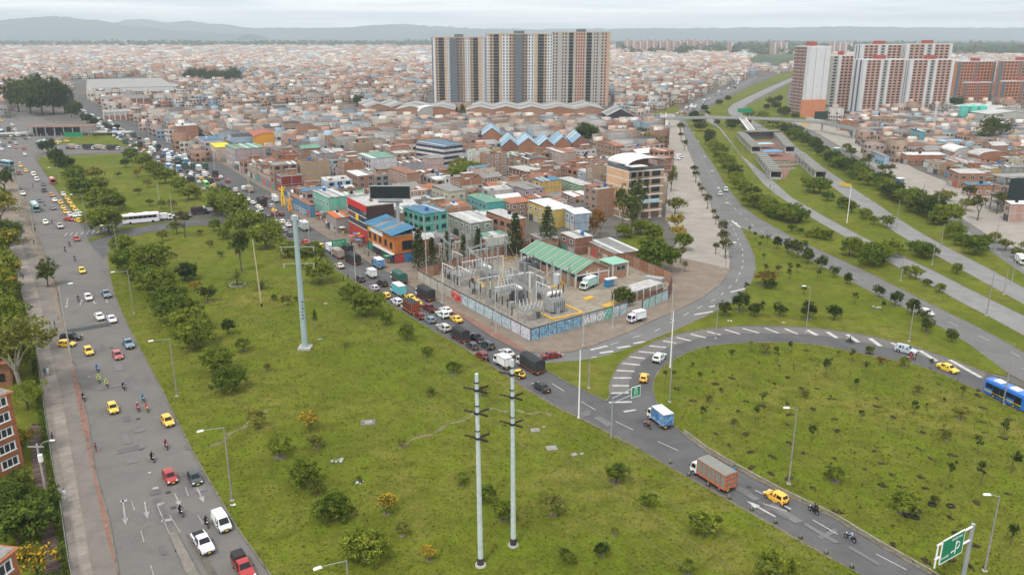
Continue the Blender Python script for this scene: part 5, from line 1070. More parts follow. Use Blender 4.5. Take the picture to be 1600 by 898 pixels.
walk(1560,388,(.3,.5,.6),'person on the right-hand pavement'); walk(1446,303,BK,'person on the right-hand pavement'); walk(1540,383,BK,'person on the right-hand pavement')
rp = random.Random(21); cl_ = [(.4,.05,.05),(.05,.12,.3),(.6,.6,.6),(.02,.02,.03),(.3,.25,.2),(.1,.3,.25),(.5,.4,.1),(.03,.03,.04)]
for i in range(64):
    t = rp.random(); A = (606,424); pts = [(606,420),(560,393),(520,368),(490,348),(465,330),(445,312),(425,296),(395,278),(350,252)]
    j = t*(len(pts)-1); a = int(j); f = j-a; b = min(a+1,len(pts)-1); px = pts[a][0]+(pts[b][0]-pts[a][0])*f; py = pts[a][1]+(pts[b][1]-pts[a][1])*f; x,y = G(px,py); s_ = rp.uniform(0,4)
    person(x+.85*s_,y+.53*s_,.14,rp.uniform(0,6),rp.choice(('walk','stand','walk')),rp.choice(cl_),None,'shopper on the market sidewalk',group='shoppers on the market sidewalk')
for i in range(14): px,py = rp.uniform(1030,1064),rp.uniform(178,200); person(*G(px,py),.16,rp.uniform(0,6),'walk',rp.choice(cl_),None,'distant pedestrian at the top of the plaza')
# bicycle leaning with the walkers, market stalls and parasols along the sidewalk
t = thing('bicycle','bicycle standing on the red sidewalk by the substation wall','bicycle',(*G(770.5,509),.14),.6); mb = MB()
for xx in (-.5,.5):
    w_ = MB()
    for q in range(12): a,b = q*.5236,(q+1)*.5236; w_.tube((xx+math.cos(a)*.33,0,.34+math.sin(a)*.33),(xx+math.cos(b)*.33,0,.34+math.sin(b)*.33),.025,.025,4)
    w_.build('wheel',rubber,t)
mb.tube((-.5,0,.34),(-.15,0,.85),.02).tube((-.15,0,.85),(.35,0,.85),.02).tube((.35,0,.9),(.5,0,.34),.02).tube((-.1,0,.4),(.35,0,.85),.02).tube((-.5,0,.34),(-.1,0,.34),.02).build('frame',M('bike_paint',(.4,.4,.42),.4,.1),t); MB().box((-.18,0,.92),(.25,.12,.05)).build('saddle',black,t); MB().tube((.33,-.25,.98),(.33,.25,.98),.015).build('handlebar',black,t)
SH = [(.55,.10,.08),(.08,.20,.42),(.60,.60,.58),(.10,.32,.22),(.58,.42,.08),(.30,.32,.34)]
canvasm = M('awning_canvas',None,.85,.15,src='obj')
for i in range(34):
    j = rp.random()*8; a = int(j); f = j-a; pts = [(612,416),(566,388),(526,364),(496,344),(472,326),(452,308),(430,292),(398,272),(352,248)]
    px = pts[a][0]+(pts[a+1][0]-pts[a][0])*f; py = pts[a][1]+(pts[a+1][1]-pts[a][1])*f; x,y = G(px,py); s_ = rp.uniform(-1,3.0); c = rp.choice(SH)
    cn = {0: 'red',1: 'blue',2: 'white',3: 'green',4: 'yellow',5: 'grey'}[SH.index(c)]
    t = thing('market_stall',f'street stall under a {cn} awning','market stall',(x+.85*s_,y+.53*s_,.13),2.13,'street stalls along the market sidewalk')
    MB().box((0,0,2.25),(2.2,1.9,.12),0,0,.8,.5).build('awning',canvasm,t,color=c); MB().box((0,0,.45),(1.8,.9,.8)).build('counter',M('stall_wood',(.22,.16,.10),.8,.3),t)
    for sx in (-1,1):
        for sy in (-1,1): MB().tube((sx*1.0,sy*.85,0),(sx*1.0,sy*.85,2.2),.03,n=4).build('pole',steel,t)
    MB().box((-.4,0,.95),(.6,.5,.2)).box((.3,.1,.95),(.5,.6,.22)).build('goods',M('goods',(.40,.22,.10),.8,.5,2,9),t)
for px,py,h_,c in ((443,322,8,(.75,.48,.03)),(454,330,5,(.70,.30,.03))):
    t = thing('advertising_column','tall yellow inflatable advertising figure' if h_ == 8 else 'short orange inflatable advertising figure','inflatable',(*G(px,py),.13)); mm = M('inflatable_yellow' if h_ == 8 else 'inflatable_orange',c,.5,.1)
    mb = MB()
    for k in range(5): mb.tube((-.5,0,h_*k/10),(-.5+.05*k,0,h_*(k+1)/10),.38,.36,8).tube((.5,0,h_*k/10),(.5-.05*k,0,h_*(k+1)/10),.38,.36,8)
    mb.tube((0,0,h_*.48),(0,0,h_*.86),.62,.5,9).ball((0,0,h_*.92),.48,9,6).tube((.4,0,h_*.78),(1.2,0,h_*.98),.22,.15,7).tube((-.4,0,h_*.78),(-1.3,0,h_*.88),.22,.15,7).build('body',mm,t)
# ------------------------------------------------------------------ buildings
def brickmat(name,col,var=.32):
    m = M(name,col,.9,var,.5,2.4,col2=tuple(v*.72 for v in col),streak=.3); t = m.node_tree; b = t.nodes['Principled BSDF']
    geo = t.nodes.new('ShaderNodeNewGeometry'); sp = t.nodes.new('ShaderNodeSeparateXYZ'); t.links.new(geo.outputs['Position'],sp.inputs[0])
    ml = t.nodes.new('ShaderNodeMath'); ml.operation = 'MULTIPLY'; ml.inputs[1].default_value = 1/.30; t.links.new(sp.outputs['Z'],ml.inputs[0])
    fr = t.nodes.new('ShaderNodeMath'); fr.operation = 'FRACT'; t.links.new(ml.outputs[0],fr.inputs[0])
    gt = t.nodes.new('ShaderNodeMath'); gt.operation = 'GREATER_THAN'; gt.inputs[1].default_value = .16; t.links.new(fr.outputs[0],gt.inputs[0])
    bp = t.nodes.new('ShaderNodeBump'); bp.inputs['Strength'].default_value = .5; bp.inputs['Distance'].default_value = .02
    t.links.new(gt.outputs[0],bp.inputs['Height']); t.links.new(bp.outputs[0],b.inputs['Normal']); return m
BR = [brickmat('brick_orange',(.32,.155,.088)),brickmat('brick_pale',(.345,.20,.132)),brickmat('brick_red',(.24,.108,.074)),brickmat('brick_tan',(.36,.25,.165))]
PAINTC = dict(cream=(.58,.50,.36),white=(.68,.67,.64),grey=(.33,.315,.295),cement=(.40,.375,.34),yellow=(.62,.42,.12),teal=(.10,.40,.36),blue=(.12,.25,.45),pink=(.52,.30,.26),green=(.22,.42,.22),skyblue=(.36,.50,.62),darkred=(.24,.045,.04),mint=(.20,.52,.42),orange=(.55,.17,.04),beige=(.50,.43,.33),charcoal=(.06,.06,.065))
PAINTC = {k: tuple(x*.74 for x in v) for k,v in PAINTC.items()}
def roofm(n,c,v=.34): return M('roof_'+n,tuple(x*.82 for x in c),.8,v,.4,1.6)
RF = dict(grey=roofm('grey',(.25,.24,.225)),pale=roofm('pale',(.46,.45,.43)),dark=roofm('dark',(.11,.105,.10)),rust=roofm('rust',(.28,.13,.085)),blue=roofm('blue',(.085,.19,.29)),white=roofm('white',(.68,.68,.66),.12),tile=roofm('tile',(.36,.15,.085)),green=roofm('green',(.16,.30,.22)),red=roofm('red',(.40,.12,.09)),lightblue=roofm('lightblue',(.24,.37,.48)),yellow=roofm('yellow',(.62,.58,.04),.12),orange=roofm('orange',(.60,.15,.04),.15),skylight=roofm('skylight',(.58,.62,.60),.12))
UB = MB().bx(-.5,-.5,0,.5,.5,1)
UBM = {}
def unitbox(m):
    if m.name not in UBM: UBM[m.name] = UB.mesh('wall',m)
    return UBM[m.name]
def winmesh(name,fm,mull=1):
    b = MB(); b.bx(-.5,-.02,0,.5,.01,1,1)
    for x in (-.5,.5): b.bx(x-.045,-.06,-.03,x+.045,.01,1.03,0)
    for z in (0,1): b.bx(-.5,-.06,z-.045,.5,.01,z+.045,0)
    for k in range(mull): x = -.5+(k+1)/(mull+1); b.bx(x-.025,-.045,0,x+.025,.0,1,0)
    return b.mesh(name,[fm,glass])
WIN = [winmesh('window',whitep),winmesh('window',black),winmesh('window',M('window_alu',(.40,.41,.42),.4,.1,metal=.4)),winmesh('window',whitep,2)]
shut = M('shutter_steel',None,.6,.12,src='obj')
sb = MB().bx(-.5,-.03,0,.5,.01,1)
for k in range(9): sb.bx(-.5,-.05,k/9+.02,.5,-.03,k/9+.08)
SHUT = sb.mesh('shutter',shut)
db = MB().bx(-.5,-.04,0,.5,.01,1).bx(-.42,-.055,.05,.42,-.04,.45).bx(-.42,-.055,.52,.42,-.04,.95); DOOR = db.mesh('door',shut)
TANK = MB().tube((0,0,0),(0,0,1.1),.55,.62,10).tube((0,0,1.1),(0,0,1.3),.62,.25,10).mesh('water_tank',objpaint)
RZ = math.atan2(.53,.848); RZ2 = .24; SIGHT = []; FOOT = []; FLOORWORD = ['','one-storey','two-storey','three-storey','four-storey','five-storey','six-storey']
def frame3(Lp,Fp,Rp,h=0,base=False,ang=None):
    """footprint from three corner sightings (left, front, right) at height h -> centre, width, depth, angle"""
    z = 0 if base else h; l,f,r = (Vector(G(*q,z)) for q in (Lp,Fp,Rp)); ref = RZ2 if Fp[0] > 1150 else RZ
    if ang is None:
        ey = l-f; a2 = math.atan2(ey.y,ey.x)-math.pi/2; a2 = ref+(a2-ref+math.pi) % (2*math.pi)-math.pi; ang = max(ref-.22,min(ref+.22,a2*.5+ref*.5))
    e = Vector((math.cos(ang),math.sin(ang))); n = Vector((-e.y,e.x))
    def solve(v,px,sg):
        lo,hi = 1.5,90.0
        for _ in range(40):
            m = (lo+hi)/2; q = f+v*m; lo,hi = (m,hi) if (proj(q.x,q.y,z)[0]-px)*sg < 0 else (lo,m)
        return lo
    w_ = solve(e,Rp[0],1); d = min(solve(n,Lp[0],-1),60); c = f+e*w_/2+n*d/2; return c,w_,d,ang
def free(x,y,r,tol=.9):
    return all(math.hypot(x-a,y-b) > (r+q)*tol for a,b,q in FOOT)
def claim(c,w_,d): 
    k = max(1,round(max(w_,d)/min(w_,d))); return c,k
def claim_rect(c,w_,d,a):
    n = max(1,int(round(max(w_,d)/min(w_,d)))); r = min(w_,d)/2
    for i in range(n):
        t = (i+.5)/n-.5; ux,uy = (math.cos(a),math.sin(a)) if w_ >= d else (-math.sin(a),math.cos(a)); FOOT.append((c[0]+ux*t*max(w_,d),c[1]+uy*t*max(w_,d),r*1.05))
def house(x,y,w_,d,fl,wall,roof,rz,fh=2.75,look=None,cat='house',group='houses of the crowded neighbourhood',front='xy',wins=True,frame=True,shop=False,rr=None,tank=True,label=None,win=None,roofkind=None,winx=None,extra=0,name='house',par=.5,z=.1,h=None):
    """wall: brick index or paint name; front: which sides (x = lower left, y = lower right) carry windows"""
    rr = rr or R; h = h or fl*fh+extra
    wn = {0: 'orange brick',1: 'pale brick',2: 'red brick',3: 'tan brick'}.get(wall,wall); wn = {'skyblue': 'pale blue','darkred': 'dark red','grey': 'bare grey','cement': 'raw cement'}.get(wn,wn)
    t = thing(name,look or f"{FLOORWORD[min(fl, 6)]} {wn} house with a {({'lightblue': 'light blue', 'tile': 'tiled', 'rust': 'rusty'}).get(roof, roof)} roof",cat,(x,y,z),rz,group,label)
    if isinstance(wall,int): ob('wall',unitbox(BR[wall]),t,scale=(w_,d,h))
    else: c = tuple(v*rr.uniform(.88,1.1) for v in PAINTC[wall]); ob('wall',unitbox(objpaint),t,scale=(w_,d,h),color=c)
    if frame:
        f = MB()
        for k in range(1,fl): zz = k*fh; f.bx(-w_/2-.04,-d/2-.04,zz-.13,w_/2+.03,d/2,zz+.13)
        for sx in (-w_/2,0 if w_ > 9 else None,w_/2):
            if sx is not None: f.bx(sx-.14,-d/2-.05,0,sx+.14,-d/2+.1,h-.02)
        for sy in (0,d/2): f.bx(-w_/2-.05,sy-.14,0,-w_/2+.1,sy+.14,h-.02)
        f.build('concrete_frame',concd if rr.random() < .7 else conc,t)['kind'] = 'stuff'
    rk = roofkind or rr.choice(('sheet','sheet','flat','flat','half','half','gable'))
    r = MB(); mats = [RF[roof],RF[rr.choice(('grey','pale','dark','rust'))],RF['skylight']]
    if rk in ('sheet','half'):
        n = max(3,int(w_/1.1)); x0 = -w_/2-.15; dl = (d+.3) if rk == 'sheet' else d*.6; tilt = rr.uniform(.25,.7)
        for k in range(n):
            m_ = 0 if rr.random() < .78 else rr.choice((1,2)); xa,xb = x0+(w_+.3)*k/n,x0+(w_+.3)*(k+1)/n-.02; zz = h+.10+.03*(k % 2); y1 = d/2+.15; y0 = y1-dl
            i = len(r.v); r.v += [(xa,y0,zz),(xb,y0,zz),(xb,y1,zz+tilt),(xa,y1,zz+tilt),(xa,y0,zz+.07),(xb,y0,zz+.07),(xb,y1,zz+tilt+.07),(xa,y1,zz+tilt+.07)]
            for q in ((3,2,1,0),(4,5,6,7),(0,1,5,4),(1,2,6,5),(2,3,7,6),(3,0,4,7)): r.f.append(tuple(i+a for a in q)); r.m.append(m_)
        if rk == 'half': r.bx(-w_/2,-d/2,h,w_/2,d/2,h+.04,1); r.bx(-w_/2,d/2-.15,h,w_/2,d/2-.01,h+tilt+.05,1)
        r.build('roof',mats,t)
        if tilt > .4: MB().bx(-w_/2+.02,d/2-.2,h,w_/2-.02,d/2-.02,h+tilt).build('gable_wall',BR[1] if not isinstance(wall,int) else BR[wall],t)
    elif rk == 'gable':
        rh = min(w_,d)*.22
        for s_ in (-1,1):
            i = len(r.v); r.v += [(-w_/2-.2,s_*(d/2+.3),h-.05),(w_/2+.2,s_*(d/2+.3),h-.05),(w_/2+.2,0,h+rh),(-w_/2-.2,0,h+rh)]; r.v += [(a,b,c_+.12) for a,b,c_ in r.v[i:i+4]]
            for q in ((0,1,2,3),(7,6,5,4),(0,4,5,1),(1,5,6,2),(3,2,6,7),(0,3,7,4)): r.f.append(tuple(i+a for a in q)); r.m.append(0)
        r.build('roof',mats,t); g = MB()
        for sx in (-1,1): g.prism([(-d/2,0),(d/2,0),(0,rh)],0,.12)
        g = MB(); i = 0
        for sx in (-w_/2+.02,w_/2-.02): MB().poly([(sx,-d/2,h),(sx,d/2,h),(sx,0,h+rh)]).build('gable_wall',BR[wall] if isinstance(wall,int) else BR[1],t)
    else:
        r.bx(-w_/2+.1,-d/2+.1,h,w_/2-.1,d/2-.1,h+.06,0); pb = MB()
        for a in ((-w_/2,-d/2,w_/2,-d/2+.18),(-w_/2,d/2-.18,w_/2,d/2),(-w_/2,-d/2+.18,-w_/2+.18,d/2-.18),(w_/2-.18,-d/2+.18,w_/2,d/2-.18)): pb.bx(a[0],a[1],h,a[2],a[3],h+par)
        r.build('roof',mats,t); pb.build('parapet',BR[wall] if isinstance(wall,int) else conc,t)
        if rr.random() < .7:
            q = MB().bx(-w_*.1,0,h+.05,w_*.38,d*.4,h+2.3); q.build('roof_room',BR[rr.randrange(2)],t); MB().bx(-w_*.1-.2,-.2,h+2.32,w_*.38+.2,d*.4+.2,h+2.42).build('roof_sheet',RF[rr.choice(('pale','grey','rust'))],t)
    if rk in ('flat','half'):
        for q in range(rr.randrange(1,4)): bx_,by_ = rr.uniform(-.4,.35)*w_,rr.uniform(-.42,0)*d; MB().box((bx_,by_,h+.5),(rr.uniform(.6,2.2),rr.uniform(.6,1.6),rr.uniform(.5,1.1))).build('roof_clutter',rr.choice((RF['dark'],RF['pale'],RF['rust'],BR[1],concd)),t)
    if tank and rr.random() < .45: ob('water_tank',TANK,t,(rr.uniform(-.3,.3)*w_,rr.uniform(-.2,.35)*d,h+.25),scale=rr.uniform(.8,1.2),color=rr.choice(((.02,.02,.022),(.04,.12,.32),(.02,.02,.02),(.5,.5,.5))))
    wm = WIN[win] if win is not None else rr.choice(WIN)
    if wins:
        for side in front:
            ln = d if side == 'x' else w_; n = winx or max(1,int(ln/3.1)); 
            if side == 'y' and rr.random() < .62 and front == 'xy': continue
            for k in range(fl):
                for i in range(n):
                    q = -ln/2+ln*(i+.5)/n; zz = k*fh+.95; ww = min(ln/n*.62,2.2); hh = 1.35
                    loc = (q,-d/2-.01) if side == 'y' else (-w_/2-.01,-q); rot = 0 if side == 'y' else -math.pi/2
                    if k == 0 and side == 'x' or (k == 0 and shop):
                        sh_ = (i+k) % 3 != 2 or shop
                        if sh_: ob('shutter',SHUT,t,(*loc,.05),rot,(min(ln/n*.8,3.2),1,2.35),rr.choice(((.35,.36,.37),(.10,.20,.38),(.08,.25,.20),(.40,.09,.07),(.45,.42,.36),(.06,.06,.07)))); continue
                        if i == 0: ob('door',DOOR,t,(*loc,.05),rot,(1.0,1,2.1),(.22,.12,.07)); continue
                    ob('window',wm,t,(*loc,zz),rot,(ww*.82,1,hh*.9))
    FOOT.append((x,y,min(w_,d)*.52)); return t
def sight(c,w_,d,a,h):
    pp = [proj(c.x+math.cos(a)*sx*w_/2-math.sin(a)*sy*d/2,c.y+math.sin(a)*sx*w_/2+math.cos(a)*sy*d/2) for sx in (-1,1) for sy in (-1,1)]; f = proj(c.x,c.y,h)
    SIGHT.append((min(p[0] for p in pp),max(p[0] for p in pp),f[1],max(p[1] for p in pp),c.y))
def storeys(x,y,fl,fh=2.7):
    # keep the recognisable buildings in view: lower a house that stands right in front of one
    while fl > 0:
        px,pt = proj(x,y-3,fl*fh+.6); ok = True
        for a,b,t_,bs,yy in SIGHT:
            if y < yy-4 and a-12 < px < b+12 and pt < bs-(bs-t_)*.35: ok = False; break
        if ok: return fl
        fl -= 1
    return 0
def named(Lp,Fp,Rp,h,fl,wall,roof,label,base=False,**k):
    c,w_,d,a = frame3(Lp,Fp,Rp,h,base); claim_rect(c,w_,d,a); sight(c,w_,d,a,h); return house(c.x,c.y,w_,d,fl,wall,roof,a,fh=(h/fl),label=label,cat=k.pop('cat','building'),name=k.pop('name','building'),h=h,**k),c,w_,d,a
# red and black corner store
t,c,w_,d,a = named((543.4,308.4),(572,323.5),(615,320),12.5,4,'charcoal','pale','tall corner store with a red parapet, dark glass bands and a yellow square sign',wins=False,frame=False,roofkind='flat',tank=False,group=None,par=.3)
xf = -w_/2
MB().bx(xf-.25,-d/2-.2,10.6,xf+.05,d/2,12.75).build('red_parapet',M('sign_red',(.52,.025,.03),.5,.08),t)
gg = MB(); wl = MB()
for k in range(3):
    z0 = 4.6+k*2.0
    for q in range(9): y0 = -d/2+d*q/9; MB().bx(xf-.12,y0+.04,z0+.12,xf-.02,y0+d/9-.04,z0+1.85).build('glass_panel',M('store_glass',(.03,.045,.06),.1,.3,spec=.7),t)
    wl.bx(xf-.16,-d/2,z0-.08,xf-.02,d/2,z0+.1)
wl.build('ledge',whitep,t)
MB().bx(xf-.22,-1.2,6.4,xf-.10,1.2,8.5).build('yellow_sign',M('sign_yellow',(.75,.48,.02),.5,.05),t)
for q in range(6): y0 = -d/2+d*q/6; MB().bx(xf-.14,y0+.12,.3,xf-.02,y0+d/6-.12,4.3).build('red_shutter',M('sign_dullred',(.36,.045,.035),.6,.15),t)
MB().bx(-w_/2+.2,-d/2-.08,9.4,w_/2,-d/2+.02,12.4).build('brown_cladding',M('cladding_brown',(.05,.03,.026),.8,.3),t)
# orange corner shop with a blue sheet roof
t,c,w_,d,a = named((573.5,350),(615,371),(645,359),8.2,2,'orange','blue','orange corner shop under a big blue sheet roof with a white balcony rail',wins=False,frame=False,roofkind='flat',tank=False,group=None,par=.2)
r = MB(); n = 10
for k in range(n):
    y0 = -d/2-.6+(d+1.2)*k/n; y1 = y0+(d+1.2)/n-.03; zz = .04*(k % 2)
    b = MB(); b.v = [(-w_/2-.9,y0,8.7+zz),(w_/2+.7,y0,10.4+zz),(w_/2+.7,y1,10.4+zz),(-w_/2-.9,y1,8.7+zz)]; b.v += [(p[0],p[1],p[2]+.1) for p in b.v]
    for q in ((3,2,1,0),(4,5,6,7),(0,1,5,4),(1,2,6,5),(2,3,7,6),(3,0,4,7)): b.f.append(q); b.m.append(0)
    b.build('roof_sheet',RF['grey'] if k in (3,6) else M('sheet_blue',(.035,.15,.26),.5,.15),t)
MB().bx(-w_/2+.3,-d/2+.2,8.2,w_/2,d/2-.2,8.75).bx(w_/2-.3,-d/2+.3,8.7,w_/2,d/2-.3,10.2).build('attic',RF['dark'],t)
MB().bx(-w_/2-.10,-d/2-.1,0,-w_/2+.02,d/2,2.9).bx(-w_/2,-d/2-.1,0,w_/2,-d/2,2.9).build('ground_floor',M('shop_dark',(.045,.06,.06),.7,.3),t)
for q in range(5): y0 = -d/2+d*(q+.5)/5; ob('window',WIN[1],t,(-w_/2-.02,y0,4.2),-math.pi/2,(1.6,1,1.9))
ob('window',WIN[1],t,(w_*.2,-d/2-.02,3.9),0,(3.2,1,2.6)); MB().bx(-w_/2-.14,-d*.1,6.6,-w_/2,d*.38,8.0).build('shop_sign',whitep,t)
MB().bx(-w_/2-.13,d*.38,6.7,-w_/2,d*.46,8.0).build('sign_end',M('sign_yellow',(.75,.48,.02),.5,.05),t)
rail = MB()
for k in range(4): rail.bx(-w_/2-1.1,-d/2-.3,3.0+k*.32,-w_/2-1.04,d*.2,3.06+k*.32)
for k in range(6): yy = -d/2-.2+k*d*.13; rail.bx(-w_/2-1.1,yy,3.0,-w_/2-1.04,yy+.06,4.1)
rail.bx(-w_/2-1.1,-d/2-.3,2.85,-w_/2,d*.2,3.0).build('balcony_rail',whitep,t)
for q in range(4): ob('shutter',SHUT,t,(-w_/2-.12,-d/2+d*(q+.5)/4,.1),-math.pi/2,(2.6,1,2.5),((.06,.20,.38),(.03,.16,.10),(.05,.05,.06),(.03,.22,.14))[q])
for q in range(2): ob('shutter',SHUT,t,(-w_/4+q*w_/2,-d/2-.12,.1),0,(3.2,1,2.5),((.35,.05,.05),(.04,.17,.34))[q])
# billboard
x,y = G(622,398); bt = thing('billboard','large blank black billboard','billboard',(x,y,.1),0,label='large blank black billboard on a steel pole above the orange corner shop')
yb = hgt(622,398,311); yt = hgt(622,398,291); sc_x = (y*CT+50*ST)/FPX
MB().tube((.5,0,0),(.5,0,yb),.55,.5,12).build('pole',steel,bt); MB().box((-1.6+.0,0,(yb+yt)/2),(63*sc_x,.5,yt-yb)).build('panel',M('billboard_black',(.012,.016,.018),.5,.2),bt)
fr = MB(); W2 = 63*sc_x/2
for s_ in (-1,1): fr.bx(-1.6+s_*W2-.12,-.32,yb-.1,-1.6+s_*W2+.12,.32,yt+.1)
for z_ in (yb,yt): fr.bx(-1.6-W2,-.32,z_-.12,-1.6+W2,.32,z_+.12)
fr.build('rim',steel,bt); ct = MB().bx(-1.6-W2*.6,-1.3,yb-.55,-1.6+W2*.6,-.3,yb-.45).bx(-1.6-W2*.6,-.4,yb-1.2,-1.6+W2*.6,.4,yb-.3)
for k in range(7): xx = -1.6-W2*.6+k*W2*.2; ct.tube((xx,-1.3,yb-.5),(xx,-1.3,yb+.4),.03,n=4)
ct.build('catwalk',steel,bt)
NB = [((630,328.5),(662,336),(699,325),9.5,3,'teal','blue','teal shop building with a patched blue sheet roof behind the dark pines'),((489,301),(513.5,310),(544,306),8,2,'mint','pale','mint green shop house with a brick side wall and grey sheet roof'),((510,334),(524.5,342),(544.7,334),5.2,1,'grey','orange','low open shop under a bright orange sheet roof'),
 ((453.5,308),(483,322),(492,318),4.6,1,'blue','rust','long low blue shop row on the market street'),((431.7,273.4),(438.7,277),(471.5,272),7,2,'darkred','dark','dark red two storey building with white framed windows'),((465,251.5),(470,255),(515,253),11.5,4,3,'dark','tall blank tan brick wall building beside the dark red building'),
 ((352,229),(367,234),(414,231),9.4,3,'cement','green','wide beige rendered building with a brick street front'),((328,224),(337,231.5),(363,225),7,2,'cream','yellow','shop building with a lime yellow roof'),((311,215),(318,220),(351,214),7.5,2,'white','blue','shop building with a bright blue roof'),((272,195),(276,198),(308,193),11,4,0,'pale','tall orange brick blank building up the market street'),
 ((660,245),(670,249),(693,246),9,3,'beige','grey','blank beige party wall building below the white banded offices'),((854,232),(875,240),(900,234),9,3,'beige','rust','blank beige tall house with dark windows on its right side'),((871.6,278),(908,291),(928,287),6,2,'green','pale','long pale green house with a pale roof'),((826,316),(865,329),(896,325),6.5,2,'yellow','white','amber yellow house with a white roof and brick side'),
 ((883,327),(898,336),(925,334),6,2,'skyblue','white','pale blue two storey house beside the amber yellow house'),((674.5,293.6),(701,301),(727,297),7,2,'cream','grey','cream house with a stepped side wall'),((607,263.5),(635,272.4),(656,269),9,3,1,'rust','pale brick house with a grey windowed end wall'),((541.4,269),(559,276),(585,273.5),8,3,0,'white','orange brick house with a white sheet roof and white edge'),
 ((558,241),(579,249),(620,242),8,3,'white','green','white house with long dark windows behind the brick houses'),((730,305),(760,318),(790,312),6,2,'teal','green','low house with teal awnings and a green roof'),((760,335),(800,345),(822,335),7,2,0,'pale','orange brick house with a pale patched roof near the substation'),((700,338),(735,350),(770,345),6,2,'grey','pale','grey house with a pale roof beside the substation pines')]
for q in NB: named(*q,roofkind='flat' if q[6] in ('yellow',) and False else 'sheet' if q[6] not in ('dark',) else 'flat',front='x' if 'blank' in q[7] else 'xy',wins='blank' not in q[7] or 'dark windows' in q[7],rr=random.Random(len(q[7])),group=None)
# white banded offices
t,c,w_,d,a = named((650,226),(693,229.5),(723,226),12.5,5,'white','blue','white office building with dark ribbon windows on every floor',wins=False,frame=False,roofkind='sheet',group=None)
for k in range(5):
    for side,ln in (('x',d),('y',w_)):
        n = max(2,int(ln/3))
        for q in range(n):
            y0 = -ln/2+ln*q/n
            b = MB().bx(-w_/2-.06,y0+.05,k*2.5+1.0,-w_/2+.02,y0+ln/n-.05,k*2.5+2.25) if side == 'x' else MB().bx(y0+.05,-d/2-.06,k*2.5+1.0,y0+ln/n-.05,-d/2+.02,k*2.5+2.25)
            b.build('window',M('ribbon_glass',(.022,.04,.075),.15,.4,spec=.6),t)
# amber vault roofed hall
def vault(Lp,Fp,Rp,h,rise,wm,rm,look,label,along='y'):
    c,w_,d,a = frame3(Lp,Fp,Rp,h); claim_rect(c,w_,d,a); sight(c,w_,d,a,h); t = thing('hall',look,'building',(c.x,c.y,.1),a,None,label); MB().bx(-w_/2,-d/2,0,w_/2,d/2,h).build('wall',wm,t); n = 12; r = MB()
    arc = [(-(w_/2+.2)*math.cos(math.pi*k/n),h+rise*math.sin(math.pi*k/n)) for k in range(n+1)]
    for k in range(n): r.v += [(arc[k][0],-d/2-.3,arc[k][1]),(arc[k+1][0],-d/2-.3,arc[k+1][1]),(arc[k+1][0],d/2+.3,arc[k+1][1]),(arc[k][0],d/2+.3,arc[k][1])]; r.f.append((4*k,4*k+1,4*k+2,4*k+3)); r.m.append(0)
    r.build('roof',rm,t)
    for sy in (-d/2+.01,d/2-.01): MB().poly([(x_,sy,z_-.05) for x_,z_ in arc]).build('gable_wall',wm,t)
    return t,w_,d
amb = M('amber_render',(.62,.30,.035),.8,.1); vault((386,209),(398,215),(438,212),8,2.2,amb,RF['red'],'amber hall','amber orange hall with a curved roof beyond the market street')
# saw-tooth brick school with blue roofs
def gablebay(px,py,wpx,h,ridge,dep,wall,rf,look,label,rz=0.05,group=None,win=2,cat='building',name='hall'):
    x,y = G(px,py); s_ = (y*CT+H*ST)/FPX; w_ = wpx*s_; t = thing(name,look,cat,(x,y+dep/2,.1),rz,group,label); claim_rect((x,y+dep/2),w_,dep,rz); sight(Vector((x,y+dep/2)),w_,dep,rz,ridge)
    MB().bx(-w_/2,-dep/2,0,w_/2,dep/2,h).build('wall',wall,t); 
    for sy in (-dep/2,dep/2): MB().poly([(-w_/2,sy,h),(w_/2,sy,h),(0,sy,ridge)]).build('gable_wall',wall,t)
    n = max(4,int(dep/3))
    for s2 in (-1,1):
        for k in range(n):
            y0,y1 = -dep/2-.3+(dep+.6)*k/n,-dep/2-.3+(dep+.6)*(k+1)/n-.04; b = MB(); b.v = [(s2*(w_/2+.3),y0,h),(0,y0,ridge+.12),(0,y1,ridge+.12),(s2*(w_/2+.3),y1,h)]; b.v += [(p[0],p[1],p[2]+.1) for p in b.v]
            for q in ((3,2,1,0),(4,5,6,7),(0,1,5,4),(1,2,6,5),(2,3,7,6),(3,0,4,7)): b.f.append(q); b.m.append(0)
            b.build('roof_sheet',rf if (k*7+px) % 11 > 1 else RF['skylight'],t)
    for i in range(win): ob('window',WIN[1],t,(-w_/2+w_*(i+.5)/win,-dep/2-.01,h*.35),0,(w_/win*.7,1,1.6))
    return t
for i,(px,py,wp,h) in enumerate(((767,236,30,9),(795,250,27,7),(823,250,30,7.5),(852,250,27,7),(877,246,25,7),(905,244,26,7))):
    gablebay(px,py,wp,h,h+4.2,30,BR[2 if i % 2 else 0],RF['lightblue'],'brick hall bay with a pointed light blue roof',None,.05,'saw-tooth brick halls with light blue roofs')
# long warehouses below the tall slab
for i,(px,wp) in enumerate(((640,46),(686,46),(749,44),(790,43),(830,43),(873,50),(920,48))): gablebay(px,188,wp,8,10.6,60,BR[0 if i % 2 else 1],RF['grey'],'long brick warehouse with a grey gable roof',None,.02,'long brick warehouses below the tall slab',3,'warehouse','warehouse')
for i,px in enumerate((575,612)): gablebay(px,180,36,6,9,60,BR[1],RF['grey'],'long brick warehouse with a grey gable roof',None,.3,'long brick warehouses below the tall slab',3,'warehouse','warehouse')
vault((648,172),(655,175),(690,173),7,4,conc,RF['white'],'white vault','white vault roofed shed left of the tall slab'); t = gablebay(968,196,42,7,12,30,M('dark_cladding',(.035,.035,.04),.7,.2),RF['grey'],'dark gabled depot','dark gabled depot with white doors near the footbridge',.03,None,0)
for k in range(3): ob('shutter',SHUT,t,(-7+k*7,-15.03,.1),0,(4.5,1,3.6),(.62,.62,.62))
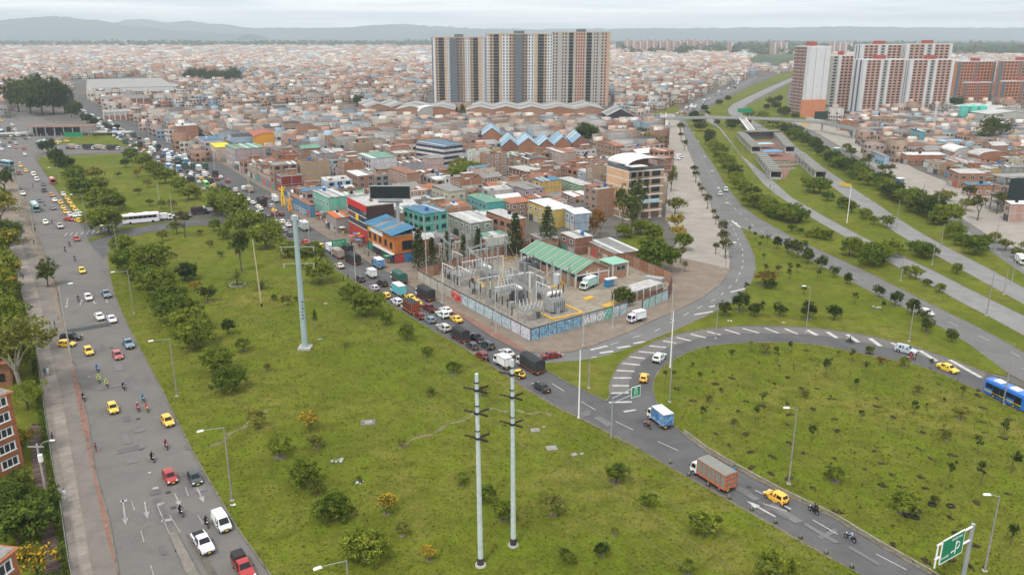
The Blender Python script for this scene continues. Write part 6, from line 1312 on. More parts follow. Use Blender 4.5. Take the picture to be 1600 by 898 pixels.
# red tile roofed house, unfinished frame
named((933,222),(962,229),(975,223),9,3,1,'tile','pale brick house with a big red tiled roof by the dark trees',roofkind='gable',group=None)
c,w_,d,a = frame3((793.7,260),(823.7,269),(850.5,264.6),6.5); claim_rect(c,w_,d,a); t = thing('building','unfinished frame','building',(c.x,c.y,.1),a,None,'unfinished two storey concrete frame with open brick bays')
MB().bx(-w_/2+.5,-d/2+1.2,0,w_/2,d/2,6.3).build('back_wall',BR[2],t)
for z_ in (0,3.1,6.3): MB().bx(-w_/2,-d/2,z_,w_/2,d/2,z_+.28).build('floor_slab',conc,t)
for k in range(6):
    MB().bx(-w_/2+k*w_/5.2,-d/2,.28,-w_/2+k*w_/5.2+.3,-d/2+.3,6.9).build('column',conc,t); MB().bx(-w_/2,-d/2+k*d/5.2,.28,-w_/2+.3,-d/2+k*d/5.2+.3,6.9).build('column',conc,t)
# six storey orange block with a vaulted white roof
t,c,w_,d,a = named((949,256),(982.5,268),(1037.5,262),18.3,6,3,'dark','six storey tan block with white bands under a white vaulted roof beside the plaza',wins=False,frame=False,roofkind='flat',tank=False,group=None,par=.15)
bands = MB(); tanr = M('tan_render',(.58,.34,.18),.85,.12)
for k in range(7): z_ = k*3.0+(.3 if k == 0 else 0); bands.bx(-w_/2-.05,-d/2-.05,z_-.22,w_/2+.05,d/2,z_+.22)
for q in range(4): y0 = -d/2+d*q/3; bands.bx(-w_/2-.045,y0-.15,0,-w_/2,y0+.15,18.2)
bands.build('band',M('pale_band',(.62,.58,.54),.8,.12),t)
for k in range(5):
    for q in range(3): y0 = -d/2+d*(q+.5)/3; MB().bx(-w_/2-.03,y0-d*.14,k*3+3.3,-w_/2,y0+d*.14,k*3+5.7).build('wall_panel',tanr,t) if q < 3 else 0
    for x_,ww in ((-.36,.12),(-.18,.085),(.01,.13),(.28,.22)): ob('window',WIN[1],t,(x_*w_,-d/2-.06,k*3+4.0 if k else 3.95),0,(ww*w_,1,1.7))
MB().bx(w_*-.12,-d/2-.25,6.2,w_*.40,-d/2-.06,7.3).build('shop_banner',M('banner_blue',(.35,.52,.58),.6,.3,.8,1.5),t)
for k in range(3): ob('shutter',SHUT,t,(-w_*.3+k*w_*.3,-d/2-.06,.2),0,(w_*.22,1,2.3),(.10,.06,.06))
MB().bx(-w_/2,-d/2,18.35,w_/2,d/2,18.6).build('attic_floor',RF['dark'],t); gl = MB()
for k in range(9): gl.bx(-w_/2+k*w_/8-.06,-d/2+.1,18.5,-w_/2+k*w_/8+.06,-d/2+.22,20.2)
gl.bx(-w_/2,-d/2+.12,18.6,w_/2,-d/2+.2,19.6); gl.bx(-w_/2+.1,-d/2+.2,18.6,-w_/2+.2,d/2,19.6).build('attic_glass',M('attic_glass',(.10,.12,.13),.2,.3,spec=.6),t)
arc = [(w_*.56*-math.cos(math.pi*k/10)+w_*.08,20.2+2.2*math.sin(math.pi*k/10)) for k in range(11)]
for k in range(10):
    b = MB(); b.v = [(arc[k][0],-d/2+.8,arc[k][1]),(arc[k+1][0],-d/2+.8,arc[k+1][1]),(arc[k+1][0],d/2+.5,arc[k+1][1]),(arc[k][0],d/2+.5,arc[k][1])]; b.v += [(p[0],p[1],p[2]+.12) for p in b.v]
    for q in ((3,2,1,0),(4,5,6,7),(0,1,5,4),(1,2,6,5),(2,3,7,6),(3,0,4,7)): b.f.append(q); b.m.append(0)
    b.build('roof_sheet',RF['white'],t)
b = MB().box((-w_*.30,-d/2-.2,20.1),(w_*.46,5,.14)); b.build('canopy',RF['white'],t)
# ---------------- tower facades
def facade(t,org,ang,ln,h,fl,cols,mats,z0=0,name='window'):
    """cols = [(start, end, kind)] in fractions; pier panels one by one, window rows joined per column strip"""
    ca,sa = math.cos(ang),math.sin(ang); fh = h/fl; wb = MB(); pl = {}
    def put(mb,u0,u1,za,zb,dep,m=0):
        i = len(mb.v)
        for v_ in (0.0,-dep):
            for u,z in ((u0,za),(u1,za),(u1,zb),(u0,zb)): mb.v.append((org[0]+u*ca-v_*sa,org[1]+u*sa+v_*ca,z))
        for q in ((4,5,6,7),(0,4,7,3),(5,1,2,6),(7,6,2,3),(4,0,1,5)): mb.f.append(tuple(i+k for k in q)); mb.m.append(m)
    for s_,e,kd in cols:
        u0,u1 = s_*ln,e*ln; m_,nw,wfrac,dep = mats[kd]
        b = MB(); put(b,u0,u1,z0,z0+h,dep); b.build('facade_strip',m_,t)
        if nw:
            for k in range(fl):
                for i in range(nw):
                    c0 = u0+(u1-u0)*(i+.5)/nw; hw = (u1-u0)/nw*wfrac/2; put(wb,c0-hw,c0+hw,z0+k*fh+fh*.28,z0+k*fh+fh*.86,dep+.06,0)
                if kd == 'G': put(wb,u0+.05,u1-.05,z0+k*fh-.1,z0+k*fh+.12,dep+.10,1)
    o = wb.build('windows',[glass,M('slab_edge',(.50,.48,.44),.8,.1)],t); o['kind'] = 'stuff'
wht = M('tower_white',(.54,.55,.55),.8,.08,.2,1); tanp = M('tower_tan',(.42,.31,.22),.85,.12,.2,1); slate = M('tower_slate',(.11,.125,.14),.7,.1,.2,1); gry = M('tower_grey',(.36,.34,.30),.85,.12,.2,1); pnk = M('tower_pink',(.44,.27,.21),.85,.14,.25,1.2); drk = M('tower_recess',(.24,.23,.21),.8,.15); dkb = M('tower_brown',(.27,.20,.15),.85,.15)
TM = dict(W=(wht,0,0,.5),w=(wht,2,.42,.35),T=(tanp,0,0,.4),t=(tanp,1,.55,.3),G=(drk,3,.66,.0),S=(slate,0,0,1.4),s=(slate,0,0,.1),g=(gry,0,0,.5),c=(gry,1,.5,.2),d=(dkb,2,.7,.1),P=(pnk,3,.62,.2),p=(pnk,1,.45,.25),b=(pnk,2,.5,.25))
cols = [(677,679,'s'),(679,682,'W'),(682,687,'t'),(687,696,'G'),(696,700,'T'),(700,704.5,'w'),(704.5,715.5,'S'),(715.5,724,'d'),(724,728,'t'),(728,735,'w'),(735,740,'t'),(740,748,'G'),(748,753.5,'T'),(753.5,758.5,'w'),(758.5,760.5,'s'),(760.5,765,'w'),(765,771.5,'t'),(771.5,780,'G'),(780,785,'T'),(785,795,'w'),(795,800.5,'t'),(800.5,805.5,'d'),(805.5,816,'S'),(816,824,'d'),(824,824.5,'s')]
cols2 = [(816,819,'d'),(819,824,'t'),(824,834,'w'),(834,839.5,'T'),(839.5,849,'G'),(849,854,'t'),(854,862,'w'),(862,866,'c'),(866,871,'c'),(871,876,'g'),(876,880,'c'),(880,885,'c'),(885,887,'g'),(887,894,'G'),(894,897,'g'),(897,901,'p'),(901,908,'b'),(908,912,'p'),(912,914,'g'),(914,922,'G'),(922,925,'g'),(925,928,'c'),(928,933,'c'),(933,936,'g'),(936,941,'c'),(941,946,'p'),(946,950,'T')]
X0 = G(677,166)[0]; X1 = G(950,166)[0]; YT = G(800,166)[1]
def slab(pa,pb,cl,h,label,rz=0.0):
    xa,xb = X0+(X1-X0)*(pa-677)/273,X0+(X1-X0)*(pb-677)/273; t = thing('apartment_tower','tall slab','apartment tower',((xa+xb)/2,YT,.1),rz,'joined slabs of the tall apartment block',label); ln = xb-xa
    MB().bx(-ln/2,0,0,ln/2,16,h).build('wall',gry,t); facade(t,(-ln/2,0),0,ln,h,24,[((a-pa)/(pb-pa),(b-pa)/(pb-pa),k) for a,b,k in cl],TM)
    MB().bx(-ln/2,-.5,h,ln/2,16,h+.8).build('parapet',tanp,t); 
    for k in range(6): xx = -ln/2+ln*(k+.5)/6; MB().tube((xx,4,h),(xx,4,h+R.uniform(3,6)),.09,.06,4).build('antenna',steel,t)
    MB().bx(-ln*.08,3,h,ln*.08,12,h+3.2).build('lift_room',slate,t); return t
slab(677,759.5,[q for q in cols if q[0] < 759],62.5,'left slab of the tall apartment block, tan and white stripes with a slate stair shaft'); slab(759.5,862,[q for q in cols if 758.9 < q[0] < 822 and q[2] and q[0] >= 760]+[q for q in cols2 if 816 <= q[0] < 862 and q[0] >= 824],65.5,'middle slab of the tall apartment block with a slate shaft and white stripes'); slab(862,950,[q for q in cols2 if q[0] >= 862],67,'right slab of the tall apartment block, bare grey concrete stripes')
for o in list(COL.objects):
    if o.name.startswith('apartment_tower') and o.location.y == YT: claim_rect((o.location.x,YT+8),60,16,0)
def tower(Lp,Fp,Rp,top,fl,colsy,colsx,wall,label,group='white framed towers on the right',ang=.16):
    c,w_,d,a = frame3(Lp,Fp,Rp,0,True,ang); h = hgt(*Fp,top); claim_rect(c,w_,d,a); t = thing('apartment_tower','tower','apartment tower',(c.x,c.y,.1),a,group,label)
    MB().bx(-w_/2,-d/2,0,w_/2,d/2,h).build('wall',wall,t); facade(t,(-w_/2,-d/2),0,w_,h,fl,colsy,TM)
    if colsx: facade(t,(-w_/2,d/2),-math.pi/2,d,h,fl,colsx,TM)
    MB().bx(-w_/2-.1,-d/2-.1,h,w_/2+.1,d/2+.1,h+.7).build('parapet',wht,t); MB().bx(-w_*.12,-d*.1,h,w_*.10,d*.35,h+4).build('lift_room',M('tower_red',(.30,.07,.055),.8,.15),t)
    
    for k in range(5): MB().tube((-w_*.4+k*w_*.2,0,h),(-w_*.4+k*w_*.2,0,h+R.uniform(2,4.5)),.08,.05,4).build('antenna',steel,t)
    return t
TC = [(0,.06,'W'),(.06,.39,'P'),(.39,.44,'W'),(.44,.56,'c'),(.56,.61,'W'),(.61,.94,'P'),(.94,1,'W')]; SC = [(0,.2,'W'),(.2,.4,'s'),(.4,.6,'W'),(.6,.8,'s'),(.8,1,'W')]
tower((1326,157),(1336,160),(1401,158),71,20,TC,SC,wht,'back left tower of the white framed group, red lift room on top'); tower((1399,157),(1405,160),(1475,158),70,20,TC,SC,wht,'back right tower of the white framed group')
tower((1325,172),(1341,177),(1406,175),94.5,19,TC,SC,wht,'front left tower of the white framed group'); tower((1404,173),(1412,177),(1479,175),94.5,19,TC,SC,wht,'front right tower of the white framed group')
tower((1286,168),(1292,173),(1324,170),88,18,[(0,.3,'c'),(.3,.42,'W'),(.42,1,'P')],None,gry,'shaded narrow tower between the blank white tower and the framed group')
t = tower((1233,167),(1256,181),(1287,176),74,20,[(0,.28,'W'),(.28,.30,'s'),(.30,.72,'W'),(.72,.74,'s'),(.74,1,'W')],[(0,.18,'P'),(.18,.26,'s'),(.26,.46,'P'),(.46,.54,'s'),(.54,.74,'P'),(.74,.8,'s'),(.8,1,'W')],wht,'tall tower with a blank white end wall and pink striped side')
x,y = G(1268,182.5); o = MB().box((0,0,7),(22,3,14)).build('wall',M('orange_wall',(.50,.20,.10),.85,.12),None,(x,y-1,0),.25); reg(o,'orange wall','wall',None,'plain orange wall at the foot of the blank white tower')
ornb = M('tower_orange',(.42,.17,.085),.85,.14,.25,1.2); TM['o'] = (ornb,4,.6,.3); TM['q'] = (ornb,1,.4,.1)
OC = [(0,.10,'s'),(.10,.42,'o'),(.42,.47,'q'),(.47,.53,'s'),(.53,.88,'o'),(.88,.94,'q'),(.94,1,'s')]
for i,(l,f,r_,tp,fl) in enumerate((((1484,148),(1489,150),(1548,150),97,11),((1550,149),(1553,151),(1620,151),96,11),((1498,158),(1502,161),(1545,161),130,7),((1556,159),(1560,162),(1625,162),128,7))):
    tower(l,f,r_,tp,fl,OC,None,ornb,None,'orange brick apartment blocks at the right edge'); THINGS[-1][1] = ('tall' if fl == 11 else 'low')+' orange brick apartment block with blue-grey shafts'
# far pink clusters
for i in range(13): px = 977+i*10.4; tower((px-2,82.5),(px,83),(px+8.6,83),63+(i % 3)*1.2,12,[(0,.2,'p'),(.2,.35,'W'),(.35,.8,'b'),(.8,1,'p')],None,pnk,None,'far pink apartment blocks near the horizon'); THINGS[-1][1] = 'far pale pink apartment block'
for px in (1137,1204,1213,1222,1296,1305,1314,1323): tower((px-2,84),(px,85),(px+7.5,85),67,11,[(0,.3,'p'),(.3,.7,'b'),(.7,1,'W')],None,pnk,None,'far pink apartment blocks near the horizon'); THINGS[-1][1] = 'far pale pink apartment block'
# ---------------- upper left: market hall, canopy, sheds
def hall(pa,pb,h,dep,nb,label,wm,rfm,look):
    a_ = Vector(G(*pa)); a = RZ-.1; e = Vector((math.cos(a),math.sin(a))); w_ = 4
    while proj(*(a_+e*w_))[0] < pb[0]: w_ += 1
    c = a_+e*w_/2; t = thing('market_hall',look,'hall',(c.x,c.y,.1),a,None,label); claim_rect((c.x-math.sin(a)*dep/2,c.y+math.cos(a)*dep/2),w_,dep,a)
    MB().bx(-w_/2,0,0,w_/2,dep,h).build('wall',wm,t)
    for k in range(nb):
        x0 = -w_/2+w_*k/nb; MB().bx(x0+.5,-.15,.5,x0+w_/nb-.5,0,h*.62).build('brick_panel',BR[0],t); MB().bx(x0-.35,-.45,0,x0+.35,0,h+.2).build('column',wht,t)
    n = 9
    for k in range(n): MB().box((0,dep*(k+.5)/n,h+.6+(k % 2)*.5),(w_+1,dep/n-.3,.5),0,0,.98,.9).build('roof_sheet',rfm,t)
    return t
hall((138,156),(273,152),11,190,16,'wide market hall with brick bays between white columns and a flat grey roof',wht,roofm('hall',(.33,.32,.30)),'market hall'); hall((163,189),(205,176),6,16,5,'white roofed shed beside the pale street',conc,RF['pale'],'shed'); hall((160,169),(235,165),7,45,7,'grey roofed shed in front of the market hall',BR[2],RF['grey'],'shed'); hall((242,158),(292,176),5,22,7,'long low arcade with a tan roof',BR[3],RF['grey'],'arcade')
x,y = G(92,213); t = thing('station_canopy','canopy','station',(x,y,.1),.12,None,'wide glazed station entrance under a brown roof at the far junction')
MB().box((0,8,6.2),(44,15,.7),0,0,.92,.8).build('roof',M('canopy_brown',(.16,.10,.08),.8,.25),t); MB().box((-2,3,3.2),(30,.5,5.2)).build('glass_front',glass,t); MB().box((-30,4,2),(22,9,.4),0,.25).build('ramp',conc,t); MB().box((34,4,2),(26,9,.4),0,-.2).build('ramp',conc,t)
for k in range(8): MB().tube((-20+k*5.8,1,0),(-20+k*5.8,1,6),.3,.3,6).build('column',steel,t)
for k in range(10): MB().box((-20+k*4.4,-.6,.9),(.3,.3,1.8)).build('bollard',conc,t)
FOOT.append((x,y+8,30))
# ---------------- generic houses, one thing each, then the mass beyond
E1 = Vector((-.53,.848)); E2 = Vector((.848,.53)); O_ = Vector(G(617,412))
def inpx(px,py,poly): return inside(px,py,poly)
NEAR = [(556,400),(520,380),(480,348),(450,325),(420,296),(380,268),(320,235),(265,206),(225,185),(205,168),(560,168),(940,190),(1020,196),(1030,230),(1035,290),(1030,350),(985,352),(955,330),(930,372),(880,376),(840,383),(760,388),(690,398),(640,402)]
HOLD = [[(948,325),(1052,325),(1052,400),(935,400)],[(695,300),(790,300),(790,278),(735,276),(700,283)]]     # open truck yard
cand = []; rh = random.Random(3)
b0 = 4.0; bi = 0
while b0 < 420:
    for side in (0,1):
        b = b0+6+side*11.4; a_ = -40
        while a_ < 470:
            ln = rh.uniform(5.4,8.6)
            if (a_ % 92) > 84: a_ += 8; continue
            p = O_+E1*(a_+ln/2)+E2*b; cand.append((p.x,p.y,11.0,ln-.05,side)); a_ += ln
    b0 += 22.8+(7 if bi % 2 else 5); bi += 1
WALLS = [0,0,0,1,1,1,2,3,3,'cream','white','grey','cement','beige','white','pink','yellow','skyblue','cream',1,0,1,0,'cement']; ROOFS = ['grey','grey','grey','dark','pale','dark','rust','white','blue','tile','grey','green','pale','grey','rust','dark']
mass = []; nearl = []
for x,y,w_,d,side in cand:
    px,py = proj(x,y)
    if not inpx(px,py,NEAR) or any(inpx(px,py,h) for h in HOLD) or not free(x,y,3.6,.95): continue
    nearl.append((y,x,w_,d,side))
nearl.sort(); nind = 0
for y,x,w_,d,side in nearl:
    if nind < 205:
        fl = storeys(x,y,rh.choice((2,3,3,3,4,4,2)))
        if not fl: continue
        wl_ = rh.choice(WALLS); rf_ = rh.choice(ROOFS)
        house(x,y,w_*rh.uniform(.86,1.0),d,fl,wl_,rf_,RZ+rh.uniform(-.015,.015),rr=rh,front='xy' if side == 0 else rh.choice(('y','xy','y')),fh=2.7); nind += 1
    else:
        fl = storeys(x,y,rh.choice((2,3,3,4,4)))
        if fl: mass.append((x,y,w_,d,RZ,fl*2.7))
# right-hand workshops and houses
A2 = Vector((-math.sin(RZ2),math.cos(RZ2))); B2 = Vector((math.cos(RZ2),math.sin(RZ2)))
RGT = [(1318,186),(1350,216),(1390,233),(1436,259),(1484,277),(1543,291),(1620,325),(1700,360),(1800,300),(1800,168),(1510,190),(1480,182),(1335,184)]
RN = [((1423,200),(1438,206),(1447,203),9,3,'teal','white','turquoise three storey corner building on the right'),((1483,262),(1500,272),(1541,266),6.5,2,0,'pale','orange brick workshop with a pale roof by the pavement trees'),((1505,284),(1512,290),(1565,285),4.5,1,0,'blue','low orange brick workshop with a blue edged roof'),((1360,215),(1368,222),(1396,220),4.5,1,0,'lightblue','low orange brick shed with a light blue roof'),((1360,223),(1382,245),(1390,243),5,1,'skyblue','grey','long pale blue wall shed along the right pavement'),((1408,237),(1418,243),(1478,240),5,1,0,'white','low orange brick shed with a long white parapet'),((1355,178),(1363,183),(1405,181),8,2,3,'tile','tan brick hall with a row of dark windows below the towers'),((1308,184),(1314,189),(1340,186),7,2,0,'tile','small orange brick hall beside the footbridge end'),((1571,312),(1580,320),(1625,318),6.5,2,'pink','white','salmon house with a white roof at the right edge'),((1445,214),(1455,222),(1510,220),5,1,'skyblue','lightblue','long pale blue shed in the right hand blocks'),((1560,255),(1566,262),(1605,258),6,2,'grey','grey','grey house with white window posts at the right edge')]
for q in RN: named(*q,roofkind='sheet',rr=random.Random(len(q[7])+1),group=None)
vault((1470,228),(1492,238),(1522,234),5,2.5,conc,RF['white'],'white vault','white curved roof shed in the right hand blocks'); vault((1512,236),(1530,244),(1578,240),5,2.4,BR[0],RF['pale'],'grey vault','wide shed with a pale curved roof in the right hand blocks')
c = Vector(G(1585,330)); t = thing('billboard','dark billboard','billboard',(c.x,c.y,.1),.1,None,'tall dark billboard on a raw concrete frame at the right edge'); hh = hgt(1585,330,275)
MB().box((0,-3.4,hh*.62),(13,.4,hh*.72)).build('panel',M('billboard_dark',(.015,.028,.028),.6,.2),t)
for k in range(4):
    for j in range(2): MB().box((-8+k*5,-2.5+j*6,hh/2),(.4,.4,hh)).build('column',concd,t)
for k in range(4): MB().box((-1,1,hh*(k+1)/4),(17,8,.3)).build('floor_slab',concd,t)
FOOT.append((c.x,c.y,9))
t = thing('storage_silo','silos','silo',(*G(1517,193),.1),0,None,'pair of turquoise storage silos by the long sheds')
for k in range(3): MB().tube((-7+k*7,0,0),(-7+k*7,0,13),3.3,3.3,12).tube((-7+k*7,0,13),(-7+k*7,0,14.2),3.3,.6,12).build('silo',M('silo_teal',(.10,.42,.34),.6,.12),t)
for i,(px,py) in enumerate(((1565,190),(1575,198))): gablebay(px,py,78,9,11,40,conc,RF['pale'],'long pale shed',f'long pale shed beside the turquoise silos, {("rear", "front")[i]} one',.12,None,5,'warehouse','warehouse')
x,y = G(1310,186); o = MB().box((0,0,3),(40,1,6)).build('wall',M('netting_green',(.02,.04,.035),.8,.3),None,(x,y,0),.05); reg(o,'dark net wall','wall',None,'long dark green netted wall in front of the narrow tower')
cand = []
for i in range(-24,46):
    for j in range(0,48):
        
        p = Vector(G(1318,192))+B2*(i*10.6+(i // 3)*4)-A2*(j*7.9+(j // 7)*5)+Vector((0,130)); cand.append((p.y,p.x))
cand.sort(); n2 = 0
for y,x in cand:
    px,py = proj(x,y)
    if not inpx(px,py,RGT) or not free(x,y,3.6,.80): continue
    w_,d = rh.uniform(8.6,10.5),rh.uniform(6.4,7.8)
    fl = max(1,storeys(x,y,rh.choice((1,1,2,2,3))))
    if n2 < 95: house(x,y,w_,d,fl,rh.choice(WALLS),rh.choice(ROOFS),RZ2+rh.uniform(-.03,.03),rr=rh,front=rh.choice(('xy','y','x')),fh=2.7,group='low houses and workshops on the right'); n2 += 1
    else: mass.append((x,y,w_,d,RZ2,rh.choice((1,2,2))*2.8))
# the mass of houses beyond
EXC = [[(1030,200),(1012,190),(1012,178),(1045,172),(1100,148),(1180,117),(1198,112),(1222,116),(1266,104),(1290,106),(1250,128),(1232,165),(1330,200),(1340,260),(1130,330),(1034,330)],[(660,195),(660,150),(960,150),(965,195)],[(130,157),(100,126),(230,120),(280,152)],[(-260,420),(-260,175),(10,185),(20,150),(118,148),(150,182),(215,197),(300,250),(230,330)],[(285,132),(285,112),(385,112),(385,132)],[(60,170),(110,140),(240,230),(300,250),(330,300),(60,260)],[(1225,190),(1228,150),(1300,140),(1640,140),(1640,168),(1330,185)],[(1163,104),(1176,82),(1242,80),(1268,97),(1216,108)],[(85,165),(135,160),(205,195),(165,200)]]
rm_ = np.random.RandomState(8); 
for (ya,yb,step,w0) in ((440,900,10.5,9),(900,1500,12.5,10.5),(1500,2500,18,15),(2500,5200,38,32)):
    for yy in np.arange(ya,yb,step):
        xm = yy*.72+60
        for xx in np.arange(-xm,xm,step*1.05):
            if (int(xx/step) % 7 == 0 or int(yy/step) % 9 == 0) and rm_.uniform() < .85: continue
            x,y = xx+rm_.uniform(-.12,.12)*step,yy+rm_.uniform(-.12,.12)*step; px,py = proj(x,y)
            if inpx(px,py,NEAR) or inpx(px,py,RGT) or any(inpx(px,py,e) for e in EXC): continue
            if px > 1290 and py < 74 or px > 1480 and py < 88 or px > 1090 and py < 80: continue
            if yy < 1000 and not free(x,y,5,.95): continue
            mass.append((x,y,w0*rm_.uniform(.75,1),w0*rm_.uniform(.7,1),(RZ if px < 1050 else RZ2)+rm_.choice((0,0,.2,-.3)),rm_.choice((1,2,2,3,3,4))*2.7))
def build_mass(items):
    n = len(items); A = np.array(items); rs = np.random.RandomState(2)
    wallc = np.array([(.38,.21,.14),(.42,.28,.20),(.42,.30,.22),(.46,.35,.27),(.54,.48,.40),(.62,.60,.57),(.36,.34,.32),(.40,.23,.16),(.44,.27,.20),(.60,.56,.5),(.28,.36,.42),(.48,.37,.32)])
    roofc = np.array([(.25,.24,.23),(.46,.45,.43),(.36,.34,.32),(.30,.16,.11),(.13,.12,.12),(.62,.61,.59),(.28,.38,.46),(.42,.22,.15),(.5,.4,.34),(.44,.43,.42)])
    base = np.array([(-.5,-.5,0),(.5,-.5,0),(.5,.5,0),(-.5,.5,0),(-.5,-.5,1),(.5,-.5,1),(.5,.5,1),(-.5,.5,1)])
    def xf(p,A): ca,sa = np.cos(A[:,4])[:,None],np.sin(A[:,4])[:,None]; X,Y = p[...,0]*A[:,2:3],p[...,1]*A[:,3:4]; return np.stack([A[:,0:1]+X*ca-Y*sa,A[:,1:2]+X*sa+Y*ca,p[...,2]*A[:,5:6]],-1)
    wc = wallc[rs.randint(0,len(wallc),n)]; far_sun = np.clip(.52+(A[:,1:2]-700)/1500*.42,.50,.95); rc = roofc[rs.randint(0,len(roofc),n)]*far_sun*.95; wc = wc*far_sun*1.08; V = []; F = []; CC = []; off = 0  # walls and roofs paler with distance: sunlight on far districts put into colour
    P8 = np.repeat(base[None],n,0).copy(); tl = rs.uniform(-.10,.16,n); P8[:,6,2] += np.maximum(tl,0); P8[:,7,2] += np.maximum(tl,0); P8[:,4,2] += np.maximum(-tl,0); P8[:,5,2] += np.maximum(-tl,0)
    V.append(xf(P8,A).reshape(-1,3)); idx = np.arange(n)[:,None]*8
    for q,col in (((0,1,5,4),wc),((1,2,6,5),wc),((2,3,7,6),wc),((3,0,4,7),wc),((4,5,6,7),rc)): F.append(idx+np.array(q)); CC.append(col)
    off = n*8
    # windows and roof rooms as real boxes on the nearer ones
    sel = A[:,1] < 1700; B = A[sel]; m = len(B)
    for fl in range(3):
        for k in range(3):
            ok = (B[:,5] > fl*2.7+2.4) & (rs.uniform(size=m) < .8); D = B[ok]; q = len(D)
            for face in (0,1):
                z0,z1 = (fl*2.7+.9)/D[:,5],(fl*2.7+2.2)/D[:,5]; u0,u1 = -.5+(k+.2)/3,-.5+(k+.8)/3; e = -.5-.08/(D[:,3] if face == 0 else D[:,2])
                pts = np.zeros((q,4,3))
                for j,(u,z) in enumerate(((u0,z0),(u1,z0),(u1,z1),(u0,z1))):
                    pts[:,j,0],pts[:,j,1] = (u,e) if face == 0 else (e,-u); pts[:,j,2] = z
                V.append(xf(pts,D).reshape(-1,3)); F.append(off+np.arange(q)[:,None]*4+np.array((0,1,2,3))); CC.append(np.repeat(np.array([[.045,.05,.055]]),q,0)); off += q*4
    ok = rs.uniform(size=n) < .4; D = A[ok].copy(); q = len(D); sh = rs.uniform(-.2,.2,(q,2)); Q = np.repeat(base[None],q,0).copy(); Q[:,:,0] = Q[:,:,0]*.45+sh[:,:1]; Q[:,:,1] = Q[:,:,1]*.4+sh[:,1:]; Q[:,:,2] = 1+Q[:,:,2]*(2.4/D[:,5:6])
    V.append(xf(Q,D).reshape(-1,3)); idx = off+np.arange(q)[:,None]*8; w2 = wallc[rs.randint(0,len(wallc),q)]; r2 = roofc[rs.randint(0,len(roofc),q)]
    for f,col in (((0,1,5,4),w2),((1,2,6,5),w2),((2,3,7,6),w2),((3,0,4,7),w2),((4,5,6,7),r2)): F.append(idx+np.array(f)); CC.append(col)
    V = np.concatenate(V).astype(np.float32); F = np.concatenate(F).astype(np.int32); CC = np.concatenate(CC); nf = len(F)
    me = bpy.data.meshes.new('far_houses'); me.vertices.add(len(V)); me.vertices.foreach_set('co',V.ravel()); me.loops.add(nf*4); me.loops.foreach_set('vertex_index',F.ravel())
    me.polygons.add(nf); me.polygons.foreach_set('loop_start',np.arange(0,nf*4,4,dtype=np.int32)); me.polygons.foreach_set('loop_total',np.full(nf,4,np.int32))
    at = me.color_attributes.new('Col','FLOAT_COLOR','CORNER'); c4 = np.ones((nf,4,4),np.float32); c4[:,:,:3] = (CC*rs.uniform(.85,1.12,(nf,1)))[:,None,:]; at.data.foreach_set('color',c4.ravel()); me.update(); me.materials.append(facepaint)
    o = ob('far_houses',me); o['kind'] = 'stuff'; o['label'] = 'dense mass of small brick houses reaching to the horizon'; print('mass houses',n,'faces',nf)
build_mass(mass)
cl = [(rm_.uniform(-1,1)*yy*.7,yy,rm_.uniform(2,5),rm_.uniform(3,6)) for yy in rm_.uniform(500,3000,420)]
cl = [c for c in cl if not any(inpx(*proj(c[0],c[1]),e) for e in EXC+[NEAR,RGT])]
o = ob('far_trees',leafmesh('far_trees',cl,26,1.3,5,[LEAF['dark']])); o['kind'] = 'stuff'; o['label'] = 'small dark tree crowns scattered among the far houses'
cl = []
for k in range(1500):
    px = rm_.uniform(-50,1700); y = rm_.uniform(4300,5600) if px < 700 else rm_.uniform(2700,5200); x = (px-800)/FPX*y*1.0
    if proj(x,y)[1] < (74 if px < 960 else 86): cl.append((x,y,rm_.uniform(6,16),rm_.uniform(14,30)))
o = ob('far_woods',leafmesh('far_woods',cl,16,9,6,[LEAF['dark']])); o['kind'] = 'stuff'; o['label'] = 'dark woods along the edge of the plain'
# ---------------- brick flats at the lower left
def flats2(c0,c1,n_out,h,dep,label):
    """c0 right-hand corner, c1 a point along the visible face"""
    ex = Vector(c0)-Vector(c1); a = math.atan2(ex.y,ex.x); t = thing('apartment_block','brick flats','apartment block',(*c0,.05),a,None,label); ln = 28; brk = brickmat('flats_brick',(.36,.135,.06),.12)
    MB().bx(-ln,0,0,0,dep,h).build('wall',brk,t); MB().bx(-ln-.3,-.35,h,.35,dep+.3,h+.22).build('roof_edge',brk,t); MB().bx(-ln,0,h+.22,0,dep,h+.30).build('roof',RF['grey'],t)
    nf = round(h/2.7); fh = h/nf; bd = MB()
    for k in range(nf):
        for i,x0 in enumerate((-2.2,-6.2,-10,-14,-18,-22)):
            w_ = ob('window',WIN[3],t,(x0,-.02,k*fh+.95),0,(2.6,1.2,1.35)); MB().bx(-.58,-.14,-.10,.58,.02,-.04).build('sill',whitep,w_); MB().bx(-.54,-.10,1.05,.54,.02,1.10).build('lintel',conc,w_)
        ob('window',WIN[1],t,(.02,dep*.5,k*fh+.95),math.pi/2,(2.0,1.2,1.3))
        bd.bx(-ln,-.05,k*fh-.12,.05,.02,k*fh+.06)
    bd.build('brick_course',BR[2],t); return t
flats2(G(39,727),G(0,746),1,hgt(39,727,614),11,'orange brick apartment block with stacked white windows beside the garden')
flats2(G(23,857,11.2),G(0,875,11.2),1,11.0,10,'orange brick apartment block corner with a flat grey roof at the lower left edge')
c0 = G(20,602); t = thing('house','tiled house','house',(*c0,.05),.5,None,'low brick house with an orange tiled roof under the big street trees'); MB().bx(-14,0,0,0,9,5).build('wall',BR[0],t)
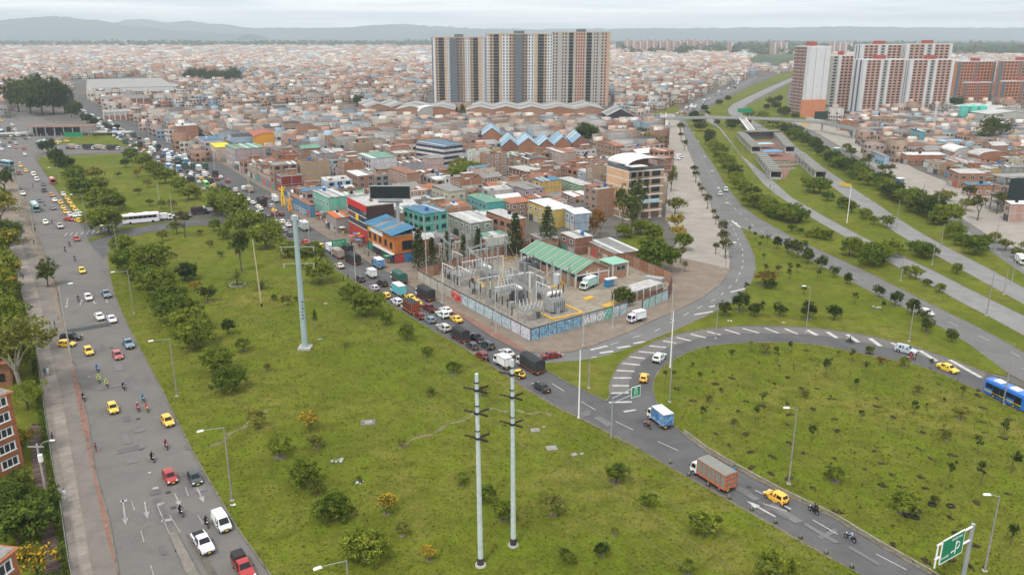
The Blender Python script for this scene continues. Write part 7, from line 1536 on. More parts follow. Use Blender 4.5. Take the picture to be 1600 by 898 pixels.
for s_ in (0,1): b = MB(); y0,y1 = (-.6,4.5) if s_ == 0 else (9.6,4.5); b.poly([(-14.5,y0,4.8),(.6,y0,4.8),(.6,y1,7),(-14.5,y1,7)]).poly([(-14.5,y0,4.9),(.6,y0,4.9),(.6,y1,7.1),(-14.5,y1,7.1)]); b.build('roof',RF['tile'],t)
for k in range(4): ob('window',WIN[1],t,(-2-k*3.2,-.02,1.2),0,(1.8,1,1.5))
# ------------------------------------------------------------------ substation
def graff(name,base,c1,c2,c3,s=.9):
    m = bpy.data.materials.new(name); m.use_nodes = True; t = m.node_tree; b = t.nodes['Principled BSDF']; b.inputs['Roughness'].default_value = .85
    geo = t.nodes.new('ShaderNodeNewGeometry'); co = None
    for i,(c,lo,hi,sc_) in enumerate(((c1,.47,.49,s),(c2,.54,.56,s*1.6),(c3,.60,.615,s*2.3))):
        n = t.nodes.new('ShaderNodeTexNoise'); n.inputs['Scale'].default_value = sc_; n.inputs['Detail'].default_value = 1.5; n.inputs['Distortion'].default_value = 2.2
        mp_ = t.nodes.new('ShaderNodeMapping'); mp_.inputs['Location'].default_value = (i*13.7,i*5.1,i*3.3); t.links.new(geo.outputs['Position'],mp_.inputs[0]); t.links.new(mp_.outputs[0],n.inputs['Vector'])
        r = t.nodes.new('ShaderNodeMapRange'); r.inputs[1].default_value = lo; r.inputs[2].default_value = hi; t.links.new(n.outputs[0],r.inputs[0])
        mi = t.nodes.new('ShaderNodeMix'); mi.data_type = 'RGBA'; mi.inputs[7].default_value = (*c,1)
        if co is None: mi.inputs[6].default_value = (*base,1)
        else: t.links.new(co,mi.inputs[6])
        t.links.new(r.outputs[0],mi.inputs[0]); co = mi.outputs[2]
    t.links.new(co,b.inputs['Base Color']); return m
GR = dict(faded=graff('faded_wall',(.40,.38,.30),(.46,.42,.30),(.34,.33,.30),(.30,.31,.32),.5),red=graff('red_wall',(.45,.40,.36),(.50,.04,.035),(.55,.06,.05),(.60,.55,.5),1.2),pale=graff('pale_blue_wall',(.38,.43,.44),(.27,.38,.44),(.55,.60,.60),(.16,.22,.26),.8),white=graff('white_wall',(.50,.52,.54),(.62,.62,.64),(.36,.34,.42),(.22,.22,.28),1.0),
          blue=graff('blue_wall',(.20,.33,.42),(.07,.20,.36),(.34,.48,.55),(.03,.06,.11),1.0),grey=graff('grey_wall',(.36,.40,.40),(.42,.46,.46),(.30,.33,.34),(.24,.26,.27),.7),green=graff('green_wall',(.36,.46,.44),(.08,.34,.24),(.14,.42,.32),(.05,.16,.14),.9),teal=graff('teal_wall',(.38,.44,.40),(.30,.48,.46),(.16,.26,.26),(.44,.48,.44),.9))
moldy = M('mouldy_concrete',(.075,.07,.06),.95,.4,.6,3)
W0 = [(653,438),(829,533),(979,490)]
wall = thing('graffiti_wall','wall','wall',(*G(829,533),.13),0,None,'graffiti covered concrete wall round the substation corner'); o0 = Vector(G(829,533))
def wallrun(pa,pb,seq,h,t=wall,o=o0,post=True,th=.18):
    a,b = Vector(G(*pa))-o,Vector(G(*pb))-o; n = len(seq); ang = math.atan2((b-a).y,(b-a).x); l = (b-a).length/n
    for k,key in enumerate(seq):
        c = a.lerp(b,(k+.5)/n); MB().box((0,0,h/2),(l-.10,th,h)).build('wall_panel',GR[key] if isinstance(key,str) else key,t,(c.x,c.y,0),ang)
        if post:
            c = a.lerp(b,k/n); MB().box((0,0,h/2+.05),(.16,.24,h+.1)).build('wall_post',moldy,t,(c.x,c.y,0),ang)
    c = a.lerp(b,.5); MB().box((0,0,h+.10),((b-a).length,.26,.18)).build('coping',moldy,t,(c.x,c.y,0),ang)
    return a,b,ang
wallrun((653,438),(829,533),['faded']*5+['red']*1+['pale']*6+['white']*2,2.7)
wallrun((829,533),(979,490),['blue']*6+['grey']*3+['green']*1+['pale']*2,2.7); wallrun((1003,486),(1043,468),['teal']*3+['pale'],2.7)
redw = M('maroon_paint',(.20,.05,.05),.8,.2); wallrun((1043,468),(1049,450),[redw,redw],3.2)
# letters sprayed on the wall
def spray(txt,px,py,pb,z,size,m,name='graffiti'):
    a,b = Vector(G(px,py)),Vector(G(*pb)); cu = bpy.data.curves.new(name,'FONT'); cu.body = txt; cu.size = size; cu.extrude = .01; cu.offset = .03; cu.space_character = .95; tmp = bpy.data.objects.new('tmp',cu); COL.objects.link(tmp)
    me = bpy.data.meshes.new_from_object(tmp.evaluated_get(bpy.context.evaluated_depsgraph_get())); bpy.data.objects.remove(tmp); me.materials.clear(); me.materials.append(m); d = b-a; ang = math.atan2(d.y,d.x); n = Vector((math.sin(ang),-math.cos(ang)))
    ob(name,me,wall,(a.x-o0.x+n.x*.14,a.y-o0.y+n.y*.14,z),rot=(math.pi/2,0,ang))
spray('WIROY',911,509.5,(948,499),.35,2.3,M('spray_white',(.66,.66,.64),.8,.1)); spray('VOMI',705,466,(726,477.5),.3,2.5,M('spray_red',(.52,.03,.03),.8,.15))
for i,(pa,pb) in enumerate((((653,438),(829,533)),((829,533),(979,490)))):
    a,b = Vector(G(*pa))-o0,Vector(G(*pb))-o0; wr_ = MB(); n = 16
    for k in range(n+1): c = a.lerp(b,k/n); wr_.tube((c.x,c.y,2.8),(c.x,c.y,3.6),.03,n=4)
    for z in (3.0,3.3,3.55): wr_.tube((a.x,a.y,z),(b.x,b.y,z),.015,n=3)
    wr_.build('barbed_wire',steel,wall)
# gate, brick back wall, yard
g0,g1 = Vector(G(981,490)),Vector(G(1002,487)); t = thing('gate','gate','gate',(*g0,.13),math.atan2((g1-g0).y,(g1-g0).x),None,'open mesh gate in the graffiti wall behind the parked white truck'); gl = (g1-g0).length
for k in range(9): MB().tube((gl*k/8,0,0),(gl*k/8,0,2.5),.035,n=5).build('bar',steel,t)
for z in (.2,1.3,2.45): MB().tube((0,0,z),(gl,0,z),.04,n=5).build('rail',steel,t)
bw_ = thing('brick_wall','brick wall','wall',(*G(818,391),.13),0,None,'long orange brick wall behind the substation yard'); o1 = Vector(G(818,391))
for pa,pb,n in (((653,438),(818,394),14),((818,394),(917,386),7),((917,386),(1049,444),12)): wallrun(pa,pb,[BR[(k*3) % 2] for k in range(n)],3.2,bw_,o1,True,.22)
yard = groundmat('yard_concrete',[(.27,.24,.195),(.32,.29,.24),(.19,.165,.13),(.25,.20,.14)],[.1,.35,.9],fine=.12)
struct(MB().sheet(P((829,531),(655,437),(818,396),(917,388),(1047,444),(1042,466),(979,488)),.145).build('yard',yard),'stained concrete yard of the substation')
gravel = groundmat('yard_gravel',[(.24,.22,.19),(.30,.27,.23),(.18,.165,.15)],[.4,1.2],fine=.3)
for q in (((690,440),(720,430),(760,450),(726,462)),((748,462),(790,452),(830,476),(790,492)),((800,492),(838,482),(862,500),(825,515))): struct(MB().sheet(P(*q),.15).build('gravel_bed',gravel),'gravel bed under the switchgear')
yel = M('yellow_kerb',(.60,.34,.03),.7,.25,.8,3)
def ring(px,py,w_,d,a,label=None):
    t = thing('transformer_plinth','yellow painted concrete plinth in the substation yard','plinth',(*G(px,py),.15),a)
    for s_ in (-1,1): MB().box((0,s_*d/2,.16),(w_+.5,.55,.32)).build('kerb',yel,t); MB().box((s_*w_/2,0,.155),(.55,d-.6,.31)).build('kerb',yel,t)
    MB().box((0,0,.05),(w_-.6,d-.6,.1)).build('bed',soilm if label else gravel,t)
SA = math.atan2(.53,.848)
for px,py,w_,d,a in ((872,488,9,8,SA),(836,430,8,7,SA),(762,438,7,6,SA),(795,402,5,3,SA)): ring(px,py,w_,d,a)
for px,py,w_,d in ((957,476,6.5,2.2),(920,467,3.2,1.4),(975,471,3,2),(868,448,4.5,1.4),(882,441,2,2.5),(748,450,3.5,2.0)): MB().box((0,0,.12),(w_,d,.24)).build('kerb',yel,None,(*G(px,py),.15),SA+.2); o = COL.objects[-1]; reg(o,'low yellow painted kerb block in the substation yard','kerb')
trg = M('transformer_grey',(.30,.31,.31),.5,.15,.6,2); trd = M('transformer_dark',(.12,.125,.135),.5,.2); pors = M('porcelain_brown',(.055,.03,.022),.35,.2); porw = M('porcelain_grey',(.45,.46,.46),.35,.1)
def bushing(mb,p,q,r,m):
    p,q = Vector(p),Vector(q); n = 5; mb.tube(p,q,r*.5,r*.4,6,m)
    for k in range(n): c = p.lerp(q,(k+.4)/n); d = (q-p).normalized()*.05; mb.tube(c-d,c+d,r,r*.8,7,m)
def transformer(px,py,a,s,m,label,drum=False):
    t = thing('transformer','power transformer','transformer',(*G(px,py),.3),a,None,label)
    b = MB()
    if drum: b.tube((-.9*s,0,.2),(-.9*s,0,3.0*s),1.6*s,1.6*s,14).box((1.0*s,0,1.6*s),(2.4*s,2.6*s,2.8*s))
    else: b.box((0,0,1.7*s),(3.4*s,2.2*s,3.0*s))
    b.build('tank',m,t)
    for s_ in (-1,1):
        for k in range(7): MB().box((-1.5*s+k*.5*s,s_*1.5*s,1.6*s),(.18*s,.9*s,2.4*s)).build('radiator_fin',m,t)
    MB().tube((-1.6*s,.3*s,3.9*s),(1.9*s,.3*s,3.9*s),.45*s,.45*s,10).build('conservator',whitep if not drum else trg,t)
    for k in range(3): x_ = -1.0*s+k*1.0*s; c = MB(); bushing(c,(x_,-.4*s,3.2*s),(x_-.1,-.8*s,4.8*s),.20*s,0); c.build('bushing',pors,t)
    for k in range(3): x_ = -1.0*s+k*.8*s; c = MB(); bushing(c,(x_,.9*s,3.2*s),(x_,1.2*s,4.2*s),.16*s,0); c.build('bushing',porw,t)
    MB().box((1.9*s,-.6*s,1.2*s),(.5,.9,1.4)).build('control_box',trg,t); MB().tube((1.6*s,.3*s,0),(1.6*s,.3*s,3.5*s),.07).tube((-1.3*s,.3*s,3.0*s),(-1.3*s,.3*s,3.5*s),.07).build('pipe',steel,t)
transformer(826,428,SA,1.15,trd,'dark drum shaped transformer beside the green roofed building',True); transformer(866,487,SA,1.15,trg,'grey finned transformer on a yellow kerbed plinth near the corner wall'); transformer(764,440,SA+1.57,1.05,trg,'grey transformer at the back of the switchyard'); transformer(812,470,SA+1.57,.9,trd,'dark cabinet transformer in the middle of the switchyard')
def rack(px,py,a,s,n,label):
    t = thing('switchgear_rack','rack','switchgear',(*G(px,py),.15),a,None,label); L_ = 4.6*s
    for sx in (-1,1):
        for sy in (-1,1): MB().tube((sx*L_/2,sy*1.2*s,0),(sx*L_/2,sy*1.2*s,2.3*s),.10,n=5).build('leg',steel,t)
    for sy in (-1,0,1): MB().box((0,sy*1.2*s,2.35*s),(L_+.4,.22,.25)).build('beam',steel,t)
    for k in range(n): x_ = -L_/2+L_*(k+.5)/n; MB().box((x_,0,2.55*s),(.25,2.8*s,.18)).build('cross_beam',steel,t)
    for k in range(n):
        for sy in (-1,1): x_ = -L_/2+L_*(k+.5)/n; c = MB(); bushing(c,(x_,sy*1.0*s,2.6*s),(x_+.1,sy*1.5*s,4.1*s),.17*s,0); c.build('insulator',porw,t)
    MB().box((L_/2-.5,0,.9),(.8,.7,1.5)).build('control_box',trd,t)
rack(727,446,SA,1.2,5,'grey switchgear rack at the left of the yard'); rack(785,472,SA,1.35,6,'grey switchgear rack with angled insulators in the middle of the yard'); rack(829,500,SA,1.2,5,'grey switchgear rack nearest the wall corner'); rack(752,430,SA,1.1,5,'grey switchgear rack beside the back transformer')
rack(800,452,SA,1.2,5,'grey switchgear rack behind the middle masts of the yard'); rack(705,438,SA+1.57,.9,4,'small grey switchgear rack by the pale end of the wall'); rack(745,462,SA+1.57,.9,4,'small grey switchgear rack near the pale blue wall panels'); rack(848,470,SA+1.57,1.0,4,'grey switchgear rack beside the finned transformer')
for px,py in ((688,436),(715,458),(734,462),(742,468),(776,485),(785,490),(793,494),(742,432),(765,452),(818,486),(694,428),(696,445),(703,449),(710,454),(751,470),(759,474),(766,479),(800,507),(719,432),(872,470),(880,470)):
    t = thing('arrester_post','dark insulator column on a thin steel post','insulator',(*G(px,py),.15)); MB().tube((0,0,0),(0,0,2.2),.09,n=5).build('post',steel,t); c = MB(); bushing(c,(0,0,2.2),(0,0,4.4),.24,0); c.build('insulator',M('insulator_black',(.02,.017,.016),.4,.2),t)
def lattice(mb,p,h,w0,w1,n):
    for k in range(n):
        z0,z1 = h*k/n,h*(k+1)/n; a,b = w0+(w1-w0)*k/n,w0+(w1-w0)*(k+1)/n
        for sx,sy in ((-1,-1),(1,-1),(1,1),(-1,1)):
            mb.tube((p[0]+sx*a,p[1]+sy*a,z0),(p[0]+sx*b,p[1]+sy*b,z1),.05,.05,4,cap=False)
            ex,ey = (-sy,sx); mb.tube((p[0]+sx*a,p[1]+sy*a,z0),(p[0]+ex*b,p[1]+ey*b,z1),.03,.03,3,cap=False)
rzw = random.Random(31)
POSTS = [(695,424,372),(716,446,398),(746,456,392),(778,448,386),(820,476,410),(752,424,372),(681,412,352),(704,437,358),(730,430,372),(761,478,378),(770,474,382),(790,408,362),(807,482,398),(835,500,425),(862,465,408),(889,448,418)]
for i,(px,py,pt) in enumerate(POSTS):
    h = hgt(px,py,pt); t = thing('steel_mast','slender lattice steel mast in the substation yard','mast',(*G(px,py),.15),.4); mb = MB(); lattice(mb,(0,0),h,.32,.16,9); mb.build('lattice',steel,t); MB().tube((0,0,h),(0,0,h+1.6),.04,n=4).build('spike',steel,t)
def beam(a,b,h,name='gantry_beam'):
    p,q = Vector((*G(*a),h)),Vector((*G(*b),h)); mb = MB(); n = max(4,int((q-p).length/1.2)); u = (q-p).normalized(); s_ = Vector((-u.y,u.x,0))*.22
    c0 = p
    t = thing('gantry_beam','pale lattice gantry beam spanning two masts of the switchyard','gantry',tuple(p)); q0 = q-p
    for off in (s_,-s_,Vector((0,0,.4))): mb.tube(off,q0+off,.06,n=4)
    for k in range(n): mb.tube(s_+q0*(k/n),-s_+q0*((k+1)/n),.03,n=3).tube(s_+q0*(k/n),Vector((0,0,.4))+q0*((k+.5)/n),.03,n=3)
    mb.build('lattice',steel,t)
beam((681,412),(704,437),10.0); beam((730,430),(770,474),8.5); beam((761,478),(807,482),9.0); beam((790,408),(730,430),7.5); beam((835,500),(862,465),7.5); beam((862,465),(889,448),6.0); beam((807,482),(835,500),7.0)
for px,py,w__,d__ in ((822,452,9,.4),(838,445,.4,8),(808,447,.4,8)): o = MB().box((0,0,2.2),(w__,d__,4.4)).build('firewall',M('block_grey',(.27,.255,.235),.95,.25,.6,3),None,(*G(px,py),.15),SA); reg(o,'grey block firewall standing between transformers in the yard','wall')
# low pipe gantries of the switchyard
for px,py in ((715,425),(738,438),(748,420),(772,432),(848,478),(838,462),(700,446),(726,452),(764,466),(790,480),(812,460)):
    t = thing('portal_frame','low pale steel portal frame in the switchyard','frame',(*G(px,py),.15),SA+R.choice((0,1.57))); MB().tube((-3,0,0),(-3,0,5.6),.10,n=5).build('post',porw,t); MB().tube((3,0,0),(3,0,5.6),.10,n=5).build('post',whitep,t); MB().tube((-3.2,0,5.6),(3.2,0,5.6),.09,n=5).build('beam',whitep,t)
    for k in range(3): c = MB(); bushing(c,(-2+k*2,0,5.5),(-2+k*2,0,4.5),.12,0); c.build('insulator',porw,t)
for k in range(26):
    i_,j_ = rzw.sample(range(len(POSTS)),2); a_,b_ = POSTS[i_],POSTS[j_]
    if abs(a_[0]-b_[0]) > 90: continue
    p_,q_ = Vector((*G(a_[0],a_[1]),rzw.uniform(6,10))),Vector((*G(b_[0],b_[1]),rzw.uniform(6,10))); mb = MB(); pts_ = []
    for m_ in range(8): s_ = m_/7; v_ = p_.lerp(q_,s_)-p_; v_.z -= 3.2*s_*(1-s_); pts_.append(v_)
    o = mb.path(pts_,.025,3).build('busbar_cable',steel,None,tuple(p_)); reg(o,'thin sagging cable strung between masts of the switchyard','cable','cables over the switchyard')
# green roofed hall
c,w_,d,a = frame3((815,391),(900,427),(951,419),4.3); t = thing('substation_hall','hall','building',(c.x,c.y,.14),a,None,'brick hall with a green and white striped sheet roof in the substation yard')
MB().bx(-w_/2,-d/2,0,w_/2,d/2,4.3).build('wall',BR[1],t); g = MB()
for sy in (-d/2,d/2): g.poly([(-w_/2,sy,4.3),(w_/2,sy,4.3),(0,sy,6.6)])
g.build('gable_wall',BR[1],t); n = 26; sg = M('roof_sheet_green',(.12,.27,.17),.6,.15,.6,3); sw_ = M('roof_sheet_clear',(.42,.50,.43),.5,.1,.6,3)
for s_ in (-1,1):
    for k in range(n):
        y0,y1 = -d/2-.5+(d+1)*(k if k % 3 != 1 else k+.3)/n,-d/2-.5+(d+1)*((k+1) if k % 3 != 1 else k+.7)/n-.03; b = MB(); b.v = [(s_*(w_/2+.7),y0,4.05),(0,y0,6.75),(0,y1,6.75),(s_*(w_/2+.7),y1,4.05)]; b.v += [(p[0],p[1],p[2]+.07+.03*(k % 2)) for p in b.v]
        for q in ((3,2,1,0),(4,5,6,7),(0,1,5,4),(1,2,6,5),(2,3,7,6),(3,0,4,7)): b.f.append(q); b.m.append(0)
        b.build('roof_sheet',sw_ if k % 3 == 1 else sg,t)
colm = M('hall_column',(.50,.52,.50),.8,.1)
for k in range(9):
    y0 = -d/2+d*k/8; MB().bx(-w_/2-.18,y0-.2,0,-w_/2,y0+.2,4.3).build('column',colm,t)
    if k < 8: ob('window',WIN[2],t,(-w_/2-.02,y0+d/16,2.7),-math.pi/2,(d/8*.7,1,1.0))
for x_ in (-w_/2,-w_*.18,w_*.18,w_/2): MB().bx(x_-.2,-d/2-.16,0,x_+.2,-d/2,4.3).build('column',colm,t)
MB().bx(-w_/2,-d/2-.12,3.2,w_/2,-d/2,3.6).build('band',colm,t); ob('window',WIN[1],t,(-w_*.32,-d/2-.02,1.9),0,(w_*.26,1,1.2)); ob('window',WIN[1],t,(w_*.02,-d/2-.02,1.6),0,(w_*.26,1,1.6)); ob('shutter',SHUT,t,(w_*.34,-d/2-.02,0),0,(w_*.25,1,2.8),(.40,.20,.13))
x,y = G(966,433); t = thing('annex','annex','building',(x,y,.14),a,None,'small annex with a pale green roof beside the striped roof hall'); MB().bx(-3,-1,0,2.6,5,4.2).build('wall',BR[1],t); MB().box((-.2,2,4.4),(6.2,6.6,.3),0,0,.92,.9).build('roof',M('annex_green',(.22,.42,.32),.6,.1),t); ob('window',WIN[2],t,(0,-1.02,2.3),0,(3.4,1,1.2)); MB().bx(2.2,-1.1,0,2.7,-.9,4.2).bx(-3.1,-1.1,0,-2.6,-.9,4.2).build('column',colm,t)
for px,py,c_,w__ in ((949,449,(.03,.17,.36),'blue'),(954,448,(.12,.16,.20),'dark grey'),(959,447,(.28,.31,.33),'pale grey')):
    t = thing('portable_toilet',f'{w__} portable toilet in the substation yard','portable toilet',(*G(px,py),.15),a); ob('wall',unitbox(objpaint),t,scale=(1.3,1.3,2.2),color=c_); MB().box((0,0,2.32),(1.4,1.4,.25),0,0,.8,.8).build('roof',whitep,t); ob('door',DOOR,t,(0,-.66,.1),0,(.9,1,1.9),c_); MB().tube((.5,.5,2.2),(.5,.5,2.75),.06,n=5).build('vent_pipe',black,t)
t = thing('water_tank','tank','tank',(*G(869,447),.15),0,None,'round pale grey tank beside the green roofed hall'); MB().tube((0,0,0),(0,0,3.3),1.05,1.05,16).build('shell',M('tank_grey',(.42,.45,.46),.5,.12),t); MB().tube((0,0,3.3),(0,0,3.45),1.1,.9,16).build('lid',M('tank_lid',(.5,.52,.52),.5,.1),t)
tree('dark',976,476,20,'dense leafy tree by the yellow kerb in the substation yard',hs=.8,label='dense leafy tree beside the yellow kerb inside the substation yard')
p0,p1 = Vector(G(984,474)),Vector(G(1036,458)); t = thing('lean_to','lean-to','shed',(*p0,.15),math.atan2((p1-p0).y,(p1-p0).x),None,'low open lean-to with a brick front inside the graffiti wall'); l_ = (p1-p0).length
MB().bx(0,0,0,l_,.25,1.3).build('brick_front',BR[2],t); MB().bx(-.3,.2,2.5,l_+.2,5,2.65).build('roof',RF['pale'],t)
for k in range(6): MB().bx(l_*k/5-.12,-.06,0,l_*k/5+.12,.19,2.5).build('post',colm,t)
t = thing('container','container','container',(*G(1022,447),.15),-.5,None,'grey slatted container by the brick wall of the yard'); MB().box((0,0,1.3),(5,2.2,2.4)).build('shell',trg,t)
for k in range(9): MB().box((-2.2+k*.55,-1.13,1.3),(.1,.08,2.3)).build('rib',trg,t)
rz_ = random.Random(17)
for k in range(9): px,py = 745+rz_.uniform(-60,160),450+rz_.uniform(-25,45); px = max(px,690); t = thing('equipment_cabinet','small grey equipment cabinet standing in the switchyard','cabinet',(*G(px,py),.15),SA); MB().box((0,0,.8),(1.1,.8,1.5)).build('shell',R.choice((trg,trd,M('cabinet_blue',(.20,.27,.32),.5,.15))),t); MB().box((0,-.42,.8),(.9,.04,1.3)).build('door',steel,t)
# brick houses just behind the yard
named((876,366),(898,374),(926,369),5.5,2,2,'pale','low brick house with a pale roof touching the yard wall',roofkind='sheet',group=None,rr=random.Random(1)); named((915,372),(960,398),(1000,392),3.6,1,0,'grey','long low brick shed with an old grey roof behind the yard wall',roofkind='sheet',group=None,rr=random.Random(2)); named((828,368),(845,376),(872,371),5.5,2,1,'grey','pale brick house behind the green roofed hall',roofkind='sheet',group=None,rr=random.Random(3))
slabp('garden_plot',[(940,392),(985,365),(1035,358),(1042,395),(1030,425),(985,408)],.16,grassm,'overgrown green plot by the tan block')
# ------------------------------------------------------------------ masts, lamps, signs, fences, footbridge, station
def lamp(px,py,pt,arm=-1,col=None,look='grey street lamp',al=2.6,r=.11,dirv=None,z=.13):
    h = hgt(px,py,pt); x,y = G(px,py); t = thing('street_lamp',look,'street lamp',(x,y,z),0); m = col or concd; MB().tube((0,0,0),(0,0,h),r*1.3,r*.7,8).build('pole',m,t); d = Vector(dirv or (arm,0)).normalized()
    if arm: MB().tube((0,0,h-.1),(d.x*al,d.y*al,h+.25),.05,.04,5).build('arm',steel,t); a = math.atan2(d.y,d.x); MB().box((0,0,0),(.95,.38,.16),0,0,.8,.7).box((.05,0,-.09),(.6,.28,.05)).build('head',whitep,t,(d.x*(al+.4),d.y*(al+.4),h+.25),a)
    MB().box((0,0,.08),(.55,.55,.16)).build('footing',conc,t); return t
for px,py,pt in ((363,783,668),(277,620,530),(209,491,424),(186,410,352),(138,367,304),(551,1012,876),(96,300,262),(62,250,215)): lamp(px,py,pt,-1,look='grey street lamp with a white head over the west avenue',al=2.8,dirv=(-.85,-.53))
for px,py,pt,arm in ((1232,757,640,-1),(1538,893,776,-1),(1259,520,449,-1),(1205,333,292,0),(1407,439,400,0),(1420,534,476,0),(1541,494,425,0),(1567,632,537,0),(1456,414,376,0),(1468,398,350,0),(1568,461,420,0),(1118,530,460,0),(920,607,538,0),(1399,362,325,0),(1401,349,312,0),(1178,277,252,0),(1159,250,228,0),(1143,237,214,0),(1046,629,535,0),(1254,262,235,0),(1210,233,205,0),(1288,285,258,0),(1500,345,305,0),(1553,392,350,0),(1580,445,400,0),(1440,320,285,0)):
    lamp(px,py,pt,arm,look='tall grey lamp post on the grass' if arm == 0 else 'grey lamp post with a white head on the lawn',al=1.2)
for px,py,pt in ((1083,254,222),(1092,276,246),(1103,301,268),(1112,331,295),(1124,358,318),(1136,392,350),(1133,425,380),(1077,238,208)): lamp(px,py,pt,1,look='slim lamp post on the plaza edge',al=1.6,r=.08,dirv=(1,-.2))
for px,py,pt in ((904,654,548),(1047,575,487),(1323,349,292)): lamp(px,py,pt,0,whitep,'tall white mast',r=.12)
for px,py,pt in ((485,398,355),(556,442,386),(667,445,357),(508,409,383),(430,340,300),(390,308,268),(336,270,235),(250,322,286),(270,340,300),(775,520,475),(691,473,420),(911,540,488),(1049,500,445),(957,512,460)): lamp(px,py,pt,0,conc,'pale concrete utility pole',r=.12)
for px,py,pt in ((113,572,448),(56,380,325),(30,300,255)): lamp(px,py,pt,1,conc,'tall concrete lamp pole on the west sidewalk',r=.14,al=1.8,dirv=(.85,.53))
lamp(12,470,425,-1,look='grey lamp among the amber street trees'); lamp(1315,196,172,0,whitep,'white pole by the footbridge',r=.2)
t = thing('utility_pole','pole','utility pole',place(72,770),0,None,'garden utility pole with a crossarm, transformer and curved lamp'); h = hgt(72,770,694); MB().tube((0,0,0),(0,0,h),.18,.12,8).build('pole',conc,t)
MB().box((-.2,0,h-.5),(2.4,.14,.14)).build('crossarm',steel,t); MB().tube((.3,-.2,h-2.8),(.3,-.2,h-1.7),.35,.35,10).build('transformer_can',whitep,t); MB().tube((0,0,h-.8),(1.0,.1,h+.2),.05,n=5).tube((1.0,.1,h+.2),(2.0,.2,h+.45),.05,n=5).build('lamp_arm',steel,t); MB().box((2.3,.2,h+.45),(.7,.3,.14)).build('lamp_head',whitep,t)
# twin power poles
insb = M('insulator_dark',(.022,.016,.014),.5,.25)
TWIN = []
zincp = M('pole_zinc',(.46,.52,.50),.5,.16,.5,3)
for px,py,pt,tiers,lab in ((751,884,585,(610,646,685),'left one of the twin pale power poles with black insulators on the lawn'),(802,853,563,(586,621,663),'right one of the twin pale power poles with black insulators on the lawn')):
    h = hgt(px,py,pt); x,y = G(px,py); t = thing('power_pole','twin pole','power pole',(x,y,.12),0,'twin power poles',lab); n = 8
    for k in range(n): z0,z1 = h*k/n,h*(k+1)/n; MB().tube((0,0,z0),(0,0,z1),.37-.14*k/n,.37-.14*(k+1)/n,12).build('pole_section',zincp,t,((-.03 if lab[0] == 'l' else -.02)*z0*.25,0,0))
    MB().tube((0,0,0),(0,0,.25),.75,.7,12).build('footing',conc,t); MB().tube((0,0,.25),(0,0,1.2),.46,.46,12).build('rust_collar',M('rusty_paint',(.05,.045,.045),.8,.4),t)
    for tp in tiers:
        z = hgt(px,py,tp)
        for dv in ((-1,.35),(.8,.55),(.9,-.75)):
            d = Vector((*dv,.05)).normalized(); c = MB(); bushing(c,d*.3,d*1.75,.17,0); c.build('insulator',insb,t,(-.008*z,0,z))
        MB().tube((0,0,-.12),(0,0,.12),.40,.40,12).build('clamp',black,t,(-.008*z,0,z)); MB().tube((0,0,-.05),(0,0,.05),.36,.36,12).build('clamp',black,t,(-.008*z,0,z+1.0)); TWIN.append((x,y,z))
# big tapered mast
px,py = 477,545; h = hgt(px,py,338); x,y = G(px,py); t = thing('power_mast','mast','power mast',(x,y,.12),0,None,'thick pale blue-green tapered power mast with white cross arms'); mastm = M('mast_paint',(.30,.38,.385),.55,.15,.4,3)
for k in range(4): z0,z1 = h*k/4,h*(k+1)/4; MB().tube((0,0,z0+(.0 if k == 0 else .02)),(0,0,z1),.68-.05*k,.68-.05*(k+1),14).build('mast_section',mastm,t)
MB().box((0,0,.25),(2.8,2.8,.5)).build('footing',conc,t); ARMS = []
for tp,l0,l1 in ((345,-1.6,1.8),(387,-3.6,3.7),(413,-3.3,3.5)):
    z = hgt(px,py,tp); MB().tube((l0,0,z),(l1,0,z+.1),.08,.08,6).build('cross_arm',conc,t); ARMS.append(z)
    for xx in (l0+.2,l1-.2): c = MB(); bushing(c,(xx,0,z),(xx,0,z-.9),.12,0); c.build('insulator',porw,t)
for k in range(6): MB().box((.1+.12*(k % 2),-.62+.012*k,7.2+k*.75),(.5,.03,.28),0,0,.6,1).build('graffiti_mark',black,t)
def cable(a,b,sag,look,r=.012):
    a,b = Vector(a),Vector(b); mb = MB(); pts = []; n = 14
    for k in range(n+1): s_ = k/n; p = a.lerp(b,s_)-a; p.z -= sag*4*s_*(1-s_); pts.append(p)
    mb.path(pts,r,3); o = mb.build('power_cable',M('cable',(.17,.18,.18),.5,.1),None,tuple(a)); reg(o,look,'cable','power cables over the park lawn')
mx_,my_ = x,y
for i,(tx,ty,tz) in enumerate(TWIN):
    z = ARMS[1] if i % 3 < 2 else ARMS[2]; sx = (-3.2,3.3)[i // 3]
    cable((mx_+sx,my_,z-.9-.1*(i % 3)),(tx-1.4 if i < 3 else tx+1.1,ty+.4,tz),1.2,'thin power cable sagging from the thick mast to the twin poles'); cable((tx+(1.2 if i < 3 else 1.4),ty-1.0,tz),(tx+46,ty-74,tz+3),1.2,'thin power cable running from the twin poles over the street'); 
    if i % 2 == 0: cable((mx_+sx,my_,z-.9),(mx_-62+sx,my_+118,z+1),2.0,'thin power cable running from the thick mast up the street')
# leaning wooden pole with yellow paint
px,py = 409,480; h = hgt(px,py,376); t = thing('wooden_pole','pole','pole',place(px,py),0,None,'leaning yellowish wooden pole beside the low bushy palm'); MB().tube((0,0,0),(-.7,.2,h),.20,.13,8).build('pole',M('old_yellow_wood',(.42,.36,.22),.85,.35,1,4),t); MB().tube((0,0,0),(0,0,1.0),.23,.22,8).build('black_foot',black,t)
t = thing('stone_ring','ring','planting ring',place(371.5,446),0,None,'low stone ring round the feathery palm')
for k in range(14): a = k*.449; MB().box((math.cos(a)*2.1,math.sin(a)*2.1,.12),(.8,.4,.3),0,a+1.57).build('stone',concd,t)
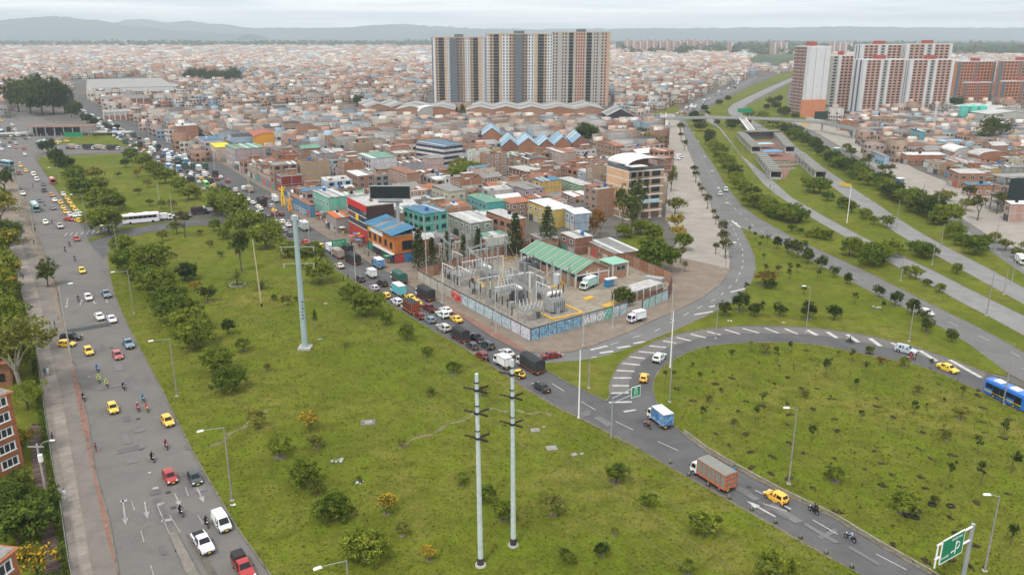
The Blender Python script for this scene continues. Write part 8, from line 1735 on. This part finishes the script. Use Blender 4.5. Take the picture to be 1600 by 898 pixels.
# green signs
sgn = M('sign_green',(.010,.20,.095),.5,.06); sgw = M('sign_white',(.75,.76,.74),.5,.04)
def letters(t,x0,x1,z,h_,n,y=-.06,seed=1):
    """a row of short upright strokes: distant lettering"""
    rr = random.Random(seed); w_ = (x1-x0)/n
    for k in range(n):
        b = MB(); xa = x0+k*w_; b.bx(xa+w_*.12,y-.01,z,xa+w_*.34,y,z+h_*(1 if k == 0 or rr.random() < .3 else .72))
        if rr.random() < .7: b.bx(xa+w_*.62,y-.01,z,xa+w_*.82,y,z+h_*.72)
        if rr.random() < .6: b.bx(xa+w_*.30,y-.012,z+h_*.55,xa+w_*.7,y-.002,z+h_*.72)
        b.build('letter',sgw,t)
SGA = math.atan2(.53,.848)
px,py = 1505,900; hs = hgt(px,py,819); t = thing('road_sign','sign','road sign',place(px,py),SGA,None,'big green direction sign with a loop arrow on a steel cantilever'); MB().tube((0,0,0),(0,0,hs),.30,.25,8).build('post',steel,t)
yb,yt = hs-3.3,hs-.25
for z in (hs-.35,hs-2.3): MB().tube((0,0,z),(-7.6,0,z),.13,n=6).build('arm',whitep,t)
MB().tube((-7.4,0,hs-3.6),(-7.4,0,hs-.4),.11,n=5).build('end_post',whitep,t)
MB().bx(-7.0,-.30,hs-3.1,-2.3,-.22,hs+.15).build('sign_board',sgn,t); rim_ = MB()
for a_ in ((-7.05,hs-3.15,-2.25,hs-3.05),(-7.05,hs+.1,-2.25,hs+.2),(-7.05,hs-3.15,-6.97,hs+.2),(-2.33,hs-3.15,-2.25,hs+.2)): rim_.bx(a_[0],-.33,a_[1],a_[2],-.20,a_[3])
rim_.build('border',sgw,t); letters(t,-5.0,-2.7,hs-.55,.42,8,-.31,3); letters(t,-6.8,-5.2,hs-2.55,.38,7,-.31,5)
ar = MB().bx(-3.98,-.32,hs-2.7,-3.80,-.30,hs-1.1).bx(-4.6,-.32,hs-2.25,-3.98,-.30,hs-2.08)
for k in range(9): a0,a1 = 2.6-k*.55,2.6-(k+1)*.55; ar.tube((-3.55+.42*math.cos(a0),-.31,hs-1.55+.5*math.sin(a0)),(-3.55+.42*math.cos(a1),-.31,hs-1.55+.5*math.sin(a1)),.07,n=4)
ar.poly([(-4.15,-.32,hs-1.1),(-3.63,-.32,hs-1.1),(-3.89,-.32,hs-.75)]).poly([(-4.6,-.32,hs-2.42),(-4.6,-.32,hs-1.92),(-4.95,-.32,hs-2.17)]).build('loop_arrow',sgw,t)
px,py = 954.5,686; hs = hgt(px,py,622); t = thing('road_sign','sign','road sign',place(px,py),SGA,None,'green U-turn sign on a pole arching over the street'); MB().tube((0,0,0),(0,0,hs),.13,.10,7).build('post',steel,t)
MB().tube((0,0,hs-.1),(4.6,0,hs+.7),.09,n=6).build('arm',steel,t); MB().tube((0,0,hs-1.0),(4.6,0,hs-.5),.09,n=6).build('arm',steel,t); MB().bx(4.2,-.12,hs-1.5,7.0,-.04,hs+1.3).build('sign_board',sgn,t); ur = MB().bx(5.15,-.14,hs-.5,5.33,-.122,hs+.6).bx(5.85,-.14,hs-.7,6.03,-.122,hs+.6)
for k in range(6): a0,a1 = math.pi*k/6,math.pi*(k+1)/6; ur.tube((5.59+.35*math.cos(a0),-.13,hs+.6+.35*math.sin(a0)),(5.59+.35*math.cos(a1),-.13,hs+.6+.35*math.sin(a1)),.085,n=4)
ur.poly([(4.98,-.14,hs-.45),(5.24,-.14,hs-.85),(5.50,-.14,hs-.45)]).build('u_turn_arrow',sgw,t); letters(t,4.5,6.7,hs-1.3,.32,8,-.13,9)
rim_ = MB()
for a_ in ((4.15,hs-1.55,7.05,hs-1.47),(4.15,hs+1.27,7.05,hs+1.35),(4.15,hs-1.5,4.23,hs+1.3),(6.97,hs-1.5,7.05,hs+1.3)): rim_.bx(a_[0],-.15,a_[1],a_[2],-.03,a_[3])
rim_.build('border',sgw,t)
for o_ in t.children:
    if o_.name.split('.')[0] in ('sign_board','u_turn_arrow','letter','border'): o_.scale = (.68,1,.68); o_.location = (5.0-5.6*.68,0,(hs-.1)*.32)
px,py = 508,409; hs = hgt(px,py,380); t = thing('road_sign','sign','road sign',place(px,py),SGA,None,'green direction sign hanging over the jammed market street'); MB().tube((0,0,0),(0,0,hs),.16,.13,7).build('post',steel,t); MB().tube((0,0,hs-.4),(7,0,hs-.4),.10,n=5).build('arm',steel,t); MB().bx(2.4,-.15,hs-1.6,7.0,-.06,hs+.4).build('sign_board',sgn,t); letters(t,2.8,6.5,hs-.5,.4,9,-.16,4); letters(t,2.8,5.6,hs-1.2,.35,7,-.16,6)
for px,py,pt in ((1163,186,170),(115,217,207)): hs = hgt(px,py,pt); t = thing('road_sign','small far green road sign','road sign',place(px,py),0); MB().tube((-4,0,0),(-4,0,hs),.2,n=5).tube((4,0,0),(4,0,hs),.2,n=5).build('post',steel,t); MB().bx(-6,-.2,hs-3,6,0,hs).build('sign_board',sgn,t)
# bollards and delineators along the street edge
for px,py in ((1047,724),(1076,744),(1106,760),(1139,780),(1174,798),(1211,818),(1250,842),(1290,866),(1330,888)):
    t = thing('bollard','small dark rubbish clump with a stub post at the lawn edge of the street','bollard',place(px,py)); MB().tube((0,0,0),(0,0,.7),.10,.08,6).build('post',concd,t); MB().ball((.1,.1,.12),(.35,.3,.18),7,4).build('weed_clump',LEAF['dark'],t)
for px,py in ((137,702),(136,690),(126,640),(118,600),(100,530),(92,500),(78,440),(70,415),(60,392)): t = thing('bollard','stone bollard on the brick strip of the west sidewalk','bollard',place(px,py)); MB().tube((0,0,0),(0,0,.9),.16,.12,8).build('post',concd,t); MB().ball((0,0,.95),.16,8,4).build('cap',concd,t)
# rubbish, rocks
for px,py,s_,cs_,lk in ((527,722,.6,('white','skyblue','cement'),'heap of white and blue rubbish bags on the lawn'),(560,755,.5,('charcoal','white'),'small dark rubbish heap on the lawn'),(364,790,.3,('white','cement'),'scattered litter at the foot of the lamp'),(1005,493,.5,('white','cement'),'rubbish by the gate'),(1225,505,.3,('white',),'white scrap on the triangular lawn'),(1370,482,.6,('white','cement'),'pale rubbish on the triangular lawn'),(1140,503,.4,('white',),'white litter near the loop ramp')):
    t = thing('rubbish_heap',lk,'rubbish heap',place(px,py)); rr = random.Random(int(px))
    for k in range(9): ob('bag',UBAG if 'UBAG' in globals() else globals().setdefault('UBAG',MB().ball((0,0,.35),(.5,.42,.38),7,5).mesh('bag',objpaint,True)),t,(rr.uniform(-1,1)*s_*1.3,rr.uniform(-.8,.8)*s_,0),rr.uniform(0,3),s_*rr.uniform(.6,1.3),PAINTC[rr.choice(cs_)])
# garden fence and stepping path
t = thing('garden_fence','fence','fence',(*G(85,739),.1),0,None,'dark green railing fence between the garden path and the sidewalk'); o2 = Vector(G(85,739)); fp = along(L0[:9],.55); fm = M('fence_green',(.018,.03,.022),.6,.2); nn = 0
for i,(fx,fy,fa) in enumerate(fp[:-1]):
    if nn < 290: MB().box((fx-o2.x,fy-o2.y,1.0),(.09,.16,2.0),0,fa).build('bar',fm,t); nn += 1
for i in range(0,len(fp)-6,6):
    a,b = fp[i],fp[i+6]; MB().tube((a[0]-o2.x,a[1]-o2.y,1.9),(b[0]-o2.x,b[1]-o2.y,1.9),.06,n=4).build('rail',M('rail_grey',(.32,.33,.31),.6,.2),t)
hp = [(a[0]-.9,a[1]+.1,.9) for a in along(L0[:8],.8)]
o = ob('hedge',leafmesh('hedge',[(x_,y_,.7,.62) for x_,y_,_ in hp],40,.16,4,[LEAF['hedge']])); reg(o,'clipped hedge','hedge',None,'dark clipped hedge along the garden side of the railing fence'); 
paver = [M('paver_a',(.10,.065,.055),.9,.25),M('paver_b',(.14,.085,.07),.9,.25),M('paver_c',(.08,.06,.052),.9,.25)]
gp = struct(MB().sheet(P((112,985),(96,898),(85,808),(73,740),(62,662),(50,662),(58,740),(68,808),(78,898),(90,985)),.07).build('garden_path',soilm),'dark stepped garden path'); k = 0
for (ax,ay,aa) in along([(101,985),(87,898),(76.5,808),(65.5,740),(56,665)],.62): MB().box((ax,ay,.1),(.5,2.3,.12),0,aa).build('paver',paver[k % 3],gp); k += 1
# bus station pavilions, footbridge
def pav(a,b,w_,label):
    p,q = Vector(G(*a)),Vector(G(*b)); ang = math.atan2((q-p).y,(q-p).x); l = (q-p).length; c = (p+q)/2; t = thing('station_pavilion','pavilion','bus station',(c.x,c.y,.15),ang,'bus station pavilions',label)
    MB().bx(-l/2,-w_/2,0,l/2,w_/2,.9).build('platform',conc,t); MB().box((0,0,3.9),(l+1,w_+1.0,.35),0,0,.98,.8).build('roof',roofm('station',(.17,.16,.135)),t); n = max(6,int(l/3.4))
    for k in range(n):
        for s_ in (-1,1):
            x0 = -l/2+l*k/n; MB().bx(x0+.15,s_*w_/2-.05,.95,x0+l/n-.5,s_*w_/2+.05,3.7).build('glass_panel',glass if k % 3 else steel,t); MB().bx(x0+l/n-.5,s_*w_/2-.09,.9,x0+l/n-.1,s_*w_/2+.09,3.75).build('white_frame',whitep,t)
    for k in range(n // 2): MB().bx(-l/2+l*(k+.4)/(n/2),-w_/2-.3,4.05,-l/2+l*(k+.5)/(n/2),w_/2+.3,4.2).build('roof_rib',steel,t)
pav((1157,216),(1181,240),5,'grey bus station pavilion nearest the footbridge on the left'); pav((1187,249),(1212,281),5,'grey bus station pavilion with white window frames, lower left one'); pav((1214,217),(1234,240),5,'grey bus station pavilion at the upper right'); pav((1248,250),(1282,281),5,'grey bus station pavilion beside the right busway')
p,q = Vector(G(1166,217)),Vector(G(1212,216)); t = thing('station_hall','hall','bus station',(*((p+q)/2),.15),math.atan2((q-p).y,(q-p).x),None,'flat roofed cross hall joining the bus station pavilions'); l = (q-p).length; MB().box((0,0,4.7),(l+3,9,.4)).build('roof',roofm('station',(.17,.16,.135)),t); MB().bx(-l/2,-3,0,l/2,3,4.4).build('wall',M('station_dark',(.10,.09,.085),.8,.3),t)
for px,py,c_ in ((1193,232,'pale turquoise'),(1206,244,'bright blue')): t = thing('shade_canopy',c_+' shade canopy in the station court','canopy',place(px,py),.2); MB().box((0,0,3.0),(11,7,.25),0,0,.8,.7).build('cloth',M('canopy_'+c_.split()[1],(.05,.28,.55) if 'blue' in c_ else (.25,.50,.55),.7,.12),t); [MB().tube((sx*5,sy*3,0),(sx*5,sy*3,3),.08,n=4).build('pole',steel,t) for sx in (-1,1) for sy in (-1,1)]
struct(MB().sheet(P((1172,220),(1212,219),(1245,250),(1225,282),(1208,275),(1190,245)),.155).build('station_court',brickp),'paved court between the station pavilions')
for px,py in ((1215,255),(1222,265),(1230,258)): t = thing('planter','long planter hedge in the station court','planter',place(px,py),.1); MB().box((0,0,.4),(14,1.6,.7)).build('box',conc,t); ob('hedge',leafmesh('planter_hedge',[(x_*.9-6.3,0,1.0,.7) for x_ in range(15)],14,.3,3,[LEAF['hedge']]),t)
fb = thing('footbridge','footbridge','footbridge',(*G(1150,190),.1),0,None,'long grey footbridge crossing all the roads beyond the station'); o3 = Vector(G(1150,190)); pts = [G(1036,186.5,6),G(1100,185,6),G(1160,185.5,6),G(1220,188,6),G(1285,193,6),G(1335,203,6)]
for a,b in zip(pts,pts[1:]):
    a,b = Vector(a)-o3,Vector(b)-o3; ang = math.atan2((b-a).y,(b-a).x); c = (a+b)/2; l = (b-a).length; MB().box((0,0,5.8),(l+.4,3.2,.7)).build('deck',concd,fb,(c.x,c.y,0),ang)
    for s_ in (-1,1): MB().box((0,s_*1.55,6.8),(l+.3,.1,1.2)).build('railing',steel,fb,(c.x,c.y,0),ang)
    MB().tube((0,0,0),(0,0,5.5),.7,.7,8).build('pier',conc,fb,(b.x,b.y,0))
p,q = Vector(G(1160,186,6))-o3,Vector(G(1180,216))-o3; 
for s_ in (-1,1): MB().tube((p.x+s_*2.2,p.y,6.6),(q.x+s_*2.2,q.y,1.6),.35,n=4).build('ramp_rail',whitep,fb)
MB().poly([(p.x-2.2,p.y,5.9),(p.x+2.2,p.y,5.9),(q.x+2.2,q.y,.9),(q.x-2.2,q.y,.9)]).poly([(q.x-2.2,q.y,.5),(q.x+2.2,q.y,.5),(p.x+2.2,p.y,5.5),(p.x-2.2,p.y,5.5)]).build('ramp',conc,fb)
t = thing('stair_tower','stairs','stair',(*G(1037,196),.1),0,None,'white stair tower at the plaza end of the footbridge')
for k in range(12): MB().box((0,-k*.9+4,6.2-k*.52),(4,1.0,.25)).build('step',whitep,t)
for s_ in (-1,1): MB().tube((s_*2.1,4,7.4),(s_*2.1,-6,1.4),.15,n=4).build('rail',whitep,t); MB().tube((s_*2.1,4,0),(s_*2.1,4,9),.25,n=5).build('post',whitep,t)
# yellow barriers by the busways, kiosks
for px,py,l_ in ((1320,293,6),(1162,222,4),(1226,225,5),(1258,197,7)): t = thing('road_barrier','long yellow barrier panel beside the busway','barrier',place(px,py),-.9); MB().box((0,0,1.2),(l_,.3,1.2)).build('panel',M('barrier_yellow',(.60,.38,.03),.6,.12),t); MB().tube((-l_/2,0,0),(-l_/2,0,1.2),.08,n=5).tube((l_/2,0,0),(l_/2,0,1.2),.08,n=5).build('post',steel,t)
for px,py,c_ in ((1405,288,(.04,.13,.26)),(1307,239,(.04,.22,.20)),(1330,238,(.05,.15,.15))): t = thing('kiosk','small dark street kiosk on the right-hand pavement','kiosk',place(px,py),.3); ob('wall',unitbox(objpaint),t,scale=(3,2.4,2.6),color=c_); MB().box((0,0,2.7),(3.4,2.8,.22)).build('roof',whitep,t); ob('shutter',SHUT,t,(0,-1.22,.8),0,(2.2,1,1.4),(.2,.2,.2))
# small lattice radio mast and market clutter
t = thing('radio_mast','mast','mast',(*G(1455,222),.1),.2,None,'slender pale lattice radio mast on the right'); mb = MB(); lattice(mb,(0,0),hgt(1455,222,158),.8,.3,12); mb.build('lattice',whitep,t)
t = thing('radio_mast','mast','mast',(*G(316,205),.1),.2,None,'lattice mast rising over the market street roofs'); mb = MB(); lattice(mb,(0,0),hgt(316,205,180),.8,.3,10); mb.build('lattice',steel,t)
# ------------------------------------------------------------------ one label per thing, from its look and what it stands beside
LM = [(n,*G(px,py)) for n,px,py in (('the thick pale mast',477,545),('the twin power poles',778,868),('the U-turn sign',955,686),('the big green loop sign',1505,900),('the white coach',221,348),('the red corner store',573,386),('the orange corner shop',617,417),('the substation wall corner',829,533),('the green striped hall',901,450),('the tan six storey block',1010,350),('the white banded offices',694,268),('the saw-tooth halls',823,250),
    ('the amber hall',410,235),('the lime yellow roof',347,243),('the dark red building',455,300),('the mint green shop',511,344),('the blank tan tower',490,296),('the feathery palm',371,447),('the low bushy palm',409,479),('the divider island',285,870),('the speed bump',137,517),('the turning black SUV',112,531),('the white shirted walker',102,781),('the orange brick flats',39,726),('the amber street trees',10,430),('the market hall',205,156),('the brown roofed station',92,213),('the dark grove',70,180),('the tall slab',810,166),('the blank white tower',1256,181),('the white framed towers',1410,177),
    ('the turquoise silos',1517,193),('the footbridge',1120,190),('the station court',1205,245),('the parked white truck',994,503),('the olive canvas truck',1112,752),('the blue printed truck',1030,661),('the bright blue bus',1574,628),('the silver loop SUV',1415,551),('the white avenue car',1446,491),('the dark edge billboard',1585,330),('the turquoise corner building',1438,222),('the white curved roof',1492,245),('the red minibus',83,287),('the green minibus',322,292),('the cyan box truck',622,460),('the orange stake truck',641,487),('the unfinished frame',823,280),('the pale green house',900,300),('the cream stepped house',701,318),('the amber yellow house',865,345),('the yellow inflatable',443,322),('the round weed covered plot',1300,690),('the rubbish bags',527,722),('the yellow flowered shrub',481,672),('the brushy thicket',1196,447),('the leafy yard tree',976,476),('the grey finned transformer',866,487),('the dark drum transformer',826,428),('the blank beige house',875,268),('the bright blue roof',330,235),('the pale shed roofs',1570,215),('the wide dense park tree',574,878),('the round green park tree',1100,838))]
ORD = ['nearest','second nearest','third nearest','fourth nearest','fifth nearest','sixth nearest','seventh nearest','eighth nearest','ninth nearest','tenth nearest','eleventh nearest','twelfth nearest']+[f'{a}th nearest' for a in range(13,80)]
TH_ = {10: 'tenth'}
def suffix(n):
    return ORD[n] if n < 12 else f"{n + 1}{'th' if 10 < (n + 1) % 100 < 14 else {1: 'st', 2: 'nd', 3: 'rd'}.get((n + 1) % 10, 'th')} nearest"
used = set(l for _,_,l in THINGS if l); groups_ = {}
for o,look,lab in THINGS:
    if lab: o['label'] = lab; continue
    x,y = o.location.x,o.location.y; px,py = proj(x,y); best = sorted(LM,key=lambda q: math.hypot(q[1]-x,q[2]-y))[0]; lx,ly = proj(best[1],best[2])
    dx,dy = px-lx,(py-ly)*1.8; d = ('to the right of' if dx > 0 else 'to the left of') if abs(dx) > abs(dy) else ('in front of' if dy > 0 else 'behind')
    groups_.setdefault((look,d,best[0]),[]).append((math.hypot(best[1]-x,best[2]-y),o))
for (look,d,lm),v in groups_.items():
    v.sort(key=lambda q: q[0]); wl = look.split()
    short = {'to the right of': 'right of','to the left of': 'left of'}
    for i,(_,o) in enumerate(v):
        pre = (suffix(i)+' ') if len(v) > 1 else ''; s = f'{pre}{look}, {d} {lm}'
        if len(s.split()) > 16: s = f'{pre}{look}, {short.get(d, d)} {lm}'
        w_ = s.split()
        if len(w_) > 16:
            cut = len(w_)-16; lw = look.split(); lw = lw[:max(2,len(lw)-cut)]
            while lw and lw[-1].lower() in ('a','the','of','with','on','in','under','beside','by','and','at','from','over','dark','white','orange'): lw.pop()
            s = f"{pre}{' '.join(lw)}, {short.get(d, d)} {lm}"
        o['label'] = s
seen = {}
for o,_,_ in THINGS: seen.setdefault(o['label'],[]).append(o)
dup_ = [k for k,v in seen.items() if len(v) > 1]
if dup_: print('DUPLICATE LABELS',len(dup_),dup_[:10])
lw_ = [o['label'] for o,_,_ in THINGS if not 4 <= len(o['label'].split()) <= 16]
if lw_: print('LENGTH',len(lw_),lw_[:8])
